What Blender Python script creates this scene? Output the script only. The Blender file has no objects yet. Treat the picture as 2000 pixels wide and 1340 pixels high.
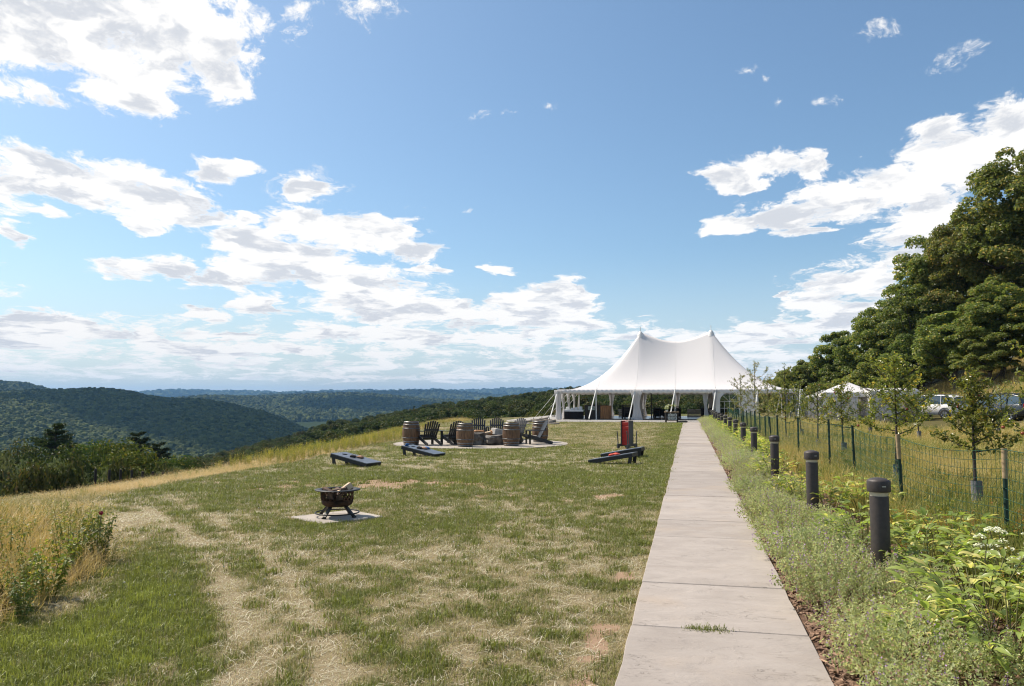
import bpy, bmesh, math, random
import numpy as np
from mathutils import Vector, Matrix, Euler, noise as mnoise

S = bpy.context.scene
COL = S.collection
PI = math.pi
R = math.radians

# ------------------------------------------------------------------ camera
EYE = 1.65
FPX = 1500.0                       # focal length in pixels of the 2000 px wide photograph
HORIZON = 782.0
PITCH = math.atan((HORIZON - 670.0) / FPX)
cam_d = bpy.data.cameras.new('camera')
cam_d.sensor_width = 36.0
cam_d.lens = 36.0 * FPX / 2000.0
cam_d.clip_start = 0.05
cam_d.clip_end = 60000.0
cam = bpy.data.objects.new('camera', cam_d)
cam.location = (0, 0, EYE)
cam.rotation_euler = (PI / 2 + PITCH, 0, 0)
COL.objects.link(cam)
S.camera = cam

# ------------------------------------------------------------------ sun
SUN_EL = R(52)
SUN_AZ = R(-57)                    # measured from +Y towards +X: far side, to the left
SUN_DIR = Vector((math.sin(SUN_AZ) * math.cos(SUN_EL), math.cos(SUN_AZ) * math.cos(SUN_EL), math.sin(SUN_EL)))
sun_d = bpy.data.lights.new('sun', 'SUN')
sun_d.energy = 5.0
sun_d.angle = R(0.5)
sun_d.color = (1.0, 0.91, 0.79)
sun = bpy.data.objects.new('sun', sun_d)
sun.rotation_euler = SUN_DIR.to_track_quat('Z', 'Y').to_euler()
sun.location = SUN_DIR * 200
COL.objects.link(sun)

S.view_settings.view_transform = 'Standard'
S.view_settings.look = 'None'
S.view_settings.exposure = 0.3
S.view_settings.gamma = 1.0
S.view_settings.use_curve_mapping = False
S.render.engine = 'CYCLES'
S.cycles.max_bounces = 6
S.cycles.diffuse_bounces = 3
S.cycles.glossy_bounces = 2
S.cycles.transmission_bounces = 3
S.cycles.transparent_max_bounces = 6
S.cycles.volume_bounces = 0
S.cycles.caustics_reflective = False
S.cycles.caustics_refractive = False
S.cycles.use_denoising = True
S.cycles.pixel_filter_type = 'BLACKMAN_HARRIS'
S.cycles.filter_width = 1.1
S.cycles.sample_clamp_indirect = 6.0

# pixel of the photograph -> direction / place (used only to measure where things stand)
_cp, _sp = math.cos(PITCH), math.sin(PITCH)
def ray(px, py):
    a, b = px - 1000.0, 670.0 - py
    return Vector((a, FPX * _cp - b * _sp, FPX * _sp + b * _cp))
def at(px, py, depth):             # the point seen at that pixel, depth metres ahead
    d = ray(px, py)
    return Vector((0, 0, EYE)) + d * (depth / d.y)
def gp(px, py, z=0.0):             # the point of the level z seen at that pixel
    d = ray(px, py)
    return Vector((0, 0, EYE)) + d * ((z - EYE) / d.z)

# ------------------------------------------------------------------ world: sky with clouds
W = bpy.data.worlds.new('World')
S.world = W
W.use_nodes = True
W.cycles.sampling_method = 'MANUAL'
W.cycles.sample_map_resolution = 512
class NT:
    """a terse way to write node trees"""
    def __init__(self, tree):
        self.t = tree
    def n(self, kind, **kw):
        nd = self.t.nodes.new(kind)
        for k, v in kw.items():
            if k.startswith('i_'):
                nd.inputs[k[2:]].default_value = v
            else:
                setattr(nd, k, v)
        return nd
    def link(self, a, b):
        self.t.links.new(a, b)
    def put(self, sock, v):
        if hasattr(v, 'is_output'):
            self.t.links.new(v, sock)
        elif isinstance(v, (tuple, list)) and len(v) == 3 and sock.type == 'RGBA':
            sock.default_value = (*v, 1)
        else:
            sock.default_value = v
    def m(self, op, a, b=None, c=None, clamp=False):
        nd = self.t.nodes.new('ShaderNodeMath')
        nd.operation = op
        nd.use_clamp = clamp
        for i, v in enumerate((a, b, c)):
            if v is not None:
                self.put(nd.inputs[i], v)
        return nd.outputs[0]
    def v(self, op, a, b=None, c=None):
        nd = self.t.nodes.new('ShaderNodeVectorMath')
        nd.operation = op
        for i, v in enumerate((a, b, c)):
            if v is not None:
                self.put(nd.inputs[i], v)
        return nd.outputs[1] if op in ('LENGTH', 'DOT_PRODUCT', 'DISTANCE') else nd.outputs[0]
    def noise(self, vec, scale, detail=4, rough=0.55, dist=0.0, color=False, dim='3D'):
        nd = self.t.nodes.new('ShaderNodeTexNoise')
        nd.noise_dimensions = dim
        if vec is not None:
            self.put(nd.inputs['Vector'], vec)
        nd.inputs['Scale'].default_value = scale
        nd.inputs['Detail'].default_value = detail
        nd.inputs['Roughness'].default_value = rough
        nd.inputs['Distortion'].default_value = dist
        return nd.outputs['Color' if color else 0]
    def ramp(self, fac, lo, hi, a=0.0, b=1.0, smooth=True):
        nd = self.t.nodes.new('ShaderNodeMapRange')
        nd.interpolation_type = 'SMOOTHSTEP' if smooth else 'LINEAR'
        self.put(nd.inputs[0], fac)
        for i, v in ((1, lo), (2, hi), (3, a), (4, b)):
            self.put(nd.inputs[i], v)
        return nd.outputs[0]
    def mix(self, fac, a, b, mode='MIX'):
        nd = self.t.nodes.new('ShaderNodeMix')
        nd.data_type = 'RGBA'
        nd.blend_type = mode
        self.put(nd.inputs[0], fac)
        self.put(nd.inputs[6], a)
        self.put(nd.inputs[7], b)
        return nd.outputs[2]

# where the cumulus stand in the sky: (x, y, half width, half height), as measured in the photograph
CLOUDS = [
 (150,55,280,125),(330,75,170,110),(50,75,170,115),(265,150,140,88),(95,192,66,34),(425,130,70,80),(300,195,85,40),(60,20,200,100),(230,-60,330,110),
 (640,-60,170,50),
 (85,335,92,52),(195,362,135,56),(305,392,115,54),(365,428,75,36),(25,350,62,56),(420,342,68,27),(100,412,38,20),(20,455,45,40),(455,430,34,14),(285,444,46,14),
 (602,374,52,26),
 (600,440,115,44),(700,462,130,56),(805,490,78,30),(480,475,95,28),(560,505,165,36),(842,526,44,14),(980,522,44,12),
 (255,532,88,26),(340,530,78,32),(445,540,120,32),(605,540,155,36),(705,555,140,40),(522,592,72,26),(760,592,150,42),(855,600,95,34),(405,612,66,17),
 (1020,598,110,44),(1100,590,68,46),(1000,625,140,26),(1135,622,70,34),
 (665,656,125,25),(765,645,100,24),(960,660,90,16),(860,662,80,14),(1060,660,90,18),
 (110,640,160,28),(245,665,130,25),(50,652,100,34),(380,685,170,20),(460,655,46,9),(560,688,120,14),
 (1400,347,62,31),(1500,322,78,34),(1592,323,46,30),(1450,368,66,14),
 (1435,434,80,24),(1525,420,110,30),(1640,396,120,46),(1765,362,140,68),(1885,300,140,78),(1970,250,95,70),(1850,240,56,28),(1785,440,100,62),(1800,500,90,40),(1560,452,70,12),
 (1640,558,118,54),(1600,592,78,28),(1705,545,90,46),(1530,577,24,12),
 (1560,650,130,26),(1645,625,90,30),(1455,662,90,20),(1230,655,70,16),(1300,690,120,14),
 (2100,260,200,110),(2140,520,240,80),(-110,330,150,80),(-150,560,190,50),(-130,650,180,40),
]
WISPS = [(580,18,44,34),(715,18,64,44),(600,372,70,40),(1400,347,70,36),(1735,45,62,26),(1862,100,62,34),(1450,146,24,10),(1480,166,15,11),(1487,203,22,8),(1612,190,36,26),(960,221,62,14),(1070,212,24,10),
 (1690,299,16,7),(1810,285,60,12),(505,100,20,10),(1275,620,30,5),(900,412,20,6)]

def azel(px, py):
    d = ray(px, py)
    return math.atan2(d.x, d.y), math.atan2(d.z, math.hypot(d.x, d.y))

def cloud_group():
    g = bpy.data.node_groups.new('cloud_density', 'ShaderNodeTree')
    g.interface.new_socket('Dir', in_out='INPUT', socket_type='NodeSocketVector')
    g.interface.new_socket('Density', in_out='OUTPUT', socket_type='NodeSocketFloat')
    g.interface.new_socket('Core', in_out='OUTPUT', socket_type='NodeSocketFloat')
    k = NT(g)
    gi, go = k.n('NodeGroupInput'), k.n('NodeGroupOutput')
    sep = k.n('ShaderNodeSeparateXYZ')
    k.link(gi.outputs['Dir'], sep.inputs[0])
    x, y, z = sep.outputs
    az = k.m('ARCTAN2', x, y)
    hyp = k.m('SQRT', k.m('ADD', k.m('MULTIPLY', x, x), k.m('MULTIPLY', y, y)))
    el = k.m('ARCTAN2', z, hyp)
    def space(da, de):
        # features get smaller and flatter towards the horizon, as in a layer of cloud
        e2 = k.m('ADD', el, de); a2 = k.m('ADD', az, da)
        inv = k.m('DIVIDE', 1.0, k.m('ADD', k.m('MAXIMUM', e2, 0.0), 0.17))
        cc = k.n('ShaderNodeCombineXYZ')
        k.link(k.m('MULTIPLY', a2, k.m('MINIMUM', inv, 3.4)), cc.inputs[0])
        k.link(k.m('MULTIPLY', inv, 1.25), cc.inputs[1])
        return cc.outputs[0]
    c = k.n('ShaderNodeCombineXYZ')
    k.link(az, c.inputs[0]); k.link(el, c.inputs[1])
    ae = c.outputs[0]
    pl = space(0, 0)
    warp = k.v('SUBTRACT', k.noise(pl, 2.6, 4, 0.6, color=True), (0.5, 0.5, 0.5))
    plw = k.v('MULTIPLY_ADD', warp, (0.40, 0.30, 0.0), pl)
    n1 = k.noise(plw, 4.2, 10, 0.62)
    fine = k.v('MULTIPLY_ADD', warp, (0.10, 0.07, 0.0), k.v('MULTIPLY', ae, (1.0, 1.25, 1.0)))
    n2 = k.noise(fine, 19.0, 10, 0.66)
    aew = k.v('MULTIPLY_ADD', warp, (0.13, 0.055, 0.0), ae)
    def blobs(lst, sm):
        acc = None
        for (px, py, rx, ry) in lst:
            a0, e0 = azel(px, py)
            a1, _ = azel(px + rx, py); _, e1 = azel(px, py - ry)
            ra, re = abs(a1 - a0), abs(e1 - e0)
            v = k.v('MULTIPLY_ADD', aew, (1 / ra, 1 / re, 0), (-a0 / ra, -e0 / re, 0))
            s = k.v('DOT_PRODUCT', v, v)
            acc = s if acc is None else k.m('SMOOTH_MIN', acc, s, sm)
        return k.m('SUBTRACT', 1.0, k.m('SQRT', k.m('MAXIMUM', acc, 0.0)))
    M = k.m('MAXIMUM', blobs(CLOUDS, 0.35), -0.9)
    Wm = k.m('MAXIMUM', blobs(WISPS, 0.1), -1.2)
    # away from the measured part of the sky: ordinary scattered cumulus
    az0, az1 = azel(-150, 780)[0], azel(2150, 780)[0]
    side = k.m('MAXIMUM', k.ramp(az, az0 - 0.12, az0, 1, 0), k.ramp(az, az1, az1 + 0.12, 0, 1))
    out = k.m('MAXIMUM', side, k.ramp(el, 0.48, 0.60, 0, 1))
    free = k.m('MULTIPLY_ADD', k.noise(pl, 1.1, 3, 0.5), 2.4, -1.35)
    M = k.m('MULTIPLY_ADD', out, k.m('SUBTRACT', free, M), M)
    # the low bank towards the horizon
    low = k.m('MULTIPLY', k.ramp(el, 0.006, 0.03, 0, 1), k.ramp(el, 0.075, 0.16, 1, 0))
    M = k.m('MAXIMUM', M, k.m('MULTIPLY_ADD', low, 1.02, -0.86))
    M = k.m('MINIMUM', M, 0.62)
    n3 = k.noise(fine, 62.0, 7, 0.70)
    d = k.m('MULTIPLY_ADD', k.m('SUBTRACT', n1, 0.5), 1.5, M)
    d = k.m('MULTIPLY_ADD', k.m('SUBTRACT', n3, 0.5), 0.85, d)
    d = k.m('MULTIPLY_ADD', k.m('SUBTRACT', n2, 0.5), 1.9, d)
    dw = k.m('MULTIPLY_ADD', k.m('SUBTRACT', n2, 0.56), 2.6, k.m('MULTIPLY', Wm, 0.62))
    dw = k.m('MULTIPLY_ADD', k.m('SUBTRACT', n3, 0.5), 2.2, dw)
    k.link(k.m('MAXIMUM', d, k.m('MULTIPLY', dw, 0.42)), go.inputs[0])
    # the same field a little nearer the sun: how much cloud the light has come through
    s1 = k.noise(k.v('MULTIPLY_ADD', warp, (0.40, 0.30, 0.0), space(-0.012, 0.020)), 4.2, 5, 0.55)
    s2 = k.noise(k.v('ADD', fine, (-0.010, 0.020, 0)), 21.0, 4, 0.55)
    core = k.m('MULTIPLY', k.m('SUBTRACT', s1, n1), 2.6)
    core = k.m('MULTIPLY_ADD', k.m('SUBTRACT', s2, n2), 2.2, core)
    core = k.m('MULTIPLY_ADD', k.m('SUBTRACT', s1, 0.5), 1.3, core)
    core = k.m('MULTIPLY_ADD', M, 0.55, core)
    k.link(core, go.inputs[1])
    return g

k = NT(W.node_tree)
W.node_tree.nodes.clear()
sky = k.n('ShaderNodeTexSky', sky_type='NISHITA', sun_disc=False)
sky.sun_elevation = SUN_EL
sky.sun_rotation = SUN_AZ
sky.altitude = 300
sky.air_density = 1.0
sky.dust_density = 1.6
sky.ozone_density = 1.2
tc = k.n('ShaderNodeTexCoord')
G = cloud_group()
nd = k.n('ShaderNodeGroup'); nd.node_tree = G
k.link(tc.outputs['Generated'], nd.inputs['Dir'])
alpha = k.ramp(nd.outputs[0], -0.02, 0.34)
# light from the sun side: thick parts and undersides are greyer
core = k.m('MULTIPLY', k.ramp(nd.outputs[1], 0.05, 0.80), k.ramp(nd.outputs[0], 0.06, 0.50))
ccol = k.mix(core, (8.6, 8.45, 8.25), (5.6, 5.8, 6.2))
# the clear sky pales towards the horizon
sepd = k.n('ShaderNodeSeparateXYZ'); k.link(tc.outputs['Generated'], sepd.inputs[0])
pale = k.ramp(sepd.outputs[2], -0.01, 0.20, 0.62, 0.0)
clear = k.mix(1.0, sky.outputs[0], (0.91, 1.075, 1.12), 'MULTIPLY')
clear = k.mix(pale, clear, (6.1, 6.8, 7.5))
skyc = k.mix(alpha, clear, ccol)
bg = k.n('ShaderNodeBackground')
k.link(skyc, bg.inputs[0])
bg.inputs[1].default_value = 0.104
wo = k.n('ShaderNodeOutputWorld')
k.link(bg.outputs[0], wo.inputs[0])
# ------------------------------------------------------------------ helpers: meshes, tags, materials
rng = np.random.default_rng(7)
random.seed(7)

class MB:
    """collects boxes, tubes, lathes and sheets; build() links them as one mesh object"""
    def __init__(self):
        self.v, self.f, self.mi, self.sm = [], [], [], []
    def add(self, verts, faces, mi=0, smooth=False, M=None):
        o = len(self.v)
        for p in verts:
            p = Vector(p)
            self.v.append(tuple(M @ p) if M is not None else tuple(p))
        for f in faces:
            self.f.append(tuple(i + o for i in f)); self.mi.append(mi); self.sm.append(smooth)
        return self
    def box(self, c, s, mi=0, M=None, rz=0.0, bev=0.0):
        x, y, z = s[0] / 2, s[1] / 2, s[2] / 2
        T = Matrix.Translation(c) @ Matrix.Rotation(rz, 4, 'Z')
        if M is not None:
            T = M @ T
        if bev <= 0:
            vs = [(sx * x, sy * y, sz * z) for sz in (-1, 1) for sx, sy in ((-1, -1), (1, -1), (1, 1), (-1, 1))]
            fs = [(3, 2, 1, 0), (4, 5, 6, 7), (0, 1, 5, 4), (1, 2, 6, 5), (2, 3, 7, 6), (3, 0, 4, 7)]
            return self.add(vs, fs, mi, False, T)
        b = min(bev, x * .9, y * .9, z * .9)
        rings = [(-z, b), (-z + b, 0), (z - b, 0), (z, b)]
        vs, fs = [], []
        for zz, ins in rings:
            X, Y = x - ins, y - ins
            k_ = b if ins == 0 else b * .5
            for qx, qy in ((-X + k_, -Y), (X - k_, -Y), (X, -Y + k_), (X, Y - k_), (X - k_, Y), (-X + k_, Y), (-X, Y - k_), (-X, -Y + k_)):
                vs.append((qx, qy, zz))
        for r in range(3):
            for i in range(8):
                j = (i + 1) % 8
                fs.append((r * 8 + i, r * 8 + j, r * 8 + 8 + j, r * 8 + 8 + i))
        fs.append(tuple(reversed(range(8)))); fs.append(tuple(range(24, 32)))
        return self.add(vs, fs, mi, False, T)
    def tube(self, pts, rad, n=8, mi=0, cap=True, smooth=True, M=None):
        pts = [Vector(p) for p in pts]
        if not hasattr(rad, '__len__'):
            rad = [rad] * len(pts)
        vs, fs = [], []
        ref = None
        for i, p in enumerate(pts):
            t = (pts[min(i + 1, len(pts) - 1)] - pts[max(i - 1, 0)])
            t = t.normalized() if t.length > 1e-9 else Vector((0, 0, 1))
            if ref is None:
                ref = t.orthogonal().normalized()
            ref = (ref - t * ref.dot(t))
            ref = ref.normalized() if ref.length > 1e-6 else t.orthogonal().normalized()
            b = t.cross(ref)
            for q in range(n):
                a = 2 * PI * q / n
                vs.append(p + (ref * math.cos(a) + b * math.sin(a)) * rad[i])
        for i in range(len(pts) - 1):
            for q in range(n):
                r = (q + 1) % n
                fs.append((i * n + q, i * n + r, i * n + n + r, i * n + n + q))
        self.add(vs, fs, mi, smooth, M)
        if cap:
            self.add(vs[:n], [tuple(reversed(range(n)))], mi, False, M)
            self.add(vs[-n:], [tuple(range(n))], mi, False, M)
        return self
    def bar(self, a, b, w, h, mi=0, up=(0, 0, 1), M=None):
        a, b = Vector(a), Vector(b)
        t = (b - a); L = t.length; t.normalize()
        s = t.cross(Vector(up))
        s = s.normalized() if s.length > 1e-6 else t.orthogonal().normalized()
        u = s.cross(t)
        T = Matrix(((s.x, t.x, u.x, 0), (s.y, t.y, u.y, 0), (s.z, t.z, u.z, 0), (0, 0, 0, 1)))
        T = Matrix.Translation((a + b) / 2) @ T
        return self.box((0, 0, 0), (w, L, h), mi, (M @ T) if M is not None else T, bev=min(w, h) * .12)
    def lathe(self, prof, n=24, mi=0, M=None, smooth=True, cap=True):
        vs, fs = [], []
        for r, z in prof:
            for q in range(n):
                a = 2 * PI * q / n
                vs.append((r * math.cos(a), r * math.sin(a), z))
        for i in range(len(prof) - 1):
            for q in range(n):
                r = (q + 1) % n
                fs.append((i * n + q, i * n + r, i * n + n + r, i * n + n + q))
        self.add(vs, fs, mi, smooth, M)
        if cap:
            if prof[0][0] > 1e-4:
                self.add(vs[:n], [tuple(reversed(range(n)))], mi, False, M)
            if prof[-1][0] > 1e-4:
                self.add(vs[-n:], [tuple(range(n))], mi, False, M)
        return self
    def prism(self, poly, y0, y1, mi=0, M=None):
        """outline in x-z, extruded along y"""
        n = len(poly)
        vs = [(x, y0, z) for x, z in poly] + [(x, y1, z) for x, z in poly]
        fs = [tuple(range(n)), tuple(reversed(range(n, 2 * n)))]
        for i in range(n):
            j = (i + 1) % n
            fs.append((j, i, n + i, n + j))
        return self.add(vs, fs, mi, False, M)
    def sheet(self, fn, nu, nv, mi=0, smooth=True, M=None):
        vs = [fn(i / nu, j / nv) for j in range(nv + 1) for i in range(nu + 1)]
        fs = [(j * (nu + 1) + i, j * (nu + 1) + i + 1, (j + 1) * (nu + 1) + i + 1, (j + 1) * (nu + 1) + i) for j in range(nv) for i in range(nu)]
        return self.add(vs, fs, mi, smooth, M)
    def mesh(self, name, mats):
        me = bpy.data.meshes.new(name)
        me.from_pydata(self.v, [], self.f)
        for m_ in (mats if isinstance(mats, (list, tuple)) else [mats]):
            me.materials.append(m_)
        me.polygons.foreach_set('material_index', self.mi)
        me.polygons.foreach_set('use_smooth', self.sm)
        me.update()
        return me
    def build(self, name, mats, parent=None, loc=(0, 0, 0), rz=0.0):
        return link_mesh(name, self.mesh(name, mats), parent, loc, rz)

def link_mesh(name, me, parent=None, loc=(0, 0, 0), rz=0.0):
    o = bpy.data.objects.new(name, me)
    o.location = loc
    o.rotation_euler = (0, 0, rz)
    if parent is not None:
        o.parent = parent
    COL.objects.link(o)
    return o

def tag(o, label=None, cat=None, group=None, kind=None):
    if label: o['label'] = label
    if cat: o['category'] = cat
    if group: o['group'] = group
    if kind: o['kind'] = kind
    return o

def thing(name, label, cat, loc=(0, 0, 0), rz=0.0, group=None):
    o = bpy.data.objects.new(name, None)
    o.empty_display_size = 0.1
    o.location = loc
    o.rotation_euler = (0, 0, rz)
    COL.objects.link(o)
    return tag(o, label, cat, group)

def dup(root, label, loc, rz=0.0, scale=None, group=None):
    """a copy of a thing with copies of its parts and sub-parts"""
    def cp(o, par):
        c = o.copy()
        COL.objects.link(c)
        if par is not None:
            c.parent = par
        for ch in KIDS.get(o.name, ()):
            cp(ch, c)
        return c
    KIDS = {}
    def walk(o):
        KIDS[o.name] = [ch for ch in list(o.children)]
        for ch in KIDS[o.name]:
            walk(ch)
    walk(root)
    c = cp(root, None)
    c['label'] = label
    c.location = loc
    c.rotation_euler = (0, 0, rz)
    if scale is not None:
        c.scale = scale if hasattr(scale, '__len__') else (scale,) * 3
    if group:
        c['group'] = group
    return c

def np_mesh(name, V, F, mats, smooth=False, mi=None):
    """fast mesh from arrays; F is (n,3) or (n,4)"""
    me = bpy.data.meshes.new(name)
    V = np.ascontiguousarray(V, dtype=np.float32); F = np.ascontiguousarray(F, dtype=np.int32)
    k_ = F.shape[1]
    me.vertices.add(len(V)); me.vertices.foreach_set('co', V.ravel())
    me.loops.add(F.size); me.loops.foreach_set('vertex_index', F.ravel())
    me.polygons.add(len(F))
    me.polygons.foreach_set('loop_start', np.arange(0, F.size, k_, dtype=np.int32))
    me.polygons.foreach_set('use_smooth', np.full(len(F), smooth, dtype=bool))
    for m_ in (mats if isinstance(mats, (list, tuple)) else [mats]):
        me.materials.append(m_)
    if mi is not None:
        me.polygons.foreach_set('material_index', np.asarray(mi, dtype=np.int32))
    me.update(calc_edges=True)
    me.validate()
    return me

def attr(me, name, data, kind='FLOAT'):
    a = me.attributes.new(name, kind, 'POINT')
    a.data.foreach_set('vector' if kind == 'FLOAT_VECTOR' else 'value', np.ascontiguousarray(data, dtype=np.int32 if kind == 'INT' else np.float32).ravel())

# value noise in numpy, for terrain and where things grow
_perm = np.random.default_rng(3).random((256, 256))
def vnoise(x, y, s=1.0, seed=0):
    x = np.asarray(x, float) / s + seed * 17.31; y = np.asarray(y, float) / s + seed * 9.77
    xi, yi = np.floor(x).astype(int), np.floor(y).astype(int)
    fx, fy = x - xi, y - yi
    fx = fx * fx * (3 - 2 * fx); fy = fy * fy * (3 - 2 * fy)
    g = lambda a, b: _perm[a & 255, b & 255]
    return (g(xi, yi) * (1 - fx) + g(xi + 1, yi) * fx) * (1 - fy) + (g(xi, yi + 1) * (1 - fx) + g(xi + 1, yi + 1) * fx) * fy
def fbm(x, y, s=1.0, o=4, seed=0):
    t, a, w = 0, 1.0, 0
    for i in range(o):
        t = t + a * vnoise(x, y, s / 2 ** i, seed + i * 3); w += a; a *= .55
    return t / w
def sstep(x, a, b):
    t = np.clip((np.asarray(x, float) - a) / (b - a), 0, 1)
    return t * t * (3 - 2 * t)

# ------------------------------------------------------------------ materials
def new_mat(name):
    m_ = bpy.data.materials.new(name)
    m_.use_nodes = True
    m_.node_tree.nodes.clear()
    k_ = NT(m_.node_tree)
    o = k_.n('ShaderNodeOutputMaterial')
    b = k_.n('ShaderNodeBsdfPrincipled')
    k_.link(b.outputs[0], o.inputs[0])
    return m_, k_, b, o

def mat(name, col, rough=0.6, metal=0.0, var=0.12, vs=8.0, bump=0.0, bs=40.0, spec=0.4, col2=None, stretch=(1, 1, 1), hue=0.0):
    """plain surface with mottled colour and fine relief, in the object's own coordinates"""
    m_, k_, b, o = new_mat(name)
    tc_ = k_.n('ShaderNodeTexCoord')
    mp = k_.v('MULTIPLY', tc_.outputs['Object'], stretch)
    n_ = k_.noise(mp, vs, 5, 0.6)
    f_ = k_.ramp(n_, 0.30, 0.70)
    a_ = tuple(c * (1 - var) for c in col)
    b_ = col2 if col2 is not None else tuple(min(1, c * (1 + var)) for c in col)
    c_ = k_.mix(f_, a_, b_)
    oi = k_.n('ShaderNodeObjectInfo')
    hs = k_.n('ShaderNodeHueSaturation')
    k_.link(k_.ramp(oi.outputs['Random'], 0, 1, 1 - var * .6, 1 + var * .6, False), hs.inputs['Value'])
    k_.link(c_, hs.inputs['Color'])
    k_.link(hs.outputs[0], b.inputs['Base Color'])
    b.inputs['Roughness'].default_value = rough
    b.inputs['Metallic'].default_value = metal
    b.inputs['Specular IOR Level'].default_value = spec
    if bump > 0:
        bp = k_.n('ShaderNodeBump')
        bp.inputs['Strength'].default_value = bump
        bp.inputs['Distance'].default_value = 0.02
        k_.link(k_.noise(mp, bs, 6, 0.65), bp.inputs['Height'])
        k_.link(bp.outputs[0], b.inputs['Normal'])
    return m_

LEAF_TONE = (1.42, 1.34, 1.10)
def leaf_mat(name, ca, cb, cc=None, trans=0.35, rough=0.5, spec=0.35, tcol=1.4, island=True, frac=0.12):
    """leaf: two greens mixed leaf by leaf, a few of a third colour; light comes through"""
    warm = lambda c: tuple(min(.8, q * w) for q, w in zip(c, LEAF_TONE)) if c else c
    ca, cb, cc = warm(ca), warm(cb), warm(cc)
    m_, k_, b, o = new_mat(name)
    gm = k_.n('ShaderNodeNewGeometry')
    oi = k_.n('ShaderNodeObjectInfo')
    r = gm.outputs['Random Per Island'] if island else oi.outputs['Random']
    c_ = k_.mix(r, ca, cb)
    if cc is not None:
        r2 = k_.m('FRACT', k_.m('MULTIPLY', r, 37.7))
        c_ = k_.mix(k_.m('LESS_THAN', r2, frac), c_, cc)
    hs = k_.n('ShaderNodeHueSaturation')
    k_.link(k_.ramp(oi.outputs['Random'], 0, 1, 0.488, 0.512, False), hs.inputs['Hue'])
    r3 = k_.m('FRACT', k_.m('MULTIPLY', oi.outputs['Random'], 13.3))
    k_.link(k_.ramp(r3, 0, 1, 0.80, 1.22, False), hs.inputs['Value'])
    k_.link(c_, hs.inputs['Color'])
    k_.link(hs.outputs[0], b.inputs['Base Color'])
    b.inputs['Roughness'].default_value = rough
    b.inputs['Specular IOR Level'].default_value = spec
    tr = k_.n('ShaderNodeBsdfTranslucent')
    tcx = k_.mix(1.0, hs.outputs[0], (tcol * .98, tcol * 1.04, tcol * .62), 'MULTIPLY')
    k_.link(tcx, tr.inputs[0])
    ms = k_.n('ShaderNodeMixShader')
    ms.inputs[0].default_value = trans
    k_.link(b.outputs[0], ms.inputs[1]); k_.link(tr.outputs[0], ms.inputs[2])
    k_.link(ms.outputs[0], o.inputs[0])
    return m_

# ------------------------------------------------------------------ scattering: one object, many instances
def hidden(objs, name):
    c = bpy.data.collections.new(name)
    for o in objs:
        c.objects.link(o)
    return c

def scatter(name, P, Rz, Sc, sources, label, tint=None, tilt=None, kind='stuff', pick=None):
    """instances of the source meshes standing on the points P, as ONE object"""
    P = np.asarray(P, float); n_ = len(P)
    me = bpy.data.meshes.new(name)
    me.vertices.add(n_); me.vertices.foreach_set('co', P.astype(np.float32).ravel())
    rot = np.zeros((n_, 3)); rot[:, 2] = Rz
    if tilt is not None:
        rot[:, :2] = tilt
    sc = np.asarray(Sc, float)
    if sc.ndim == 1:
        sc = np.repeat(sc[:, None], 3, 1)
    attr(me, 'rot', rot, 'FLOAT_VECTOR'); attr(me, 'sc', sc, 'FLOAT_VECTOR')
    attr(me, 'pick', rng.integers(0, len(sources), n_) if pick is None else pick, 'INT')
    attr(me, 'tint', np.zeros(n_) if tint is None else tint)
    src = hidden([bpy.data.objects.new(name + '_source', m_) for m_ in sources], name + '_sources')
    for i, o in enumerate(src.objects):
        o.name = f'{name}_source{i:02d}'
    o = link_mesh(name, me)
    ng = bpy.data.node_groups.new(name + '_scatter', 'GeometryNodeTree')
    ng.interface.new_socket('Geometry', in_out='INPUT', socket_type='NodeSocketGeometry')
    ng.interface.new_socket('Geometry', in_out='OUTPUT', socket_type='NodeSocketGeometry')
    k_ = NT(ng)
    gi, go = k_.n('NodeGroupInput'), k_.n('NodeGroupOutput')
    ci = k_.n('GeometryNodeCollectionInfo')
    ci.inputs['Collection'].default_value = src
    ci.inputs['Separate Children'].default_value = True
    ci.inputs['Reset Children'].default_value = True
    ip = k_.n('GeometryNodeInstanceOnPoints')
    k_.link(gi.outputs[0], ip.inputs['Points'])
    k_.link(ci.outputs[0], ip.inputs['Instance'])
    ip.inputs['Pick Instance'].default_value = True
    def at_(nm, ty):
        a = k_.n('GeometryNodeInputNamedAttribute', data_type=ty)
        a.inputs['Name'].default_value = nm
        return a.outputs[0]
    k_.link(at_('pick', 'INT'), ip.inputs['Instance Index'])
    er = k_.n('FunctionNodeEulerToRotation')
    k_.link(at_('rot', 'FLOAT_VECTOR'), er.inputs[0])
    k_.link(er.outputs[0], ip.inputs['Rotation'])
    k_.link(at_('sc', 'FLOAT_VECTOR'), ip.inputs['Scale'])
    k_.link(ip.outputs[0], go.inputs[0])
    md = o.modifiers.new('scatter', 'NODES')
    md.node_group = ng
    tag(o, label, kind=kind)
    return o
# ------------------------------------------------------------------ terrain
PDIR = Vector((0.2235, 0.9747, 0)); PNOR = Vector((0.9747, -0.2235, 0))     # along the path, to its right
PO = Vector((1.26, 4.68, 0))
PANG = -math.atan2(PDIR.x, PDIR.y)                                           # turn that lays +Y along the path
def pw(along, off, z=0.0):
    q = PO + PDIR * along + PNOR * off
    return Vector((q.x, q.y, z))
def path_off(x, y):
    return (x - PO.x) * PNOR.x + (y - PO.y) * PNOR.y
def path_along(x, y):
    return (x - PO.x) * PDIR.x + (y - PO.y) * PDIR.y

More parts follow.
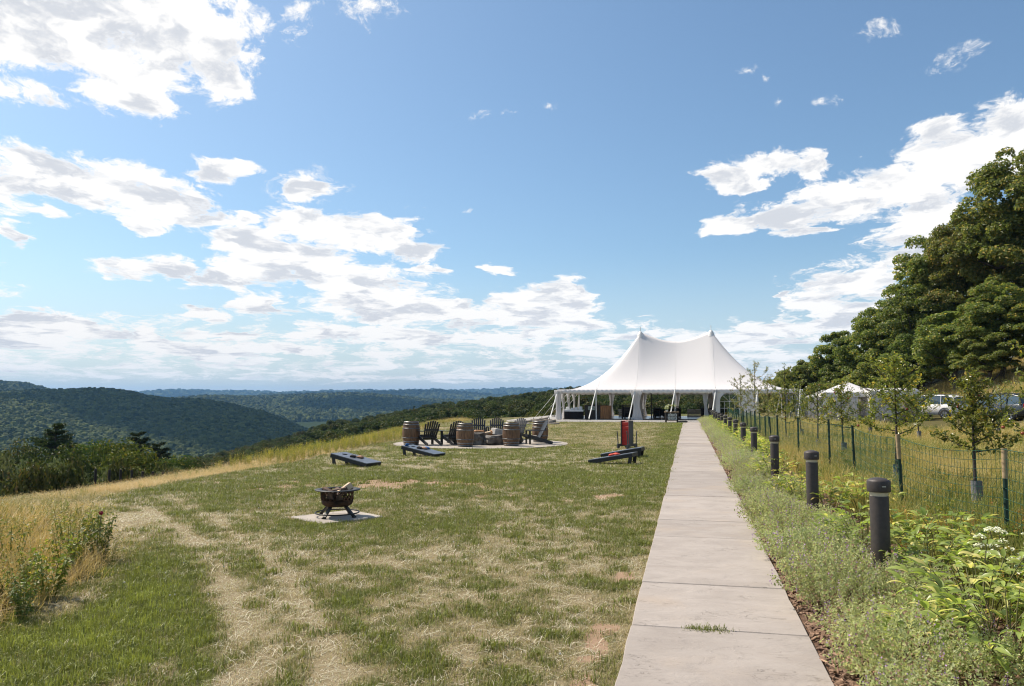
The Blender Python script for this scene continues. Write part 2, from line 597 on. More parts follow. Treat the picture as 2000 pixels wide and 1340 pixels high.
CREST = np.array([(-12, -40), (-11, 0), (-10.6, 8), (-10.0, 13.7), (-7.6, 15.6), (-7.2, 18), (-6.7, 22), (-6.3, 27), (-5.8, 33), (-5.6, 45), (-5.0, 60), (0, 76), (10, 88), (30, 100), (70, 118), (160, 140), (400, 180)], float)
def _g2(px, py):
    q = gp(px, py); return (q.x, q.y)
MOWN = np.array([(-4.2, -6), (-4.2, 2.5)] + [_g2(*q) for q in ((16, 1221), (69, 1196), (103, 1180), (141, 1149), (188, 1127), (219, 1102), (203, 1045), (190, 1014), (186, 990), (205, 969), (300, 950), (430, 925), (600, 897), (700, 874), (790, 858), (800, 846))] + [(-5.2, 48), (-4.6, 60), (0, 74), (10, 86), (30, 98)], float)

def sdist(x, y, L):
    """signed distance to an open polyline, positive on its left"""
    x = np.asarray(x, float); y = np.asarray(y, float)
    best = np.full(x.shape, 1e18); sgn = np.ones(x.shape)
    for (ax, ay), (bx, by) in zip(L[:-1], L[1:]):
        dx, dy = bx - ax, by - ay
        t = np.clip(((x - ax) * dx + (y - ay) * dy) / (dx * dx + dy * dy), 0, 1)
        ex, ey = x - (ax + t * dx), y - (ay + t * dy)
        d = ex * ex + ey * ey
        s_ = np.sign(dx * (y - ay) - dy * (x - ax))
        m_ = d < best
        best = np.where(m_, d, best); sgn = np.where(m_, s_, sgn)
    return np.sqrt(best) * sgn

def wood_rows(az):
    px = 1000 + 1500 * np.tan(np.radians(np.clip(az, -50, 50)))
    return (np.interp(px, [0, 400, 500, 600, 640, 700, 760, 860, 950, 1000, 1050, 1130, 1200, 1500, 1600], [885, 880, 858, 836, 818, 814, 802, 784, 774, 768, 762, 752, 758, 764, 755]),
            np.interp(px, [0, 400, 600, 760, 860, 1000, 1100, 1200], [925, 905, 878, 832, 818, 806, 790, 784]))
def ground_z(x, y):
    x = np.asarray(x, float); y = np.asarray(y, float)
    s = sdist(x, y, CREST)
    az = np.degrees(np.arctan2(x, np.maximum(y, 1e-3)))
    az = np.where(y <= 0, np.where(x < 0, -60, 60), az)
    sp = np.maximum(s, 0)
    d0 = np.where(sp < 6, 0.045 * sp ** 2, 1.62 + 0.54 * (sp - 6))
    z = -np.minimum(d0, 22)
    far = np.hypot(x, y)
    # the wooded slope: its ground lies a tree's height below the skyline of the wood
    rows, rown = wood_rows(az)
    row = rows + (rown - rows) * np.exp(-np.maximum(far - 85, 0) / 75)
    zt = EYE + (HORIZON - row) / 1500 * np.minimum(far, 520) - 10.8
    zt = zt + sstep(far, 470, 1000) * (-122 - zt)
    w = sstep(sp, 9, 26) * sstep(az, 30, 22)
    z = z + w * (zt - z)
    z = np.where(az > 22, np.maximum(z, -8), z)
    z = z + sstep(far, 700, 1200) * sstep(az, 20, 26) * (-122 - z)
    smw = sdist(x, y, MOWN)
    z = z - 0.11 * np.clip(smw, 0, 3.2) * sstep(y, 9, 14) * sstep(y, 66, 56) * sstep(x, 3, -1)
    # bank on the right, behind the parked cars
    off = path_off(x, y)
    k1 = sstep(off, 9, 19) * 0.40
    bank = 0.46 * np.maximum(off - 19.5, 0) * sstep(off, 19, 22)
    bank = np.where(bank > 5, 5 + (bank - 5) * .35, bank)
    bank = np.minimum(bank, 16) * sstep(y, 5, 30)
    z = z + np.where(far < 600, k1 + bank, 0) * sstep(s, 5, -6)
    # small undulation of the turf, none under the paving
    calm = sstep(np.abs(off), 1.0, 2.2) * sstep(np.hypot(x + 1.18, y - 29.4), 3.2, 4.4) * sstep(np.hypot(x + 2.47, y - 11.0), 0.9, 1.6)
    z = z + calm * (0.05 * (fbm(x, y, 3.0, 3) - .5) + 0.16 * (fbm(x, y, 14.0, 2, 5) - .5) * sstep(s, 2, -4))
    return z
def gz(x, y):
    return float(ground_z(np.array([x]), np.array([y]))[0])

def ell(x, y, cx, cy, rx, ry, rot=0.0):
    c_, s_ = math.cos(rot), math.sin(rot)
    X, Y = (x - cx) * c_ + (y - cy) * s_, -(x - cx) * s_ + (y - cy) * c_
    return np.sqrt((X / rx) ** 2 + (Y / ry) ** 2)
TRACKS = [np.array([_g2(*q) for q in L], float) for L in (
    ((205, 985), (290, 992), (370, 1045), (425, 1110), (458, 1180), (470, 1250), (478, 1335)),
    ((330, 968), (420, 1012), (500, 1075), (560, 1140), (625, 1230), (660, 1335)),
    ((240, 1000), (215, 1060), (250, 1110), (150, 1180), (40, 1230)))]
def lawn(x, y):
    """how dry, how bare and how lush the turf is at each place"""
    x = np.asarray(x, float); y = np.asarray(y, float)
    n1 = fbm(x, y, 2.2, 4, 2); n2 = fbm(x, y, 0.7, 3, 9); n3 = fbm(x, y, 6.5, 3, 4)
    n5 = fbm(x, y, 0.26, 3, 23); n6 = vnoise(x, y, 0.085, 29)
    dry = 0.45 + 0.62 * (n1 - .5) + 0.6 * (n2 - .5) + 0.45 * (n3 - .5) + 1.4 * (n5 - .5) + 1.0 * (n6 - .5)
    dry += 0.22 * sstep(y, 17.5, 20) * sstep(y, 60, 40)
    dry += 0.16 * np.exp(-ell(x, y, 0.3, 7.5, 2.4, 3.2) ** 2)
    off, al = path_off(x, y), path_along(x, y)
    edge = sstep(off, -2.4, -0.8) * sstep(off, 0.8, 0.5)
    dry -= 0.55 * edge * sstep(al, 10, 22)
    dry -= 0.55 * np.exp(-ell(x, y, 0.2, 16.6, 4.6, 1.5) ** 2)          # darker strip past the bare earth
    dry -= 0.95 * np.exp(-ell(x, y, -3.45, 6.9, 1.0, 1.7, 0.25) ** 2)   # lush corner beside the meadow
    dry -= 0.50 * np.exp(-ell(x, y, -2.7, 5.2, 1.4, 1.0) ** 2)
    dry -= 0.45 * np.exp(-(np.abs(np.hypot((x + 1.18) * 1.0, y - 29.4) - 3.75) / 0.5) ** 2)
    dry -= 0.4 * np.exp(-ell(x, y, -2.5, 10.2, 1.6, .6) ** 2)
    for i, T in enumerate(TRACKS):
        d = np.abs(sdist(x, y, T))
        dry += (1.0, 0.75, 0.5)[i] * np.exp(-(d / (0.15, .11, .16)[i]) ** 2) * (.55 + .45 * sstep(n2, .25, .55))
        dry += 0.09 * np.exp(-(d / 0.45) ** 2)
    q_ = gp(236, 1012); dry += 0.70 * np.exp(-ell(x, y, q_.x, q_.y, .42, 1.3, .3) ** 2)
    q_ = gp(130, 1172); dry += 0.6 * np.exp(-ell(x, y, q_.x, q_.y, .35, .6) ** 2)
    bare = 1.0 - ell(x, y, -2.7, 15.5, 3.4, 1.15, 0.05)
    bare = np.maximum(bare, .95 - ell(x, y, -1.6, 15.0, 1.8, .6))
    bare = np.maximum(bare, .62 - ell(x, y, 1.3, 13.4, 2.4, 1.0))
    bare = np.maximum(bare, .55 - ell(x, y, -0.2, 13.6, 1.4, .5))
    bare = np.maximum(bare, -1.2 + 1.65 * np.exp(-((off + .80) / .16) ** 2) * sstep(al, 9, 2))
    n4 = fbm(x, y, 0.22, 2, 17)
    bare = bare + 1.0 * (n2 - .5) + 0.7 * (n1 - .5) + 1.9 * (n4 - .5) + 1.0 * (n6 - .5)
    bare = sstep(bare, .12, .85)
    return np.clip(dry, -.5, 1.6), bare

# colours of the turf, shared by the soil sheet and by the blades that stand on it
GREEN_A, GREEN_B, STRAW = (0.068, 0.100, 0.022), (0.115, 0.160, 0.034), (0.40, 0.33, 0.185)
EARTH = (0.42, 0.255, 0.155)

gm_, k, b, o_ = new_mat('turf_ground')
pos = k.n('ShaderNodeNewGeometry').outputs['Position']
def A(nm):
    a = k.n('ShaderNodeAttribute', attribute_name=nm); return a.outputs['Fac']
fine = k.noise(pos, 9.0, 6, 0.7)
fine2 = k.noise(pos, 55.0, 4, 0.7)
dryf = k.m('ADD', A('dry'), k.m('MULTIPLY', k.m('SUBTRACT', k.m('ADD', k.m('MULTIPLY', fine, .5), k.m('MULTIPLY', fine2, .5)), .5), 1.6), clamp=True)
g_ = k.mix(fine2, (0.060, 0.070, 0.020), (0.13, 0.135, 0.04))
c_ = k.mix(dryf, g_, (0.27, 0.215, 0.125))
dirt = k.mix(fine2, (0.27, 0.175, 0.11), (0.44, 0.30, 0.20))
baref = k.ramp(k.m('ADD', A('bare'), k.m('SUBTRACT', fine, .5)), .35, .6)
c_ = k.mix(baref, c_, dirt)
wild = k.mix(k.noise(pos, 1.3, 6, .6), (0.045, 0.055, 0.018), (0.17, 0.13, 0.05))
c_ = k.mix(A('wild'), c_, wild)
wood = k.mix(k.noise(pos, 0.4, 4, .6), (0.02, 0.03, 0.012), (0.05, 0.055, 0.025))
c_ = k.mix(A('wood'), c_, wood)
k.link(c_, b.inputs['Base Color'])
b.inputs['Roughness'].default_value = 0.95
b.inputs['Specular IOR Level'].default_value = 0.1
bp = k.n('ShaderNodeBump'); bp.inputs['Strength'].default_value = 0.6; bp.inputs['Distance'].default_value = 0.03
k.link(fine2, bp.inputs['Height']); k.link(bp.outputs[0], b.inputs['Normal'])
MAT_GROUND = gm_

def build_ground():
    ang = np.radians(np.concatenate([np.arange(-180, -42, 3.0), np.arange(-42, 42, 0.22), np.arange(42, 180, 3.0)]))
    r1 = np.exp(np.arange(math.log(0.6), math.log(160), 0.022))
    r2 = np.exp(np.arange(math.log(r1[-1]) + .06, math.log(13300), 0.07))
    rad = np.concatenate([r1, r2])
    na, nr = len(ang), len(rad)
    AA, RR = np.meshgrid(ang, rad)
    X, Y = (np.sin(AA) * RR).ravel(), (np.cos(AA) * RR).ravel()
    Z = ground_z(X, Y)
    V = np.stack([X, Y, Z], 1)
    V = np.vstack([V, [[0, 0, 0]]])
    i = np.arange(na); j = (i + 1) % na
    F = []
    for q in range(nr - 1):
        F.append(np.stack([q * na + i, (q + 1) * na + i, (q + 1) * na + j, q * na + j], 1))
    F = np.concatenate(F)
    c0 = len(V) - 1
    tri = np.stack([np.full(na, c0), i, j, j], 1)
    me = np_mesh('ground', V, F, MAT_GROUND, True)
    # closing fan under the viewer
    bm = bmesh.new(); bm.from_mesh(me); bm.verts.ensure_lookup_table()
    for a_, b_ in zip(i, j):
        bm.faces.new((bm.verts[c0], bm.verts[a_], bm.verts[b_]))
    bm.normal_update()
    bm.to_mesh(me); bm.free()
    x, y = V[:, 0], V[:, 1]
    dry, bare = lawn(x, y)
    attr(me, 'dry', dry)
    sm = sdist(x, y, MOWN)
    off = path_off(x, y)
    wild = np.maximum(sstep(sm, -0.1, 0.25), sstep(off, 2.0, 2.5))
    attr(me, 'bare', bare * (1 - wild))
    attr(me, 'wild', wild)
    attr(me, 'wood', np.maximum(sstep(sdist(x, y, CREST), 14, 24), sstep(np.hypot(x, y), 95, 130)))
    o = link_mesh('ground', me)
    tag(o, 'dry mown hilltop lawn falling away to the wooded valley', kind='structure')
build_ground()

# ------------------------------------------------------------------ hills, each from its own skyline at its own distance
hm, k, b, o_ = new_mat('hill_floor')
pos = k.n('ShaderNodeNewGeometry').outputs['Position']
c_ = k.mix(k.noise(pos, 0.01, 8, .65), (0.022, 0.036, 0.014), (0.055, 0.068, 0.026))
k.link(c_, b.inputs['Base Color']); b.inputs['Roughness'].default_value = 1.0; b.inputs['Specular IOR Level'].default_value = 0
MAT_HILL = hm

HILL_SURF = {}
def hill(name, skyline, dist, base, front, back, label, na=160, nr=40, seed=1, drop_h=0.0):
    """ridge: its crest stands at dist (metres, may vary along it); it falls to `base` over `front` metres this side and `back` beyond"""
    px = np.array([q[0] for q in skyline], float); py = np.array([q[1] for q in skyline], float)
    azs = np.array([azel(a, b_)[0] for a, b_ in skyline]); els = np.array([math.tan(azel(a, b_)[1]) for a, b_ in skyline])
    dd = np.interp(px, [q[0] for q in dist], [q[1] for q in dist])
    A_ = np.linspace(azs[0], azs[-1], na)
    el = np.interp(A_, azs, els); D = np.interp(A_, azs, dd)
    top = EYE + el * D - drop_h
    def surf(a, t):
        """t in 0..1 front to crest, 1..2 crest to back"""
        Dq = np.interp(a, A_, D); H = np.interp(a, A_, top)
        r = np.where(t <= 1, Dq - front * (1 - t), Dq + back * (t - 1))
        u = np.where(t <= 1, t, 2 - t)
        sh = np.sin(np.clip(u, 0, 1) * PI / 2) ** 1.15
        x, y = np.sin(a) * r, np.cos(a) * r
        rough = (fbm(x, y, front * .35, 4, seed) - .5) * (H - base) * 0.34 * np.sin(np.clip(u, 0, 1) * PI)
        return x, y, base + (H - base) * sh + rough
    T = np.linspace(0, 2, nr * 2 + 1)
    AA, TT = np.meshgrid(A_, T)
    x, y, z = surf(AA.ravel(), TT.ravel())
    V = np.stack([x, y, z], 1)
    n_ = len(A_); F = []
    i = np.arange(n_ - 1)
    for q in range(len(T) - 1):
        F.append(np.stack([q * n_ + i, q * n_ + i + 1, (q + 1) * n_ + i + 1, (q + 1) * n_ + i], 1))
    o = link_mesh(name, np_mesh(name, V, np.concatenate(F), MAT_HILL, True))
    tag(o, label, kind='structure')
    HILL_SURF[o.name] = (surf, A_, D, front)
    return o
hill('hill', [(-1500, 900), (-900, 830), (-420, 800), (-300, 790), (-150, 770), (0, 764), (95, 760), (150, 757), (200, 756), (250, 760), (290, 770), (340, 775), (400, 778), (450, 787), (520, 803), (560, 818), (600, 836), (640, 870), (680, 900)],
     [(-1500, 1500), (-420, 2000), (200, 2100), (680, 1700)], -125, 1250, 900, 'dark broad wooded hill on the near side of the valley', seed=1, drop_h=9)
hill('hill', [(-1600, 800), (-900, 770), (-500, 752), (-300, 742), (-100, 738), (10, 744), (50, 747), (95, 759), (180, 778), (300, 800)],
     [(-1600, 3400), (300, 3800)], -130, 1500, 1200, 'lighter wooded hill behind the dark one', seed=2, drop_h=14)
hill('hill', [(250, 812), (340, 780), (400, 774), (500, 777), (560, 774), (640, 770), (700, 769), (760, 773), (830, 780), (900, 782), (1000, 790), (1150, 800), (1300, 815)],
     [(250, 4300), (1300, 4000)], -130, 1900, 1500, 'sunny patchwork wooded hill across the valley', seed=3, drop_h=8)
hill('hill', [(100, 790), (300, 768), (370, 767), (450, 770), (560, 773), (620, 771), (700, 768), (760, 769), (850, 767), (900, 768), (960, 766), (1010, 764), (1200, 766), (1500, 772), (1800, 790)],
     [(100, 10500), (1800, 10500)], -140, 3500, 2500, 'far blue ridge along the horizon', na=240, seed=4)
hill('hill', [(420, 790), (520, 776), (600, 773), (740, 772), (800, 769), (860, 769), (900, 772), (980, 779), (1100, 790)],
     [(420, 6800), (1100, 6800)], -135, 2200, 1800, 'low blue hill in front of the far ridge', seed=5)

# ------------------------------------------------------------------ path of bluestone slabs
def slab_mat():
    m_, k_, b_, o = new_mat('bluestone')
    tc_ = k_.n('ShaderNodeTexCoord'); oi = k_.n('ShaderNodeObjectInfo')
    of = k_.v('MULTIPLY', oi.outputs['Location'], (1.0, 1.0, 0))
    p = k_.v('ADD', tc_.outputs['Object'], of)
    st = k_.v('MULTIPLY', p, (1.0, 1.7, 1.0))
    big = k_.noise(st, 1.7, 6, .6, .6)
    c = k_.mix(k_.ramp(big, .3, .7), (0.325, 0.28, 0.245), (0.385, 0.335, 0.295))
    c = k_.mix(k_.ramp(k_.noise(p, 0.9, 4, .6), .5, .8), c, (0.39, 0.315, 0.25))
    speck = k_.noise(p, 90, 3, .7)
    c = k_.mix(k_.ramp(speck, .62, .78, 0, .35), c, (0.22, 0.20, 0.18))
    st2 = k_.v('MULTIPLY', p, (1.0, 2.2, 1.0))
    fis = k_.ramp(k_.m('ABSOLUTE', k_.m('SUBTRACT', k_.noise(st2, 5.0, 5, .6, .8), .5)), 0.0, .014, 1, 0)
    fis = k_.m('MULTIPLY', fis, k_.ramp(k_.noise(p, 3.1, 4, .6), .54, .64))
    c = k_.mix(k_.m('MULTIPLY', fis, .55), c, (0.16, 0.135, 0.11))
    hs = k_.n('ShaderNodeHueSaturation'); k_.link(c, hs.inputs['Color'])
    k_.link(k_.ramp(oi.outputs['Random'], 0, 1, .90, 1.07, False), hs.inputs['Value'])
    k_.link(hs.outputs[0], b_.inputs['Base Color'])
    b_.inputs['Roughness'].default_value = .85; b_.inputs['Specular IOR Level'].default_value = .25
    # cleft face: low flaky steps across the slab
    h = k_.m('ADD', k_.m('MULTIPLY', k_.ramp(k_.noise(st, 2.3, 9, .62, .4), .42, .58), .6), k_.m('MULTIPLY', k_.noise(st, 14, 6, .6), .5))
    h = k_.m('SUBTRACT', h, k_.m('MULTIPLY', fis, .5))
    bp = k_.n('ShaderNodeBump'); bp.inputs['Strength'].default_value = .55; bp.inputs['Distance'].default_value = .012
    k_.link(h, bp.inputs['Height']); k_.link(bp.outputs[0], b_.inputs['Normal'])
    return m_
MAT_SLAB = slab_mat()
path = bpy.data.objects.new('path', None); COL.objects.link(path)
tag(path, 'straight bluestone slab path running to the tent', kind='structure')
joints = [-6.0, -4.4, -3.2, -1.9, -0.7]
def al_of(py):                      # where a joint seen at that row crosses the middle of the path
    y = gp(1400, py).y
    return (y - PO.y) / PDIR.y
for py in (1243, 1153, 1058, 1024, 975, 948, 925):
    joints.append(al_of(py))
while joints[-1] < 58.5:
    joints.append(joints[-1] + random.choice([0.92, 1.22, 1.22, 1.52, 1.83, 1.83]))
for a0, a1 in zip(joints[:-1], joints[1:]):
    L = a1 - a0 - 0.012
    rs = random.Random(int(a0 * 100))
    m_ = MB()
    wl, wr = 0.605 + rs.uniform(-.012, .012), 0.605 + rs.uniform(-.012, .012)
    ny = 4
    def edge(t): return rs.uniform(-.006, .006)
    ys = [-L / 2 + L * i / ny for i in range(ny + 1)]
    lf = [(-wl + edge(0), y_) for y_ in ys]; rt = [(wr + edge(0), y_) for y_ in ys]
    ring = [(x_, y_) for x_, y_ in lf] + [(x_, y_) for x_, y_ in reversed(rt)]
    n_ = len(ring)
    zt = 0.045 + rs.uniform(-.004, .004)
    vs = [(x_, y_, -0.06) for x_, y_ in ring] + [(x_, y_, zt - .008) for x_, y_ in ring] + [(x_ * .988, y_ * (1 - .014 / L), zt) for x_, y_ in ring]
    fs = [tuple(range(2 * n_, 3 * n_))[::-1]]
    for q in range(2):
        for i in range(n_):
            j = (i + 1) % n_
            fs.append((q * n_ + j, q * n_ + i, q * n_ + n_ + i, q * n_ + n_ + j))
    m_.add(vs, fs)
    am = (a0 + a1) / 2
    q = pw(am, 0)
    m_.build('slab', MAT_SLAB, path, (q.x, q.y, 0), PANG)
# dark bedding sand in the joints
m_ = MB(); L = joints[-1] - joints[0]
q = pw((joints[0] + joints[-1]) / 2, 0)
m_.box((0, 0, 0.006), (1.17, L - .02, 0.03))
m_.build('joint_sand', mat('joint_sand', (0.10, 0.085, 0.065), .95), path, (q.x, q.y, 0), PANG)

# ------------------------------------------------------------------ planting bed of bark between path and fence
m_ = MB()
q = pw(27, 0)
def bed(u, v):
    a_ = -12 + 80 * v; o__ = .59 + 1.55 * u
    w = pw(a_, o__)
    return (w.x, w.y, 0.012 + 0.05 * math.sin(u * PI) + 0.03 * mnoise.noise((w.x * 3, w.y * 3, 0)))
m_.sheet(bed, 8, 400)
bed_o = m_.build('mulch_bed', mat('mulch', (0.115, 0.062, 0.036), .95, var=.5, vs=45, bump=1.0, bs=60, col2=(0.23, 0.13, 0.08)))
tag(bed_o, 'reddish bark mulch bed along the right side of the path', kind='structure')

# ------------------------------------------------------------------ paved circle and small square slab
MAT_PATIO = mat('patio_stone', (0.34, 0.295, 0.25), .85, var=.14, vs=3, bump=.3, bs=12, col2=(0.40, 0.35, 0.295))
PIT = Vector((-1.18, 29.4, 0)); PIT_R = 3.3
patio = MB()
n_ = 72; rp = [PIT_R * (1 + .006 * math.sin(i * 2.3)) for i in range(n_)]
pts = [(rp[i] * math.cos(2 * PI * i / n_), rp[i] * math.sin(2 * PI * i / n_)) for i in range(n_)]
patio.add([(x, y, -.08) for x, y in pts] + [(x, y, .03) for x, y in pts], [tuple(range(n_, 2 * n_))] + [(i, (i + 1) % n_, n_ + (i + 1) % n_, n_ + i) for i in range(n_)])
patio_o = patio.build('patio', MAT_PATIO, None, (PIT.x, PIT.y, 0))
tag(patio_o, 'pale round paved patio around the stone fire ring', kind='structure')

# gravel terrace that carries the tent
TENT_RZ = -R(13.0)
TFL = at(1090, 819, 61.5); TZ = 0.13
TU = Vector((math.cos(TENT_RZ), math.sin(TENT_RZ), 0)); TV = Vector((-math.sin(TENT_RZ), math.cos(TENT_RZ), 0))
def tw(u, v, z=0.0):               # along the tent's front, into its depth
    q = Vector((TFL.x, TFL.y, 0)) + TU * u + TV * v
    return Vector((q.x, q.y, TZ + z))
gv = MB()
def pad(u, v):
    q = tw(-4.0 + 25.5 * u, -2.9 + 19.5 * v)
    e = min(u, 1 - u, v, 1 - v)
    return (q.x, q.y, TZ - (0.0 if e > 0 else .5) + .015 * mnoise.noise((q.x * 1.7, q.y * 1.7, 0)))
gv.sheet(pad, 60, 48)
gv_o = gv.build('gravel_terrace', mat('gravel', (0.30, 0.28, 0.255), .95, var=.25, vs=14, bump=.8, bs=50, col2=(0.42, 0.39, 0.35)))
tag(gv_o, 'grey gravel terrace under and in front of the tent', kind='structure')
# ------------------------------------------------------------------ leaves, crowns, trunks
def leaf_quads(C, N, T, L, Wd, bend=0.25):
    """rhombic leaves: centre C, normal N, tip direction T, length L, width Wd -> V, F"""
    N = N / np.maximum(np.linalg.norm(N, axis=1, keepdims=True), 1e-6)
    T = T - N * np.sum(T * N, 1, keepdims=True)
    T = T / np.maximum(np.linalg.norm(T, axis=1, keepdims=True), 1e-6)
    B = np.cross(N, T)
    L = np.asarray(L)[:, None] if np.ndim(L) else L; Wd = np.asarray(Wd)[:, None] if np.ndim(Wd) else Wd
    v0 = C - T * L * .5; v2 = C + T * L * .5 - N * L * bend
    v1 = C + B * Wd * .5 + N * L * .06; v3 = C - B * Wd * .5 + N * L * .06
    V = np.stack([v0, v1, v2, v3], 1).reshape(-1, 3)
    F = np.arange(len(V), dtype=np.int32).reshape(-1, 4)
    return V, F

def sph(n, r):
    d = r.normal(size=(n, 3))
    return d / np.linalg.norm(d, axis=1, keepdims=True)

def crown_points(r, lobes, rad, n, shell=0.35, flat=0.8):
    w = rad ** 2; w = w / w.sum()
    q = r.choice(len(lobes), n, p=w)
    d = sph(n, r)
    d[:, 2] = np.where(d[:, 2] < -.35, -d[:, 2] * .6, d[:, 2])
    rr = rad[q] * (1 - shell * r.random(n) ** 1.5)
    P = lobes[q] + d * rr[:, None] * np.array([1, 1, flat])
    return P, d

def broadleaf(name, seed, H, Rc, clear, nlobe, nleaf, leaf, mats, lob=(.20, .34), egg=1.0, top=0.62, gap=0.0):
    """mesh of a trunk with limbs and mesh of a crown; the foot stands at the origin"""
    r = np.random.default_rng(seed)
    cz = clear + (H - clear) * .5; hz = (H - clear) * .5
    lobes = []
    while len(lobes) < nlobe:
        d = sph(1, r)[0]
        rr = r.random() ** .45
        p = d * rr * np.array([Rc * .82, Rc * .82, hz * .86])
        zf = (p[2] / hz + 1) / 2
        wl = 1 - .45 * max(0, zf - (1 - top)) / top * egg
        p[0] *= wl; p[1] *= wl
        lobes.append(p + np.array([0, 0, cz]))
    lobes = np.array(lobes)
    rad = r.uniform(lob[0], lob[1], nlobe) * Rc
    P, d = crown_points(r, lobes, rad, nleaf)
    N = d * .7 + sph(nleaf, r) * .75 + np.array([0, 0, .45])
    T = sph(nleaf, r) + np.array([0, 0, -.12]) + d * .5
    s = leaf * r.uniform(.7, 1.3, nleaf)
    V, F = leaf_quads(P, N, T, s, s * .62)
    cm = np_mesh(name + '_crown', V, F, mats[0])
    tb = MB()
    r0 = .022 * H + .05
    tb.tube([(0, 0, -.5), (0, 0, 0), (.02 * H * .2, 0, clear * .6), (0, .02 * H * .2, clear + hz * .5), (0, 0, clear + hz * 1.2)], [r0 * 1.25, r0 * 1.05, r0 * .85, r0 * .55, r0 * .16], 8)
    for i in r.choice(nlobe, min(nlobe, 11), replace=False):
        e = lobes[i]
        z0 = min(clear * .8 + r.random() * hz * .9, e[2] - .1 * hz)
        a = np.array([0, 0, z0]); mdl = a * .45 + e * .55 + np.array([0, 0, -.10 * hz])
        tb.tube([a, mdl, e], [r0 * .42, r0 * .24, r0 * .07], 6, cap=False)
    tm = tb.mesh(name + '_trunk', mats[1])
    return tm, cm

def pine(name, seed, H, Rc, mats, whorls=11, n=3600, spr=0.34):
    whorls = int(whorls * 1.7)
    r = np.random.default_rng(seed)
    P, N, T = [], [], []
    tb = MB()
    r0 = .02 * H + .06
    tb.tube([(0, 0, -.5), (0, 0, 0), (0, 0, H * .5), (0, 0, H * .97)], [r0 * 1.2, r0, r0 * .7, .03], 7)
    per = n // (whorls * 5)
    for w in range(whorls):
        f = w / (whorls - 1)
        z = H * (.26 + .70 * f)
        for b_ in range(5):
            a = r.random() * 2 * PI
            L = Rc * (1.05 - .80 * f ** 1.5) * r.uniform(.5, 1.15)
            z = H * (.22 + .74 * f) + r.uniform(-.03, .03) * H
            ext = np.array([math.cos(a), math.sin(a), 0])
            tip = ext * L + np.array([0, 0, z + L * r.uniform(.02, .28)])
            st = np.array([0, 0, z])
            tb.tube([st, (st + tip) / 2 + np.array([0, 0, -.05 * L]), tip], [r0 * .22, r0 * .14, .015], 5, cap=False)
            t = r.random(per) ** .6
            q = st + (tip - st) * t[:, None]
            side = np.cross(ext, [0, 0, 1])
            q = q + side * (r.normal(size=per) * L * .16)[:, None] + np.array([0, 0, 1]) * (r.random(per) * .12 * L)[:, None]
            P.append(q); N.append(sph(per, r) * .8 + np.array([0, 0, .7])); T.append(np.tile(ext, (per, 1)) + sph(per, r) * .8 + np.array([0, 0, .3]))
    P, N, T = np.concatenate(P), np.concatenate(N), np.concatenate(T)
    s = spr * r.uniform(.7, 1.3, len(P)) * H / 12
    V, F = leaf_quads(P, N, T, s * 1.5, s * .42, .1)
    return tb.mesh(name + '_trunk', mats[1]), np_mesh(name + '_crown', V, F, mats[0])

BARK = mat('bark', (0.085, 0.068, 0.052), .95, var=.35, vs=6, bump=.8, bs=22, stretch=(3, 3, .6))
LF_OAK = leaf_mat('oak_leaves', (0.056, 0.090, 0.026), (0.160, 0.186, 0.058), (0.34, 0.27, 0.075), .46, .42, .5, frac=.08)
LF_OLIVE = leaf_mat('olive_brown_leaves', (0.074, 0.106, 0.032), (0.190, 0.208, 0.068), (0.36, 0.28, 0.095), .46, .45, .45, frac=.12)
LF_GREEN = leaf_mat('green_leaves', (0.062, 0.095, 0.020), (0.145, 0.175, 0.040), (0.22, 0.19, 0.045), .36, .45, .4, frac=.06)
LF_DARK = leaf_mat('dark_leaves', (0.050, 0.078, 0.025), (0.142, 0.164, 0.052), (0.27, 0.22, 0.075), .44, .45, .45, frac=.05)
LF_YEL = leaf_mat('yellow_green_leaves', (0.072, 0.098, 0.020), (0.155, 0.165, 0.038), (0.24, 0.19, 0.045), .34, .45, .4, frac=.10)
LF_PINE = leaf_mat('pine_needles', (0.020, 0.036, 0.014), (0.048, 0.066, 0.026), None, .15, .55, .3)
LF_GREY = leaf_mat('grey_green_leaves', (0.085, 0.105, 0.050), (0.165, 0.175, 0.085), (0.20, 0.15, 0.07), .3, .5, .4, frac=.10)

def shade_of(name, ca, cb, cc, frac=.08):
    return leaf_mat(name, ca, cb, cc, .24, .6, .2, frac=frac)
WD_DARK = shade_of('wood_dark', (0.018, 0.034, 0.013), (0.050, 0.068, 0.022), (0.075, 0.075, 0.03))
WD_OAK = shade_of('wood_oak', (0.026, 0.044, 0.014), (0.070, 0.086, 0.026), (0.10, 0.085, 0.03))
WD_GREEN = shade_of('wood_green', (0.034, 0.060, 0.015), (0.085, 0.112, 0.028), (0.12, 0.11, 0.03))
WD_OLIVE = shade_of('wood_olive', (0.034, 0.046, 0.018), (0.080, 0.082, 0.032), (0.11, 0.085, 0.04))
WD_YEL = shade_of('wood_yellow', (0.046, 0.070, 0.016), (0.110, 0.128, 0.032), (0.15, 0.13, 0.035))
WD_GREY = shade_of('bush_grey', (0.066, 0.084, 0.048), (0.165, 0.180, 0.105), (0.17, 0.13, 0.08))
def tree(name, label, meshes, x, y, s=1.0, rz=0.0, group=None, z=None, cat='tree'):
    t = thing(name, label, cat, (x, y, (gz(x, y) if z is None else z) - .05), rz, group)
    t.scale = (s,) * 3 if not hasattr(s, '__len__') else s
    link_mesh('trunk', meshes[0], t)
    link_mesh('crown', meshes[1], t)
    return t

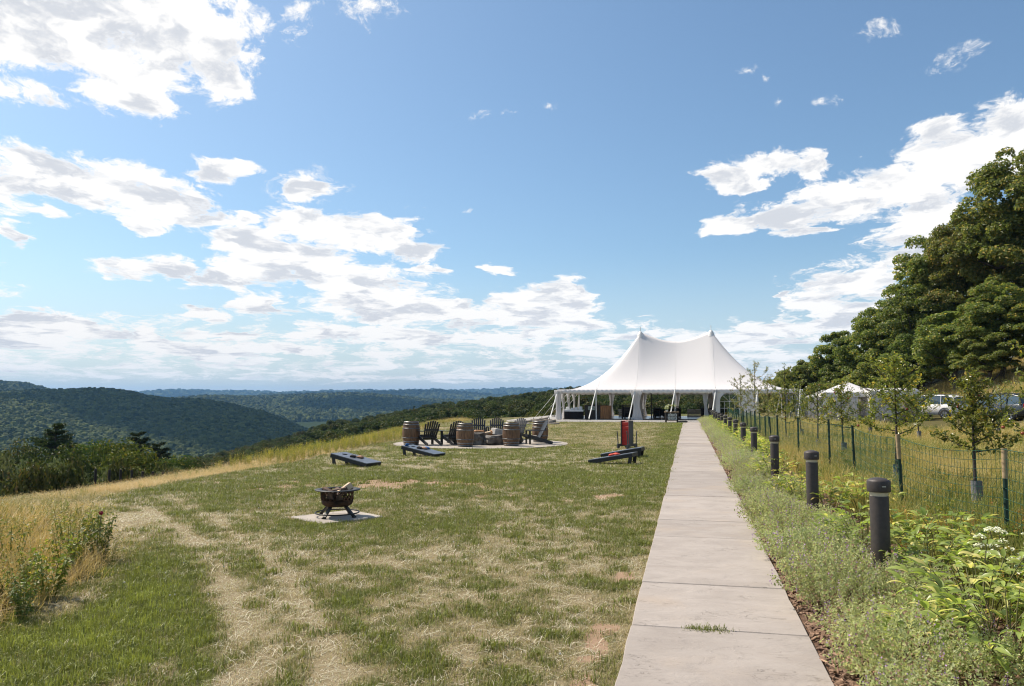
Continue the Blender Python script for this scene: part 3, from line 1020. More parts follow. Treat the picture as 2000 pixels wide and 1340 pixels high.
# ------------------------------------------------------------------ far woods on the hills: crowns by the thousand
def blob(seed, flat=.85):
    bm = bmesh.new(); bmesh.ops.create_icosphere(bm, subdivisions=2, radius=1.0)
    r = random.Random(seed)
    for v in bm.verts:
        n_ = mnoise.noise(v.co * 1.7 + Vector((seed * 3.1, 0, 0)))
        v.co *= 1 + .34 * n_ + r.uniform(-.13, .13)
        v.co.z *= flat
    me = bpy.data.meshes.new('crown_clump'); bm.to_mesh(me); bm.free()
    return me
LF_FAR = leaf_mat('far_crowns', (0.016, 0.030, 0.010), (0.072, 0.084, 0.026), None, .0, .9, .1, island=False)
blobs_far = [blob(i, f) for i, f in enumerate((.8, .95, 1.1, .7))]
for m_ in blobs_far:
    m_.materials.append(LF_FAR)
def clothe(hname, n, size, t0, t1, label, seed, a_lim=None):
    surf, A_, D, front = HILL_SURF[hname]
    r = np.random.default_rng(seed)
    a = r.uniform(*(a_lim or (A_[0], A_[-1])), n); t = r.uniform(t0, t1, n)
    x, y, z = surf(a, t)
    s = size * r.uniform(.6, 1.25, n) * (0.75 + .6 * fbm(x, y, size * 22, 3, seed))
    sc = np.stack([s, s, s * r.uniform(.75, 1.25, n)], 1)
    scatter('woodland', np.stack([x, y, z + size * .25], 1), r.uniform(0, 6.28, n), sc, blobs_far, label)
fov = (-math.atan(1060 / 1500), math.atan(1060 / 1500))
clothe('hill', 62000, 5.0, .05, 1.08, 'dense woodland covering the dark near hill', 11, (-.92, -.20))
clothe('hill.001', 22000, 9.0, .3, 1.06, 'woodland on the lighter hill behind', 12, (-.92, -.48))
clothe('hill.002', 34000, 9.5, .25, 1.06, 'woodland covering the sunny hill across the valley', 13, (-.42, .12))
clothe('hill.003', 9000, 30.0, .6, 1.05, 'woodland on the far blue ridge', 14, (-.56, .45))
clothe('hill.004', 9000, 20.0, .5, 1.05, 'woodland on the low blue hill', 15)

# ------------------------------------------------------------------ woods on the slope below the lawn
WOOD = [broadleaf('wood_tree', 21, 11.5, 4.3, 2.6, 42, 5200, .46, (WD_DARK, BARK)),
        broadleaf('wood_tree', 22, 12.5, 4.8, 3.0, 46, 5600, .48, (WD_OAK, BARK)),
        broadleaf('wood_tree', 23, 10.5, 4.0, 2.2, 38, 4800, .44, (WD_GREEN, BARK)),
        broadleaf('wood_tree', 24, 11.0, 4.4, 2.4, 40, 5000, .46, (WD_OLIVE, BARK)),
        pine('wood_pine', 25, 13.5, 3.2, (LF_PINE, BARK)),
        broadleaf('wood_tree', 26, 9.0, 3.8, 1.6, 34, 4400, .42, (WD_YEL, BARK))]
KINDW = ['dark green broadleaf tree', 'dense mid green oak-like tree', 'fresh green round-headed tree', 'olive brown broadleaf tree', 'dark pointed pine', 'yellow green bushy tree']
r = np.random.default_rng(5)
cand = []
step = 5.6
for d in np.arange(70, 640, step * .9):
    na = int(math.radians(100) * d / (step * (1 + d / 900)))
    for i in range(na):
        a = math.radians(-46 + 100 * (i + r.random()) / na); dd = d + r.uniform(-2.4, 2.4)
        cand.append((math.sin(a) * dd, math.cos(a) * dd))
cand = np.array(cand)
sC = sdist(cand[:, 0], cand[:, 1], CREST)
offC = path_off(cand[:, 0], cand[:, 1])
azC = np.degrees(np.arctan2(cand[:, 0], cand[:, 1]))
dC = np.hypot(cand[:, 0], cand[:, 1])
ok = (sC > np.where(azC < -20, 34, np.where(azC < -8, 26, 15))) & (azC > -44) & (azC < 22) & ~((azC < -22) & (dC < 105))
ok &= r.random(len(cand)) < np.where(dC > 330, .62, .92)
cand = cand[ok]; dC = dC[ok]; azC = azC[ok]
pick = r.choice(6, len(cand), p=[.30, .26, .14, .17, .06, .07])
zc = ground_z(cand[:, 0], cand[:, 1])
# each tree grows as high as the skyline of the wood in its direction allows
skyrow, nearrow = wood_rows(azC)
row = skyrow + (nearrow - skyrow) * np.exp(-np.maximum(dC - 85, 0) / 75) + r.uniform(-2, 9, len(cand))
ztop = EYE + (HORIZON - row) / 1500 * dC
Hk = np.array([11.5, 12.5, 10.5, 11.0, 13.5, 9.0])[pick]
scl = np.clip((ztop - zc) / Hk, .0, r.uniform(.85, 1.15, len(cand)))
ok = scl > .30
cand, dC, azC, pick, zc, scl = cand[ok], dC[ok], azC[ok], pick[ok], zc[ok], scl[ok]
wid = np.maximum(scl, .62) * r.uniform(.85, 1.15, len(cand))
# crowns of the nearest rank behind the tent keep low enough to let the sky show over them
infov = (azC > -34.5) & (azC < 20)
near = np.argsort(dC + np.where(infov, 0, 1e4))[:150]
isn = np.zeros(len(cand), bool); isn[near] = True
WM = [bpy.data.meshes.new('x')]
def joined(tm, cm):                # trunk and crown in one mesh, for the massed trees
    bm = bmesh.new(); bm.from_mesh(tm); nt = len(bm.faces); bm.from_mesh(cm)
    bm.faces.ensure_lookup_table()
    for i in range(nt, len(bm.faces)):
        bm.faces[i].material_index = 1
    me = bpy.data.meshes.new('massed_tree'); bm.to_mesh(me); bm.free()
    me.materials.append(tm.materials[0]); me.materials.append(cm.materials[0])
    return me
WJ = [joined(*w) for w in WOOD]
m_ = ~isn
scatter('woodland', np.stack([cand[m_, 0], cand[m_, 1], zc[m_] - .2], 1), r.uniform(0, 6.28, m_.sum()), np.stack([wid[m_], wid[m_], scl[m_]], 1), WJ, 'mixed woodland filling the slope and valley below the lawn', pick=pick[m_])
PLACES = [(-200, 'below the left edge bushes'), (120, 'behind the two near pines'), (260, 'right of the narrow dark pine'), (430, 'above the left end of the goldenrod'), (560, 'above the leftmost cornhole board'), (700, 'left of the patio above the goldenrod'),
          (800, 'behind the leftmost barrel'), (880, 'behind the front middle barrel'), (940, 'behind the facing pair of chairs'), (1000, 'left of the tent guys'), (1085, 'behind the buffet corner of the tent'), (1160, 'behind the tent by the wooden bar'),
          (1240, 'behind the tent by the middle drape'), (1320, 'behind the tent by the flower table'), (1390, 'behind the tent window wall'), (1520, 'beyond the right end of the tent')]
slot = {}
pxn = 1000 + 1500 * np.tan(np.radians(azC))
for i in near:
    w = max(j for j, q in enumerate(PLACES) if q[0] <= pxn[i] or j == 0)
    slot.setdefault((int(pick[i]), w), []).append(i)
for (kd, w), ids in slot.items():
    ids.sort(key=lambda i: dC[i])
    n_ = len(ids)
    names_ = {1: [''], 2: ['nearer ', 'farther '], 3: ['nearest ', 'middle ', 'farthest ']}.get(n_, (['nearest '] + [q + ' nearest ' for q in ('second', 'third', 'fourth', 'fifth', 'sixth', 'seventh', 'eighth', 'ninth', 'tenth')])[:n_ - 1] + ['farthest '])
    for i, w_ in zip(ids, names_):
        tree('pine_tree' if kd == 4 else 'woodland_tree', f'{w_}{KINDW[kd]} in the wood {PLACES[w][1]}', WOOD[kd], cand[i, 0], cand[i, 1], (float(wid[i]), float(wid[i]), float(scl[i])), r.uniform(0, 6.28), 'trees of the wood ' + PLACES[w][1])

# ------------------------------------------------------------------ trees and bushes just beyond the meadow, lower left
BUSH = broadleaf('bush', 41, 3.4, 1.9, .15, 60, 9000, .12, (WD_GREY, BARK), egg=.6)
BUSH2 = broadleaf('bush', 42, 3.0, 1.7, .15, 52, 8000, .12, (WD_OLIVE, BARK), egg=.6)
NEARB = broadleaf('tree', 43, 8.5, 3.6, 1.5, 80, 15000, .20, (WD_GREEN, BARK))
NEARD = broadleaf('tree', 44, 9.0, 3.5, 1.6, 76, 15000, .20, (WD_OAK, BARK))
NEARY = broadleaf('tree', 45, 7.0, 3.2, 1.2, 70, 14000, .19, (WD_YEL, BARK))
NEARO = broadleaf('tree', 48, 7.5, 3.4, 1.2, 70, 14000, .19, (WD_OLIVE, BARK))
PINEA = pine('pine', 46, 13, 4.2, (LF_PINE, BARK), 13, 9000, .26)
PINEB = pine('pine', 47, 12, 3.4, (LF_PINE, BARK), 14, 8000, .25)
LEFT = [  # px, top row, depth, meshes, mesh height, name, label, category
 (22, 868, 78, NEARO, 7.5, 'olive_tree_clump', 'olive brown tree at the far left edge above the meadow', 'tree'),
 (109, 838, 84, PINEA, 13, 'pine_tree', 'tall broad pine standing above the bushes, left of the two pines', 'pine'),
 (70, 872, 70, NEARD, 9, 'leafy_tree', 'dark green tree directly left of the tall broad pine', 'tree'),
 (150, 866, 66, NEARD, 9, 'leafy_tree', 'mid green tree in front of the tall broad pine', 'tree'),
 (182, 856, 74, NEARB, 8.5, 'leafy_tree', 'round light green tree between the two pines', 'tree'),
 (222, 868, 70, NEARY, 7, 'leafy_tree', 'yellow green tree left of the smaller pine', 'tree'),
 (250, 884, 58, NEARY, 7, 'leafy_tree', 'low golden green tree in front of the smaller pine', 'tree'),
 (272, 852, 88, PINEB, 12, 'pine_tree', 'smaller dark pine right of the round light green tree', 'pine'),
 (312, 872, 84, PINEB, 12, 'pine_tree', 'narrow dark pine at the right end of the near trees', 'pine'),
 (345, 886, 78, NEARB, 8.5, 'leafy_tree', 'bright green small tree right of the narrow pine', 'tree'),
 (395, 890, 80, NEARD, 9, 'leafy_tree', 'dark low tree just above the meadow crest', 'tree'),
 (450, 884, 90, NEARO, 7.5, 'leafy_tree', 'olive tree behind the yellow weeds on the crest', 'tree'),
 (40, 892, 44, BUSH, 3.4, 'bush', 'grey green bush nearest the left edge beyond the meadow', 'bush'),
 (-20, 880, 42, BUSH, 3.4, 'bush', 'large grey green bush cut by the left edge', 'bush'),
 (95, 890, 46, BUSH, 3.4, 'bush', 'grey green bush below the tall broad pine', 'bush'),
 (128, 902, 40, BUSH2, 3.0, 'bush', 'brownish bush with twiggy foot below the mid green tree', 'bush'),
 (66, 912, 36, BUSH2, 3.0, 'bush', 'low brownish bush at the edge of the meadow', 'bush'),
 (165, 898, 48, BUSH, 3.4, 'bush', 'dusty green bush under the round light green tree', 'bush'),
 (205, 906, 46, BUSH, 3.4, 'bush', 'pale bush behind the dark fence posts', 'bush'),
 (240, 905, 46, BUSH2, 3.0, 'bush', 'olive bush behind the last of the dark fence posts', 'bush'),
 (285, 908, 48, BUSH, 3.4, 'bush', 'pale bush below the smaller pine', 'bush'),
 (325, 910, 50, BUSH2, 3.0, 'bush', 'small olive bush below the narrow dark pine', 'bush'),
 (372, 905, 52, BUSH, 3.4, 'bush', 'pale bush in front of the dark low tree', 'bush'),
]
for (px, py, dep, ms, mh, nm, lb, ct) in LEFT:
    t_ = at(px, py, dep); g0 = gz(t_.x, t_.y)
    h = max(1.6, t_.z - g0)
    s = h / (mh * .97)
    wv = min(max(s, .75), 1.35)
    tree(nm, lb, ms, t_.x, t_.y, (wv, wv, s), r.uniform(0, 6.28), 'trees and bushes beyond the meadow', cat=ct)

# ------------------------------------------------------------------ tall trees on the bank at the right
BIGA = broadleaf('oak', 61, 25, 10.5, 3.0, 230, 60000, .36, (LF_OLIVE, BARK), lob=(.075, .17), egg=.9)
BIGB = broadleaf('oak', 62, 20, 8.5, 2.2, 190, 48000, .34, (LF_OAK, BARK), lob=(.08, .18), egg=.9)
BIGC = broadleaf('oak', 63, 15, 6.5, 1.6, 130, 32000, .32, (LF_OAK, BARK), lob=(.09, .20), egg=.8)
BIGD = broadleaf('maple', 64, 13, 5.6, 1.4, 100, 24000, .31, (LF_DARK, BARK), lob=(.10, .22), egg=.7)
BIGE = broadleaf('maple', 65, 10, 4.8, .8, 80, 18000, .30, (LF_OLIVE, BARK), lob=(.11, .24), egg=.7)
RIGHT = [
 (2010, 262, 74, BIGA, 25, 1.0, 'tallest olive green oak at the right edge'),
 (1900, 392, 78, BIGA, 25, .92, 'big olive green oak left of the tallest one'),
 (1835, 440, 82, BIGB, 20, 1.0, 'big dark green oak below the white cloud, third from the right edge'),
 (1950, 540, 66, BIGB, 20, .85, 'dark green oak in front of the tallest one, above the parked vehicles'),
 (1795, 545, 80, BIGB, 20, .9, 'dark green oak above the white suv'),
 (1735, 572, 88, BIGB, 20, .9, 'dark oak with a flat crown shoulder above the small white marquee'),
 (1695, 612, 92, BIGC, 15, 1.0, 'dark oak behind the small white marquee'),
 (1860, 600, 70, BIGC, 15, 1.0, 'grey green tree low on the bank behind the white suv'),
 (1790, 640, 74, BIGD, 13, 1.0, 'low dark tree behind the gap between marquee and white suv'),
 (1930, 640, 64, BIGD, 13, .9, 'low dark tree at the top of the golden bank'),
 (1655, 672, 98, BIGC, 15, .9, 'dark tree at the left shoulder of the tall wood'),
 (1612, 697, 104, BIGD, 13, 1.0, 'olive tree left of the tall wood, above the white marquees'),
 (1572, 712, 108, BIGE, 10, 1.0, 'brownish tree behind the orchard rows'),
 (1535, 722, 112, BIGE, 10, 1.0, 'small dark tree at the end of the tall wood beside the tent'),
 (1720, 690, 80, BIGE, 10, 1.1, 'olive undergrowth tree below the flat-shouldered oak'),
 (1660, 728, 84, BIGE, 10, 1.0, 'low tree directly behind the small white marquee'),
 (1600, 742, 92, BIGD, 13, .8, 'low dark tree behind the leftmost white marquee'),
 (1640, 640, 100, BIGC, 15, 1.0, 'dark tree filling the left flank of the tall wood'),
 (1585, 690, 106, BIGC, 15, .9, 'dense tree behind the slim upright apple tree'),
 (1555, 705, 104, BIGD, 13, .9, 'dark tree between the apple rows and the tall wood'),
 (1517, 730, 116, BIGD, 13, .8, 'rounded tree at the far end of the tall wood'),
 (1500, 745, 118, BIGE, 10, .9, 'distant small tree between tent and tall wood'),
 (2110, 330, 84, BIGA, 25, 1.0, 'big oak mostly beyond the right edge'),
 (2060, 560, 62, BIGC, 15, 1.0, 'dark tree at the right edge low on the bank'),
]
for (px, py, dep, ms, mh, wf, lb) in RIGHT:
    t_ = at(px, py, dep); g0 = gz(t_.x, t_.y)
    s = max(2.0, t_.z - g0) / (mh * .98)
    w_ = wf * min(max(s, .7), 1.25)
    tree('oak_tree' if ms in (BIGA, BIGB, BIGC) else 'leafy_tree', lb, ms, t_.x, t_.y, (w_, w_, s), r.uniform(0, 6.28), 'tall wood on the bank')

# ------------------------------------------------------------------ turf, meadow, weeds
def blade_mesh(name, n, spread, h, w, lean, m_, seed, seg=1, head=0.0):
    r = np.random.default_rng(seed)
    b = np.stack([r.normal(0, spread, n), r.normal(0, spread, n), np.zeros(n)], 1)
    a = r.uniform(0, 6.28, n); H = h * r.uniform(.55, 1.2, n); ln = np.abs(r.normal(0, lean, n)) * H
    dr = np.stack([np.cos(a), np.sin(a), np.zeros(n)], 1); sd = np.stack([-np.sin(a), np.cos(a), np.zeros(n)], 1)
    wd = (w * r.uniform(.7, 1.3, n))[:, None]
    V = [b - sd * wd * .5, b + sd * wd * .5]
    up = np.array([0, 0, 1.0])
    mid = b + dr * (ln * .35)[:, None] + up * (H * .6)[:, None]
    tip = b + dr * ln[:, None] + up * (H * (1 - .25 * (ln / H) ** 2))[:, None]
    V = np.stack([b - sd * wd * .5, b + sd * wd * .5, mid + sd * wd * .38, mid - sd * wd * .38, tip + sd * wd * .08, tip - sd * wd * .08], 1).reshape(-1, 3)
    i = np.arange(n)[:, None] * 6
    F = np.concatenate([i + np.array([[0, 1, 2, 3]]), i + np.array([[3, 2, 4, 5]])])
    if head > 0:                   # seed heads: small upright lozenges crossing at the tip
        q = r.choice(n, int(n * .45), replace=False)
        c = tip[q] + up * head * .3
        V2, F2 = leaf_quads(c, sd[q], np.tile(up, (len(q), 1)) + dr[q] * .4, np.full(len(q), head), np.full(len(q), head * .17), 0)
        F = np.concatenate([F, F2 + len(V)]); V = np.concatenate([V, V2])
    return np_mesh(name, V, F, m_)

def blade_mat(name, ga, gb, dry_, dry2, trans=.3, jitter=.5):
    m_, k_, b, o = new_mat(name)
    gm = k_.n('ShaderNodeNewGeometry')
    a = k_.n('ShaderNodeAttribute', attribute_name='tint'); a.attribute_type = 'INSTANCER'
    rn = gm.outputs['Random Per Island']
    r2 = k_.m('FRACT', k_.m('MULTIPLY', rn, 91.7))
    f_ = k_.m('ADD', a.outputs['Fac'], k_.m('MULTIPLY', k_.m('SUBTRACT', rn, .5), jitter))
    c_ = k_.mix(k_.ramp(f_, .25, .75), k_.mix(r2, ga, gb), k_.mix(r2, dry_, dry2))
    c_ = k_.mix(k_.ramp(f_, .95, 1.35), c_, (0.66, 0.60, 0.46))
    c_ = k_.mix(k_.ramp(f_, -.60, -.08, 1, 0), c_, (0.37, 0.40, 0.085))
    k_.link(c_, b.inputs['Base Color'])
    b.inputs['Roughness'].default_value = .5; b.inputs['Specular IOR Level'].default_value = .35
    tr = k_.n('ShaderNodeBsdfTranslucent')
    k_.link(k_.mix(1.0, c_, (1.25, 1.25, .8), 'MULTIPLY'), tr.inputs[0])
    ms = k_.n('ShaderNodeMixShader'); ms.inputs[0].default_value = trans
    k_.link(b.outputs[0], ms.inputs[1]); k_.link(tr.outputs[0], ms.inputs[2]); k_.link(ms.outputs[0], o.inputs[0])
    return m_
BL_TURF = blade_mat('turf_blades', (0.120, 0.142, 0.030), (0.275, 0.290, 0.066), (0.36, 0.285, 0.155), (0.62, 0.525, 0.335))
BL_MEAD = blade_mat('meadow_blades', (0.13, 0.15, 0.03), (0.26, 0.25, 0.06), (0.50, 0.34, 0.12), (0.72, 0.54, 0.25), .3)
BL_FIELD = blade_mat('field_blades', (0.15, 0.19, 0.035), (0.31, 0.32, 0.075), (0.52, 0.37, 0.11), (0.70, 0.56, 0.24), .3)

def sector(n, r0, r1, a0, a1, rg):
    d = np.sqrt(rg.uniform(r0 ** 2, r1 ** 2, n)); a = np.radians(rg.uniform(a0, a1, n))
    return np.sin(a) * d, np.cos(a) * d
rg = np.random.default_rng(77)
X, Y, SC, ZS = [], [], [], []
for r0, r1, dens_, s in ((3.6, 8, 620, .85), (8, 14, 330, 1.05), (14, 24, 130, 1.5), (24, 42, 46, 2.2), (42, 66, 17, 3.2)):
    n_ = int(dens_ * .5 * math.radians(78) * (r1 ** 2 - r0 ** 2))
    x, y = sector(n_, r0, r1, -40, 38, rg)
    X.append(x); Y.append(y); SC.append(np.full(n_, s)); ZS.append(np.full(n_, s ** .45))
X, Y, SC, ZS = map(np.concatenate, (X, Y, SC, ZS))
off, al, sm = path_off(X, Y), path_along(X, Y), sdist(X, Y, MOWN)
dry, bare = lawn(X, Y)
fr = fbm(X, Y, .5, 2, 8)
tz = np.array([(q[0] - TFL.x) * TV.x + (q[1] - TFL.y) * TV.y for q in zip(X, Y)])
slabx, slaby = X + 2.47, Y - 11.0
onslab = (np.abs(slabx * math.cos(.76) + slaby * math.sin(.76)) < .49) & (np.abs(-slabx * math.sin(.76) + slaby * math.cos(.76)) < .44)
keep = (off < -.60 + .16 * (fr - .45)) & (sm < .05) & (np.hypot(X - PIT.x, Y - PIT.y) > PIT_R - .02) & (tz < -3.0) & ~onslab
keep &= rg.random(len(X)) > bare * .86
keep &= rg.random(len(X)) > .45 * dry
X, Y, SC, ZS, dry = X[keep], Y[keep], SC[keep], ZS[keep], dry[keep]
turf_src = [blade_mesh('turf_tuft', 16, .042, .036, .0055, .9, BL_TURF, 100 + i) for i in range(4)] + [blade_mesh('turf_tuft', 9, .05, .055, .005, .8, BL_TURF, 110)]
zt = ground_z(X, Y)
scatter('grass', np.stack([X, Y, zt - .004], 1), rg.uniform(0, 6.28, len(X)), np.stack([SC, SC, ZS * rg.uniform(.65, 1.2, len(X)) * (1.25 - .55 * dry)], 1), turf_src, 'short mown lawn grass, half dry, half green', tint=np.clip(dry + rg.normal(0, .20, len(X)), -.7, 1.6), pick=rg.choice(5, len(X), p=[.22, .22, .22, .22, .12]))

# a weed line in one joint of the path
n_ = 26
a_ = joints[5] + rg.normal(0, .008, n_); o__ = rg.uniform(-.22, .05, n_)
q = np.array([pw(a_[i], o__[i], .035) for i in range(n_)])
scatter('joint_grass', q, rg.uniform(0, 6, n_), rg.uniform(.5, .95, n_), turf_src, 'small grass tuft sprouting from a joint in the path', tint=np.full(n_, .1))

# tall meadow on the left
mead_src = [blade_mesh('meadow_tuft', 26, .10, .62, .0055, .55, BL_MEAD, 120 + i, head=.07) for i in range(4)]
def forb(name, seed, h, m_, n=7, leaf=.07):
    r = np.random.default_rng(seed); P, N, T = [], [], []; tb = MB()
    for i in range(n):
        a = r.random() * 6.28; e = np.array([math.cos(a) * .16, math.sin(a) * .16, h * r.uniform(.7, 1.1)])
        s0 = np.array([math.cos(a) * .05, math.sin(a) * .05, 0])
        tb.tube([s0, e], [.004, .002], 4, cap=False)
        for t in np.linspace(.15, 1, 16):
            q = s0 + (e - s0) * t; b_ = r.random() * 6.28
            dv = np.array([math.cos(b_), math.sin(b_), .25])
            P.append(q + dv * leaf * .5); N.append(np.array([0, 0, 1]) + sph(1, r)[0] * .5); T.append(dv)
    P, N, T = map(np.array, (P, N, T))
    V, F = leaf_quads(P, N, T, np.full(len(P), leaf) * r.uniform(.6, 1.2, len(P)), leaf * .33, .3)
    o = len(tb.v)
    V = np.concatenate([np.array(tb.v), V]); F2 = np.array([f for f in tb.f if len(f) == 4])
    return np_mesh(name, V, np.concatenate([F2, F + o]), m_)
LF_FORB = leaf_mat('weed_leaves', (0.085, 0.125, 0.022), (0.18, 0.20, 0.04), (0.30, 0.24, 0.05), .4, frac=.12)
LF_GOLD = leaf_mat('goldenrod_leaves', (0.13, 0.16, 0.025), (0.25, 0.25, 0.045), (0.42, 0.32, 0.05), .4, frac=.25)
LF_DKF = leaf_mat('dark_weed_leaves', (0.040, 0.075, 0.018), (0.10, 0.14, 0.03), (0.16, 0.15, 0.04), .35, frac=.1)
forbs = [forb('weed', 131, .55, LF_FORB), forb('weed', 132, .45, LF_FORB, 9, .06), forb('weed', 133, .5, LF_DKF, 9, .08)]
golds = [forb('goldenrod', 134, .85, LF_GOLD, 9, .08), forb('goldenrod', 135, .75, LF_GOLD, 9, .08), forb('goldenrod', 136, .7, LF_FORB, 9, .08)]

X, Y, S_ = [], [], []
for r0, r1, dens_, s in ((3.0, 10, 85, .8), (10, 22, 42, 1.0), (22, 66, 9, 1.5)):
    n_ = int(dens_ * .5 * math.radians(48) * (r1 ** 2 - r0 ** 2))
    x, y = sector(n_, r0, r1, -50, -2, rg); X.append(x); Y.append(y); S_.append(np.full(n_, s))
X, Y, S_ = map(np.concatenate, (X, Y, S_))
sm, sc_ = sdist(X, Y, MOWN), sdist(X, Y, CREST)
keep = (sm > .0) & (sc_ < 12) & (rg.random(len(X)) < sstep(sm, -.05, .3) + .15)
X, Y, S_, sm, sc_ = X[keep], Y[keep], S_[keep], sm[keep], sc_[keep]
pn = fbm(X, Y, 1.8, 3, 14)
tint = np.clip(.72 + 1.3 * (pn - .5) + rg.normal(0, .12, len(X)) - .25 * sstep(Y, 24, 34), 0, 1)
hz_ = S_ * (.42 + .5 * sstep(sm, 0, 1.6)) * rg.uniform(.7, 1.2, len(X)) * np.interp(Y, [7, 9, 11, 13, 24, 30, 70], [1, .8, .5, .26, .22, .30, .35])
scatter('meadow_grass', np.stack([X, Y, ground_z(X, Y) - .01], 1), rg.uniform(0, 6.28, len(X)), np.stack([S_, S_, hz_], 1), mead_src, 'tall golden unmown meadow grass', tint=tint)
pick_ = rg.random(len(X)) < np.where(Y > 21, .34, .10) * sstep(pn, .60, .36) * 1.6
q = np.flatnonzero(pick_ & (Y < 21))
scatter('meadow_weeds', np.stack([X[q], Y[q], ground_z(X[q], Y[q])], 1), rg.uniform(0, 6.28, len(q)), rg.uniform(.55, 1.0, len(q)) * np.interp(Y[q], [8, 11, 13], [1, .6, .3]), forbs[:2], 'green leafy weeds among the meadow grass')
m2 = (Y > 21)
q = np.flatnonzero(m2 & (rg.random(len(X)) < .8) & (sc_ < 2.0))
scatter('goldenrod', np.stack([X[q], Y[q], ground_z(X[q], Y[q])], 1), rg.uniform(0, 6.28, len(q)), rg.uniform(.6, 1.05, len(q)) * np.interp(Y[q], [21, 30, 45, 60], [.50, .55, .4, .28]), golds, 'yellow green goldenrod belt along the crest')

# orchard field and bank on the right
field_src = [blade_mesh('field_tuft', 24, .10, .34, .0055, .6, BL_FIELD, 140 + i, head=.05) for i in range(4)]
X, Y, S_ = [], [], []
for r0, r1, dens_, s in ((4, 12, 95, .9), (12, 24, 42, 1.1), (24, 45, 13, 1.7), (45, 92, 4.5, 2.6)):
    n_ = int(dens_ * .5 * math.radians(40) * (r1 ** 2 - r0 ** 2))
    x, y = sector(n_, r0, r1, 4, 44, rg); X.append(x); Y.append(y); S_.append(np.full(n_, s))
X, Y, S_ = map(np.concatenate, (X, Y, S_))
off, al = path_off(X, Y), path_along(X, Y)
tzz = (X - TFL.x) * TV.x + (Y - TFL.y) * TV.y
keep = (off > 2.15) & (tzz < np.where(off < 12, -3.2, 99)) & ~((off > 11.5) & (off < 20) & (al > 38))
X, Y, S_, off = X[keep], Y[keep], S_[keep], off[keep]
pn = fbm(X, Y, 1.5, 4, 21)
tint = np.clip(.30 + 1.9 * (pn - .5) + rg.normal(0, .14, len(X)) + .45 * sstep(off, 18, 21) + .12 * sstep(Y, 15, 30), 0, 1)
hz_ = S_ ** .6 * rg.uniform(.65, 1.15, len(X)) * (1 + .35 * sstep(pn, .45, .65)) * np.interp(off, [4, 9, 18, 20], [1, .55, .45, .8])
scatter('field_grass', np.stack([X, Y, ground_z(X, Y) - .01], 1), rg.uniform(0, 6.28, len(X)), np.stack([S_, S_, hz_], 1), field_src, 'rough orchard grass, green and rusty gold', tint=tint)
LF_RUST = leaf_mat('rusty_weed', (0.24, 0.115, 0.03), (0.36, 0.21, 0.06), (0.16, 0.17, 0.04), .35, frac=.3)
rust = [forb('rusty_weed', 151, .3, LF_RUST, 8, .045), forb('rusty_weed', 152, .26, LF_RUST, 7, .04)]
q = np.flatnonzero((rg.random(len(X)) < .16) & (fbm(X, Y, 1.1, 3, 31) > .52) & (off < 12))
scatter('rusty_weeds', np.stack([X[q], Y[q], ground_z(X[q], Y[q])], 1), rg.uniform(0, 6.28, len(q)), rg.uniform(.7, 1.3, len(q)), rust, 'rust coloured low weeds in the orchard grass')
q = np.flatnonzero((rg.random(len(X)) < .12) & (fbm(X, Y, 1.4, 3, 37) > .50) & (off < 12))
scatter('orchard_weeds', np.stack([X[q], Y[q], ground_z(X[q], Y[q])], 1), rg.uniform(0, 6.28, len(q)), rg.uniform(.5, .9, len(q)), forbs, 'green leafy weeds in the orchard grass')

# bark chips on the bed
CHIP = mat('bark_chip', (0.24, 0.135, 0.080), .9, var=.5, vs=20, col2=(0.46, 0.29, 0.19))
chips = []
for i in range(4):
    m_ = MB(); m_.box((0, 0, .004), (.055, .022, .010), M=Matrix.Rotation(.2 * (i - 1.5), 4, 'X'), bev=.003); chips.append(m_.mesh('bark_chip', CHIP))
n_ = 11000
al_ = 30 * rg.random(n_) ** 1.7 - 2.5; of_ = rg.uniform(.61, 2.1, n_)
of_ = np.where(rg.random(n_) < .5, rg.uniform(.61, 1.0, n_), of_)
q = np.array([pw(al_[i], of_[i]) for i in range(n_)])
q[:, 2] = .028 + .05 * np.sin(np.clip((of_ - .59) / 1.55, 0, 1) * PI)
scatter('bark_chips', q, rg.uniform(0, 6.28, n_), rg.uniform(.6, 1.3, n_) * (1 + al_ * .02), chips, 'loose reddish bark chips on the planting bed', tilt=rg.normal(0, .35, (n_, 2)))

# clover heads dotted through the lawn
CLOV = mat('clover_head', (0.55, 0.52, 0.45), .9, var=.1)
m_ = MB(); m_.lathe([(0, .0), (.009, .004), (.011, .012), (.006, .019), (0, .02)], 7, M=Matrix.Translation((0, 0, .035)))
x, y = sector(700, 4, 22, -36, 16, rg)
ok_ = (path_off(x, y) < -.7) & (sdist(x, y, MOWN) < -.1) & (fbm(x, y, 1.6, 2, 41) > .5)
x, y = x[ok_], y[ok_]
scatter('clover_heads', np.stack([x, y, ground_z(x, y)], 1), rg.uniform(0, 6, len(x)), rg.uniform(.35, .75, len(x)) * np.interp(y, [5, 20], [1, 1.5]), [m_.mesh('clover', CLOV)], 'tiny white clover heads in the lawn')

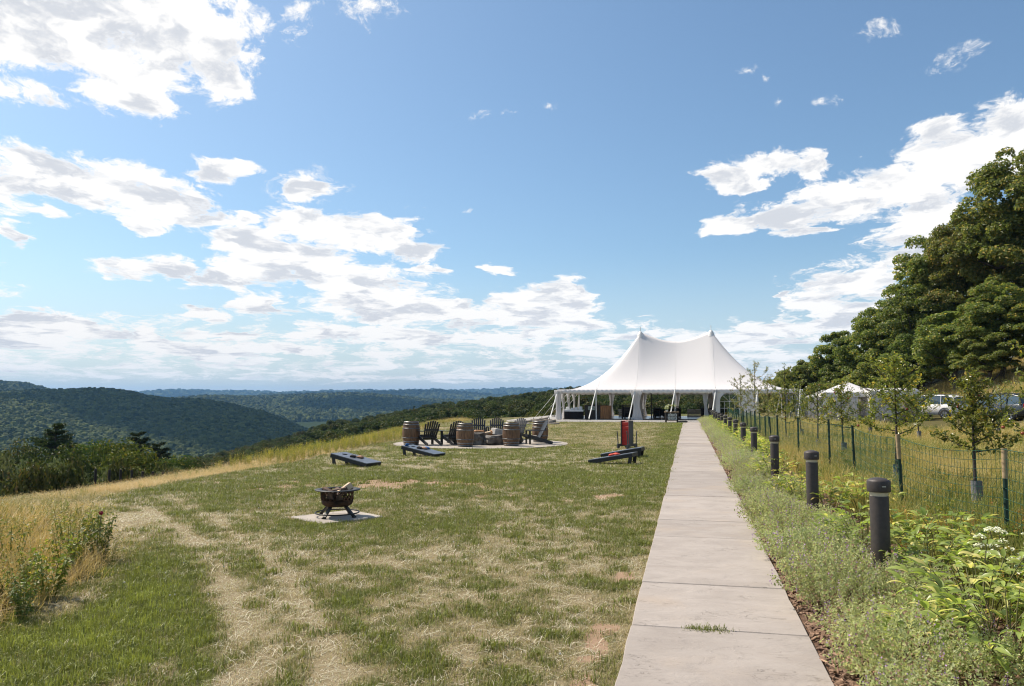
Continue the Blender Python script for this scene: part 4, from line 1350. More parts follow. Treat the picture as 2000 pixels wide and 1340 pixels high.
# coarser dark clumps and flattened straw that break up the turf
coarse = [blade_mesh('coarse_clump', 22, .035, .062, .007, .9, BL_TURF, 170 + i) for i in range(3)]
straw_src = [blade_mesh('straw_bits', 10, .09, .10, .005, 2.4, BL_TURF, 180 + i) for i in range(3)]
for nm_, src_, n_, t_, lab_, h_ in (('coarse_grass', coarse, 5200, .05, 'coarse darker grass clumps scattered in the lawn', 1.0), ('straw_thatch', straw_src, 5200, 1.35, 'bleached straw thatch lying on the lawn', .35)):
    x, y = sector(n_ * 2, 4, 26, -38, 16, rg)
    d_, b_ = lawn(x, y)
    ok_ = (path_off(x, y) < -.66) & (sdist(x, y, MOWN) < -.05) & (np.hypot(x - PIT.x, y - PIT.y) > PIT_R + .1) & (np.hypot(x + 2.47, y - 11) > .8) & (b_ < .6)
    ok_ &= (d_ < .75) if t_ < 1 else (d_ > .42)
    x, y = x[ok_][:n_], y[ok_][:n_]
    k1_ = rg.uniform(.7, 1.5, len(x)) * np.interp(y, [5, 24], [.85, 1.7])
    scatter(nm_, np.stack([x, y, ground_z(x, y) - .003], 1), rg.uniform(0, 6.28, len(x)), np.stack([k1_, k1_, k1_ ** .4 * h_], 1), src_, lab_, tint=np.clip(t_ + rg.normal(0, .15, len(x)), -.2, 1.6))
# ------------------------------------------------------------------ the air: one closed box round everything
hz_m = bpy.data.materials.new('haze')
hz_m.use_nodes = True
hz_m.node_tree.nodes.clear()
k = NT(hz_m.node_tree)
ho = k.n('ShaderNodeOutputMaterial'); hv = k.n('ShaderNodeVolumePrincipled')
hv.inputs['Color'].default_value = (0.30, 0.60, 1.0, 1)
hv.inputs['Density'].default_value = 6.5e-5
hv.inputs['Anisotropy'].default_value = 0.1
k.link(hv.outputs[0], ho.inputs['Volume'])
m_ = MB(); m_.box((0, 0, 40), (28400, 28400, 400))
hz_o = m_.build('haze', hz_m)
tag(hz_o, 'thin blue air over the valley', kind='stuff')

# ------------------------------------------------------------------ unseen cumulus, added out of frame to shade the far hills
CLOUDM = mat('cloud_white', (0.85, 0.85, 0.85), 1.0, var=.02, spec=0)
def cloud(label, gx, gy, rx, ry, h, seed):
    """stands at height h where its shadow falls on the ground point (gx, gy)"""
    bm = bmesh.new(); bmesh.ops.create_icosphere(bm, subdivisions=5, radius=1.0)
    for v in bm.verts:
        c = v.co.copy()
        f = 1 + .42 * mnoise.noise(c * 1.6 + Vector((seed, 0, 0))) + .22 * mnoise.noise(c * 4 + Vector((0, seed, 0))) + .12 * mnoise.noise(c * 9)
        v.co = c * f
        if v.co.z < -.18: v.co.z = -.18 + (v.co.z + .18) * .2
    me = bpy.data.meshes.new('cloud'); bm.to_mesh(me); bm.free(); me.materials.append(CLOUDM)
    for p in me.polygons: p.use_smooth = True
    k_ = (h + 60) / SUN_DIR.z
    o = link_mesh('cloud', me, None, (gx + SUN_DIR.x * k_, gy + SUN_DIR.y * k_, h)); o.scale = (rx, ry, (rx + ry) * .22)
    tag(o, label, kind='stuff')
cloud('unseen white cloud added out of frame to shade the dark hill', -420, 1700, 520, 470, 3200, 1)
cloud('wide unseen cloud added to shade the left of the dark hill', -1150, 2000, 620, 420, 3200, 5)
cloud('unseen cloud added to shade a patch across the valley', -520, 3300, 330, 300, 4200, 9)
cloud('small unseen cloud added to shade the valley head', 330, 3500, 300, 240, 4400, 13)
cloud('unseen cloud added to shade the distant ridges', -900, 6500, 900, 500, 5600, 17)
# ------------------------------------------------------------------ the pole tent
TW, TD, EAVE, PK = 18.3, 12.2, 2.36, 7.42
NB = 6
BAY = TW / NB
def fabric_mat(name, col, trans=.25, rough=.45, spec=.4, var=.03):
    m_, k_, b, o = new_mat(name)
    tc_ = k_.n('ShaderNodeTexCoord')
    n_ = k_.noise(tc_.outputs['Object'], 1.2, 4, .6)
    c_ = k_.mix(n_, tuple(c * (1 - var) for c in col), col)
    k_.link(c_, b.inputs['Base Color'])
    b.inputs['Roughness'].default_value = rough; b.inputs['Specular IOR Level'].default_value = spec
    tr = k_.n('ShaderNodeBsdfTranslucent'); k_.link(c_, tr.inputs[0])
    ms = k_.n('ShaderNodeMixShader'); ms.inputs[0].default_value = trans
    k_.link(b.outputs[0], ms.inputs[1]); k_.link(tr.outputs[0], ms.inputs[2]); k_.link(ms.outputs[0], o.inputs[0])
    return m_
VINYL = fabric_mat('white_vinyl', (0.83, 0.785, 0.755), .16, .38, .45)
SHEER = fabric_mat('sheer_drape', (0.84, 0.82, 0.81), .30, .8, .1)
WHITE_POLE = mat('white_pole', (0.72, 0.70, 0.66), .4, var=.05)
STRAP = mat('guy_strap', (0.80, 0.77, 0.71), .8, var=.08)
IRON = mat('dark_iron', (0.028, 0.027, 0.027), .6, .2, var=.2)
tent = thing('event_tent', 'big white two peaked pole tent standing on the gravel at the path end', 'tent', tw(0, 0), TENT_RZ)
PKS = (TW / 2 - 2.95, TW / 2 + 2.95); CV = TD / 2
def canopy_z(u, v):
    uc = min(max(u, PKS[0]), PKS[1])
    m_ = (uc - TW / 2) / 2.95
    ridge = EAVE + (PK - EAVE) * (.825 + .175 * abs(m_) ** 1.7)
    a = abs(u - uc) / (PKS[0]); b_ = abs(v - CV) / CV
    t = min(1.0, (a ** 7 + b_ ** 7) ** (1 / 7)) if (a + b_) > 0 else 0
    t = max(t, max(a, b_)) if max(a, b_) > .93 else t
    # between the eave poles the edge rope sags a little
    sag = 0
    return EAVE + (ridge - EAVE) * (1 - t) ** 1.95 - sag
nu, nv = 122, 82
can = MB()
can.sheet(lambda a, b_: (a * TW, b_ * TD, canopy_z(a * TW, b_ * TD)), nu, nv)
me_can = can.mesh('canopy', VINYL)
o = link_mesh('canopy', me_can, tent)
sol = o.modifiers.new('thick', 'SOLIDIFY'); sol.thickness = .012; sol.offset = -1
# reinforcing seams from the peaks down the hips, and peak caps
sm_ = MB()
for pu in PKS:
    sm_ = MB()
    sm_.lathe([(.34, PK - .52), (.22, PK - .20), (.10, PK + .02), (.0, PK + .06)], 16, M=Matrix.Translation((pu, CV, .0)), cap=False)
    sm_.tube([(pu, CV, PK), (pu, CV, PK + .42)], .025, 6)
    sm_.build('peak_cap', WHITE_POLE, tent)

# welded seams between the roof panels
for i in range(1, NB):
    for side in (0, 1):
        q_ = []
        for t in np.linspace(0, 1, 26):
            v = CV * t if side == 0 else TD - CV * t
            q_.append((i * BAY, v, canopy_z(i * BAY, v) + .004))
        sm_ = MB(); sm_.tube(q_, .011, 4, cap=False); sm_.build('seam', VINYL, tent)
for pu, u1 in ((PKS[0], 0), (PKS[1], TW)):
    for v1 in (0, TD):
        q_ = [(pu + (u1 - pu) * t, CV + (v1 - CV) * t, canopy_z(pu + (u1 - pu) * t, CV + (v1 - CV) * t) + .004) for t in np.linspace(.03, 1, 26)]
        sm_ = MB(); sm_.tube(q_, .013, 4, cap=False); sm_.build('seam', VINYL, tent)
# valance: a scalloped strip round the eave
def valance(p0, p1, out):
    m_ = MB(); p0, p1 = Vector(p0), Vector(p1); L = (p1 - p0).length; n_ = int(L / .052)
    vs, fs = [], []
    for i in range(n_ + 1):
        q = p0 + (p1 - p0) * (i / n_)
        s = (i / n_) * L / .52
        dz = .27 + .05 * abs(math.sin(s * PI))
        w = out * (.02 * math.sin(i * .9) + .03)
        vs += [q + Vector((0, 0, .02)), q + w * .5 + Vector((0, 0, -.13)), q + w + Vector((0, 0, -dz))]
    for i in range(n_):
        for j in range(2):
            fs.append((i * 3 + j, i * 3 + j + 1, i * 3 + 4 + j, i * 3 + 3 + j))
    m_.add(vs, fs, 0, True)
    o = m_.build('valance', VINYL, tent)
    sd = o.modifiers.new('thick', 'SOLIDIFY'); sd.thickness = .006
E = EAVE
valance((0, 0, E), (TW, 0, E), Vector((0, -1, 0))); valance((TW, 0, E), (TW, TD, E), Vector((1, 0, 0)))
valance((TW, TD, E), (0, TD, E), Vector((0, 1, 0))); valance((0, TD, E), (0, 0, E), Vector((-1, 0, 0)))
# eave poles, centre poles, guys with their stakes
def pole_me(h, r0):
    m_ = MB(); m_.tube([(0, 0, 0), (0, 0, h)], r0, 10); m_.tube([(0, 0, h), (0, 0, h + .22)], .012, 6); m_.box((0, 0, .012), (.2, .2, .024))
    return m_.mesh('pole', WHITE_POLE)
pm = pole_me(E - .03, .046)
def guy(p, q, w=.085):
    m_ = MB(); m_.bar(p, q, w, .012, up=(0, 0, 1)); m_.bar(p, (p[0] * .4 + q[0] * .6, p[1] * .4 + q[1] * .6, p[2] * .4 + q[2] * .6 + .0), w * .6, .03)
    m_.build('guy_strap', STRAP, tent)
    s_ = MB(); s_.tube([(q[0], q[1], -.02), (q[0], q[1], .16)], .022, 6); s_.box((q[0], q[1], .02), (.42, .22, .04), bev=.01)
    s_.build('stake', IRON, tent)
perim = [(i * BAY, 0, 0, -1) for i in range(NB + 1)] + [(i * BAY, TD, 0, 1) for i in range(NB + 1)] + [(0, j * TD / 4, -1, 0) for j in range(1, 4)] + [(TW, j * TD / 4, 1, 0) for j in range(1, 4)]
for (u, v, nx, ny) in perim:
    link_mesh('pole', pm, tent, (u, v, .0))
    guy((u, v, E), (u + nx * 1.9 - abs(ny) * .42, v + ny * 1.5, .03))
for (u, v, dx, dy) in ((0, 0, -1.9, -.5), (0, TD, -1.9, .5), (TW, 0, 1.9, -.5), (TW, TD, 1.9, .5)):
    guy((u, v, E), (u + dx, v + dy, .03), .07)
cpm = pole_me(PK - .3, .07)
for pu in PKS:
    link_mesh('pole', cpm, tent, (pu, CV, .0))

# drapes gathered at the poles, tied in the middle
def drape(u, v, wid, tie=.34, out=(0, -1), z1=E - .02, seed=0, waist=.5):
    m_ = MB(); rs = random.Random(seed); ph = rs.uniform(0, 6)
    nx, nz = 46, 22
    ex = Vector((-out[1], out[0], 0)); ey = Vector((out[0], out[1], 0))
    def f(a, b_):
        h = b_
        if h > waist: w_ = tie + (wid - tie) * ((h - waist) / (1 - waist)) ** 1.4
        else: w_ = tie + (wid * .85 - tie) * ((waist - h) / waist) ** 1.3
        x = (a - .5) * w_
        fold = math.sin(a * 9 * 2 * PI + ph) * .035 * (w_ / wid + .3) + math.sin(a * 23 + ph * 2 + h * 2) * .015
        belly = .05 * math.sin(h * PI * 2 + ph)
        p = ex * (x + .03 * math.sin(h * 5 + ph)) + ey * (.10 + fold + belly)
        return (u + p.x, v + p.y, .02 + h * (z1 - .02))
    m_.sheet(f, nx, nz)
    return m_.build('drape', SHEER, tent)
drape(.05, 0, .62, .40, seed=1, waist=.45)
drape(0, .25, .5, .3, (-1, 0), seed=2, waist=.45)
drape(2 * BAY + .12, 0, 1.02, .46, seed=3, waist=.48)
drape(4 * BAY - .75, .35, .55, .22, seed=4, waist=.42)
drape(4 * BAY - .10, 0, .42, .10, seed=5, waist=.30)
drape(6 * BAY - .1, .1, .6, .25, seed=6, waist=.45)
for j in (1, 2, 3):
    drape(TW + .02, j * TD / 4, .7, .24, (1, 0), seed=40 + j, waist=.4)
for i, j in ((0, 1), (0, 2), (0, 3)):
    drape(-.02, j * TD / 4, .7, .22, (-1, 0), seed=10 + j, waist=.35)
for i in (1, 2, 3, 4, 5):
    drape(i * BAY, TD - .1, .7, .24, (0, 1), seed=20 + i, waist=.4)
drape(PKS[0] - .1, CV + .2, .7, .3, seed=31, waist=.35)
drape(PKS[1] - .15, CV - .1, .6, .26, seed=32, waist=.42)

# side wall with arched windows at the right end
def wall_panel(u0, v0, du, dv, L, cx_=None):
    """panel from (u0,v0) along (du,dv); an arched opening with muntins and clear vinyl"""
    w = MB(); h = E - .05
    W2, zc, zb = .70, 1.42, .42
    cx_ = L / 2 if cx_ is None else cx_
    arch = [(cx_ - W2, zb)] + [(cx_ - W2 * math.cos(t), zc + W2 * math.sin(t)) for t in np.linspace(0, PI, 19)] + [(cx_ + W2, zb)]
    def P(x, z, d=0): return (u0 + du * x - dv * d, v0 + dv * x + du * d, z)
    outer = [(0, 0)] + [(0, zc + (h - zc) * .999)] + [(L, h)] + [(L, 0)]
    # strips: left, right, below, above the arch
    def quad(a, b_, c_, d_): w.add([P(*a), P(*b_), P(*c_), P(*d_)], [(0, 1, 2, 3)])
    quad((.04, 0), (cx_ - W2, 0), (cx_ - W2, h), (.04, h)); quad((cx_ + W2, 0), (L - .04, 0), (L - .04, h), (cx_ + W2, h))
    quad((cx_ - W2, 0), (cx_ + W2, 0), (cx_ + W2, zb), (cx_ - W2, zb))
    for a, b_ in zip(arch[1:-2], arch[2:-1]):
        quad(a, b_, (b_[0], h), (a[0], h))
    o = w.build('side_wall', VINYL, tent)
    s_ = o.modifiers.new('thick', 'SOLIDIFY'); s_.thickness = .012
    fr = MB()
    ring = [P(x, z, -.02) for x, z in arch]
    for a, b_ in zip(ring[:-1], ring[1:]): fr.bar(a, b_, .02, .06, up=(dv, -du, 0))
    fr.bar(ring[0], ring[-1], .02, .06, up=(dv, -du, 0))
    for a, b_ in (((cx_, zb), (cx_, zc + W2)), ((cx_ - W2, zc), (cx_ + W2, zc)), ((cx_ - W2, .92), (cx_ + W2, .92)), ((cx_ - .36, zb), (cx_ - .36, zc)), ((cx_ + .36, zb), (cx_ + .36, zc)),
                  ((cx_, zc), (cx_ - W2 * .7, zc + W2 * .7)), ((cx_, zc), (cx_ + W2 * .7, zc + W2 * .7))):
        fr.bar(P(*a, -.02), P(*b_, -.02), .02, .035, up=(dv, -du, 0))
    wn = fr.build('window_frame', VINYL, o)
    gl = MB(); gl.add([P(x, z, .0) for x, z in arch], [tuple(range(len(arch)))])
    gl.build('window_pane', CLEAR, o)
m_, k, b, o_ = new_mat('clear_vinyl')
b.inputs['Base Color'].default_value = (.85, .9, .9, 1); b.inputs['Roughness'].default_value = .06
tr_ = k.n('ShaderNodeBsdfTransparent'); tr_.inputs[0].default_value = (.80, .84, .84, 1)
ms_ = k.n('ShaderNodeMixShader'); fr_ = k.n('ShaderNodeFresnel'); fr_.inputs[0].default_value = 1.45
gl_ = k.n('ShaderNodeBsdfGlossy'); gl_.inputs['Roughness'].default_value = .05
k.link(fr_.outputs[0], ms_.inputs[0]); k.link(tr_.outputs[0], ms_.inputs[1]); k.link(gl_.outputs[0], ms_.inputs[2]); k.link(ms_.outputs[0], o_.inputs[0])
CLEAR = m_
for i in (4,):
    wall_panel(i * BAY + .0, -.02, 1, 0, BAY, .98 if i == 4 else None)
for j in ():
    wall_panel(TW + .02, j * TD / 4, 0, 1, TD / 4)

# dark dance floor inside, tables, bar, benches
fl = MB(); fl.box((TW / 2 - .3, TD / 2 + .2, .03), (TW - 1.2, TD - 1.0, .06), bev=.01)
flo = fl.build('dance_floor', mat('dark_floor', (0.055, 0.046, 0.040), .22, var=.2, vs=2, spec=.5), None, tw(0, 0), TENT_RZ)
tag(flo, 'shiny dark dance floor under the white tent', 'dance floor')
DARKWOOD = mat('dark_wood', (0.030, 0.022, 0.017), .5, var=.3, vs=6, stretch=(1, 1, 6))
ORANGEWOOD = mat('orange_wood', (0.26, 0.12, 0.045), .55, var=.3, vs=5, stretch=(6, 6, .7))
BLACKCLOTH = mat('black_cloth', (0.012, 0.012, 0.014), .9, var=.2)
WHITECLOTH = mat('white_cloth', (0.70, 0.70, 0.70), .8, var=.04)
LIGHTWOOD = mat('light_wood', (0.50, 0.36, 0.22), .55, var=.2, vs=4, stretch=(1, 6, 6))
BENCHWHITE = mat('bench_white', (0.50, 0.49, 0.46), .6, var=.08)
def tloc(px, depth): return None
def place(u, v): return tw(u, v)

t_ = thing('buffet_table', 'black skirted buffet table with white top cloth at the tent corner', 'table', tw(1.15, 1.0), TENT_RZ)
m_ = MB()
m_.sheet(lambda a, b_: (-.75 + 1.5 * a, -.38 + .02 * math.sin(a * 60), .06 + .66 * b_), 60, 3); m_.box((0, 0, .39), (1.46, .7, .64)); m_.build('skirt', BLACKCLOTH, t_)
m_ = MB(); m_.box((0, 0, .745), (1.6, .82, .05), bev=.012); m_.box((0, -.405, .69), (1.6, .012, .12)); m_.build('tabletop', WHITECLOTH, t_)
for i, (x, z, w_, h_) in enumerate(((-.5, .87, .3, .2), (-.12, .83, .3, .12), (.2, .86, .22, .18), (.52, .89, .3, .24))):
    m_ = MB(); m_.box((0, 0, h_ / 2), (w_, .26, h_), bev=.02); m_.box((0, 0, h_ + .01), (w_ * .8, .2, .03), bev=.01)
    tag(m_.build('serving_dish', WHITECLOTH, None, tw(1.15 + x, .95, .77), TENT_RZ), ('white box at the left end of the buffet table', 'low white tray left of centre on the buffet table', 'small white box right of centre on the buffet table', 'tall white box at the right end of the buffet table')[i], 'serving dish', 'white dishes on the buffet table')
t_ = thing('wooden_bar', 'dark wooden bar with a framed board and orange plank side under the tent', 'bar', tw(3.0, 1.1), TENT_RZ)
m_ = MB(); m_.box((-.35, 0, .56), (1.25, .62, 1.10), bev=.01); m_.build('front', DARKWOOD, t_)
m_ = MB(); m_.box((-.1, 0, 1.14), (2.15, .8, .05), bev=.01); m_.build('top', DARKWOOD, t_)
for i in range(5):
    m_ = MB(); m_.box((.37 + .165 * i, -.02, .56), (.158, .6, 1.09), bev=.006); m_.build('plank', ORANGEWOOD, t_)
m_ = MB()
for z in (.3, .62): m_.box((-.35, -.33, z), (1.2, .04, .05))
m_.build('rail', DARKWOOD, t_)
m_ = MB(); m_.box((-.42, -.335, .90), (.66, .03, .40), bev=.006); f_ = m_.build('framed_board', DARKWOOD, t_)
m_ = MB(); m_.box((-.42, -.354, .90), (.56, .012, .30)); m_.build('board_face', mat('board_face', (.22, .25, .22), .35, var=.6, vs=7), f_)
m_ = MB()
for i in range(8): m_.lathe([(.03, 0), (.034, .01), (.034, .14), (.012, .19), (.012, .25)], 10, M=Matrix.Translation((-.6 + i * .15, .1 + .05 * (i % 3), 1.165)))
tag(m_.build('bottle_row', mat('bottle_glass', (.03, .045, .025), .15, var=.3), None, tw(3.0, 1.1), TENT_RZ), 'dark bottles lined up on the wooden bar', kind='stuff')
def chair_me():
    m_ = MB()
    for x, y in ((-.2, -.2), (.2, -.2)): m_.bar((x, y, 0), (x, y, .45), .035, .035)
    for x in (-.2, .2): m_.bar((x, .2, 0), (x, .26, .95), .035, .035)
    m_.box((0, 0, .46), (.44, .44, .04), bev=.01)
    for z in (.62, .75, .90): m_.box((0, .235, z), (.40, .02, .06))
    return m_.mesh('chair', DARKWOOD)
CHM = chair_me()
def dark_table(u, v, lab, w_=1.5, h_=.78, ch=4, tall=False):
    t_ = thing('tall_table' if tall else 'dining_table', lab, 'table', tw(u, v, .06), TENT_RZ)
    m_ = MB(); m_.box((0, 0, h_), (w_, .9, .05), bev=.01); m_.build('tabletop', DARKWOOD, t_)
    for x in (-w_ / 2 + .08, w_ / 2 - .08):
        for y in (-.38, .38):
            m_ = MB(); m_.bar((x, y, 0), (x, y, h_ - .03), .06, .06); m_.build('leg', DARKWOOD, t_)
    m_ = MB(); m_.box((0, 0, h_ * .5), (w_ - .2, .03, h_ * .8)); m_.build('panel', BLACKCLOTH, t_)
    for i in range(ch):
        sx = -w_ / 2 + w_ * (i % (ch // 2) + .5) / (ch // 2); sy = -.62 if i < ch // 2 else .62
        q = tw(u + sx, v + sy, .06)
        CH_N.append((q, TENT_RZ + (PI if sy < 0 else 0), lab, ('near' if sy < 0 else 'far') + ' side', ('left', 'right') if ch == 4 else ('left', 'middle', 'right') if ch == 6 else ('only',), i % (ch // 2)))
CH_N = []
dark_table(5.35, 2.0, 'dark tall table left of the middle drape', 1.0, 1.05, 2, True)
dark_table(8.35, 6.4, 'long dark table deep inside the tent, left of the flower table', 2.4, .80, 6)
dark_table(12.2, 6.0, 'long dark table deep inside the tent, right of the flower table', 2.2, .80, 6)
dark_table(14.6, 4.5, 'dark table behind the arched window wall', 1.8, .80, 4)
for i, (q, a, lab, sd_, pos_, ix_) in enumerate(CH_N):
    o = link_mesh('dining_chair', CHM, None, q, a)
    tag(o, f'{pos_[ix_]} chair, {sd_} of the {lab}'.replace('deep inside the tent, ', '').replace('only chair', 'dark chair'), 'chair', 'dark chairs under the tent')
for i, (u, v, w_, lab) in enumerate(((5.0, 10.5, 2.3, 'low white slatted bench behind the tall table under the tent'), (8.0, 11.3, 2.2, 'low white slatted bench at the back left of the middle drape'), (11.2, 10.6, 2.4, 'low white slatted bench behind the flower table'))):
    t_ = thing('slatted_bench', lab, 'bench', tw(u, v), TENT_RZ, 'white benches at the back of the tent')
    for z in (.12, .30, .48, .64):
        m_ = MB(); m_.box((0, 0, z), (w_, .05, .13), bev=.01); m_.build('plank', BENCHWHITE, t_)
    m_ = MB(); m_.box((0, .22, .70), (w_, .45, .04), bev=.01); m_.build('seat', BENCHWHITE, t_)
    for x in (-w_ / 2 + .1, w_ / 2 - .1):
        m_ = MB(); m_.box((x, .2, .34), (.06, .36, .66)); m_.build('leg', BENCHWHITE, t_)
# loudspeaker on its stand, near the middle
t_ = thing('dark_post_lamp', 'dark slim standing post beside the peak drape inside the tent', 'post', tw(7.2, 3.0, .06), 0)
m_ = MB(); m_.tube([(0, 0, 0), (0, 0, 2.1)], .05, 8); m_.build('post', DARKWOOD, t_)
m_ = MB(); m_.lathe([(.2, 0), (.2, .03), (.05, .05)], 16); m_.build('base', DARKWOOD, t_)

# table with flowers in front of the tent
DT = at(1312, 825, 56.5); DTZ = gz(DT.x, DT.y)
t_ = thing('welcome_table', 'dark console table with a light top and a paned sign in front of the tent', 'table', (DT.x, DT.y, max(DTZ, .02)), -R(4))
m_ = MB(); m_.box((0, 0, .78), (1.02, .52, .04), bev=.008); m_.build('tabletop', LIGHTWOOD, t_)
m_ = MB(); m_.box((0, 0, .735), (.92, .44, .05)); m_.box((0, 0, .17), (.88, .42, .04)); m_.build('apron', DARKWOOD, t_)
for x in (-.42, .42):
    for y in (-.18, .18):
        m_ = MB(); m_.bar((x, y, 0), (x, y, .76), .07, .07); m_.build('leg', DARKWOOD, t_)
w_ = thing('window_sign', 'old six paned window sign with white cards leaning under the flower table', 'sign', (DT.x, DT.y - .27, max(DTZ, .02) + .19), -R(4))
m_ = MB()
for x in (-.34, -.115, .115, .34): m_.box((x, 0, .25), (.035, .03, .50))
for z in (.0175, .25, .4825): m_.box((0, 0.001, z), (.645, .027, .035))
m_.build('frame', DARKWOOD, w_)
PANEW = mat('card_white', (.62, .63, .62), .5, var=.1, vs=12)
PRINT = mat('dark_print', (.05, .05, .05), .8)
for i, x in enumerate((-.2275, 0, .2275)):
    for j, z in enumerate((.135, .365)):
        m_ = MB(); m_.box((x, .004, z), (.185, .008, .19)); pn_ = m_.build('pane', PANEW, w_)
        m_ = MB()
        for q in range(3): m_.box((x - .02 + .015 * ((i + q) % 3), -.002, z + .05 - .045 * q), (.09 + .02 * (q % 2), .004, .014 if i < 2 else .03))
        m_.build('card_writing', PRINT, pn_)
PETAL = leaf_mat('cream_petals', (.72, .62, .45), (.78, .74, .66), (.75, .50, .38), .3, .6, .2, 1.0, frac=.25)
FOL = leaf_mat('bouquet_leaves', (.06, .10, .03), (.13, .17, .06), None, .3)
def bouquet(seed, R_, n, leaf):
    r = np.random.default_rng(seed); d = sph(n, r); P = d * R_ * r.uniform(.6, 1, (n, 1))
    V, F = leaf_quads(P, d + sph(n, r) * .5, sph(n, r), leaf * r.uniform(.7, 1.3, n), leaf * .8)
    return V, F
V, F = bouquet(1, .17, 240, .06); V2, F2 = bouquet(2, .2, 110, .07)
b_ = thing('bouquet', 'cream and blush flower bouquet at the left end of the welcome table', 'flowers', (DT.x - .36, DT.y - .05, max(DTZ, .02) + .80), 0)
link_mesh('blossoms', np_mesh('blossoms', V + [0, 0, .30], F, PETAL), b_); link_mesh('leaves', np_mesh('leaves', V2 + [0, 0, .24], F2, FOL), b_)
m_ = MB(); m_.lathe([(.05, 0), (.09, .05), (.09, .12), (.06, .19), (.07, .21)], 16); m_.build('vase', WHITECLOTH, b_)
for i, (x, h_, lab) in enumerate(((-.20, .62, 'shortest slim flower stand with a cream bloom on the welcome table'), (.02, .60, 'middle slim flower stand with a yellow cream bloom on the welcome table'), (.28, .58, 'slim flower stand with a pale bloom at the right end of the welcome table'))):
    s_ = thing('flower_stand', lab, 'flower stand', (DT.x + x, DT.y + .05, max(DTZ, .02) + .80), 0, 'flower stands on the welcome table')
    m_ = MB(); m_.tube([(0, 0, .01), (0, 0, h_ + .45)], .008, 6); m_.lathe([(.06, 0), (.06, .012), (.012, .02)], 12); m_.build('stand', IRON, s_)
    V, F = bouquet(10 + i, .085, 90, .05)
    link_mesh('blossoms', np_mesh('blossoms', V + [0, 0, h_ - .14], F, PETAL), s_)
m_ = MB(); m_.lathe([(.045, 0), (.05, .02), (.05, .16), (.02, .22), (.02, .33)], 12)
tag(m_.build('bottle', mat('dark_bottle', (.02, .02, .022), .2), None, (DT.x + .30, DT.y - .14, max(DTZ, .02) + .80)), 'dark bottle at the right end of the welcome table', 'bottle')
q = gp(1338, 826.5)
m_ = MB(); m_.box((0, 0, .06), (.62, .32, .10), bev=.03); m_.box((0, 0, .12), (.5, .24, .03), bev=.01)
tag(m_.build('crate_lid', IRON, None, (q.x - .15, q.y, .045), 0), 'flat dark case lying on the grass right of the welcome table', 'case')
m_ = MB(); m_.tube([(0, 0, -.03), (0, 0, .30)], .02, 8); m_.lathe([(.02, .30), (.07, .32), (.08, .40), (.04, .46), (0, .47)], 12)
q = gp(1298, 823)
tag(m_.build('garden_lamp', mat('lamp_white', (.6, .58, .55), .5), None, (q.x - .4, q.y - 1, 0.0)), 'small pale globe lamp left of the welcome table', 'lamp')

# weathered timbers and stones edging the terrace
LOG = mat('weathered_log', (0.30, 0.245, 0.185), .9, var=.3, vs=5, bump=.6, bs=18, stretch=(1, 7, 7), col2=(.46, .38, .29))
def log(lab, p, q, r0):
    p, q = Vector(p), Vector(q); m_ = MB(); n_ = 7
    pts = [p + (q - p) * (i / n_) + Vector((0, 0, .03 * math.sin(i * 2.1))) for i in range(n_ + 1)]
    m_.tube([x - p for x in pts], [r0 * (1 + .12 * math.sin(i * 1.7)) for i in range(n_ + 1)], 10)
    tag(m_.build('weathered_log', LOG, None, p), lab, 'log', 'logs edging the gravel terrace')
log('long bleached log lying along the front left edge of the gravel', at(1012, 831, 52) , at(1092, 828.5, 53), .12)
log('bleached log slanting up towards the tent corner behind the chairs', at(1008, 827, 56), at(1068, 818.5, 60), .13)
log('short bleached log on the gravel left of the tent corner', at(1040, 823, 57), at(1085, 822, 58), .10)
ROCK = mat('terrace_rock', (0.16, 0.145, 0.125), .9, var=.35, vs=3, bump=.7, bs=9)
def rock_me(seed, s=(1, 1, 1), sub=2, rough=.35):
    bm = bmesh.new(); bmesh.ops.create_icosphere(bm, subdivisions=sub, radius=.5)
    rs = random.Random(seed)
    for v in bm.verts:
        c = v.co.copy()
        v.co *= 1 + rough * mnoise.noise(c * 2.2 + Vector((seed * 5.3, 0, 0))) + rough * .4 * mnoise.noise(c * 6 + Vector((0, seed * 2.1, 0)))
        v.co.x *= s[0]; v.co.y *= s[1]; v.co.z *= s[2]
    me = bpy.data.meshes.new('rock'); bm.to_mesh(me); bm.free(); me.materials.append(ROCK)
    return me
for i, (px, py, lab) in enumerate(((1020, 829, 'leftmost dark rock under the bleached logs'), (1034, 831, 'second dark rock under the bleached logs'), (1050, 831, 'third dark rock under the bleached logs'), (1075, 827, 'dark rock nearest the tent guy under the bleached logs'))):
    q = at(px, py, 53.5)
    tag(link_mesh('rock', rock_me(i + 3, (.9, .5, .42)), None, (q.x, q.y, q.z), i * 1.1), lab, 'rock', 'rocks below the logs')
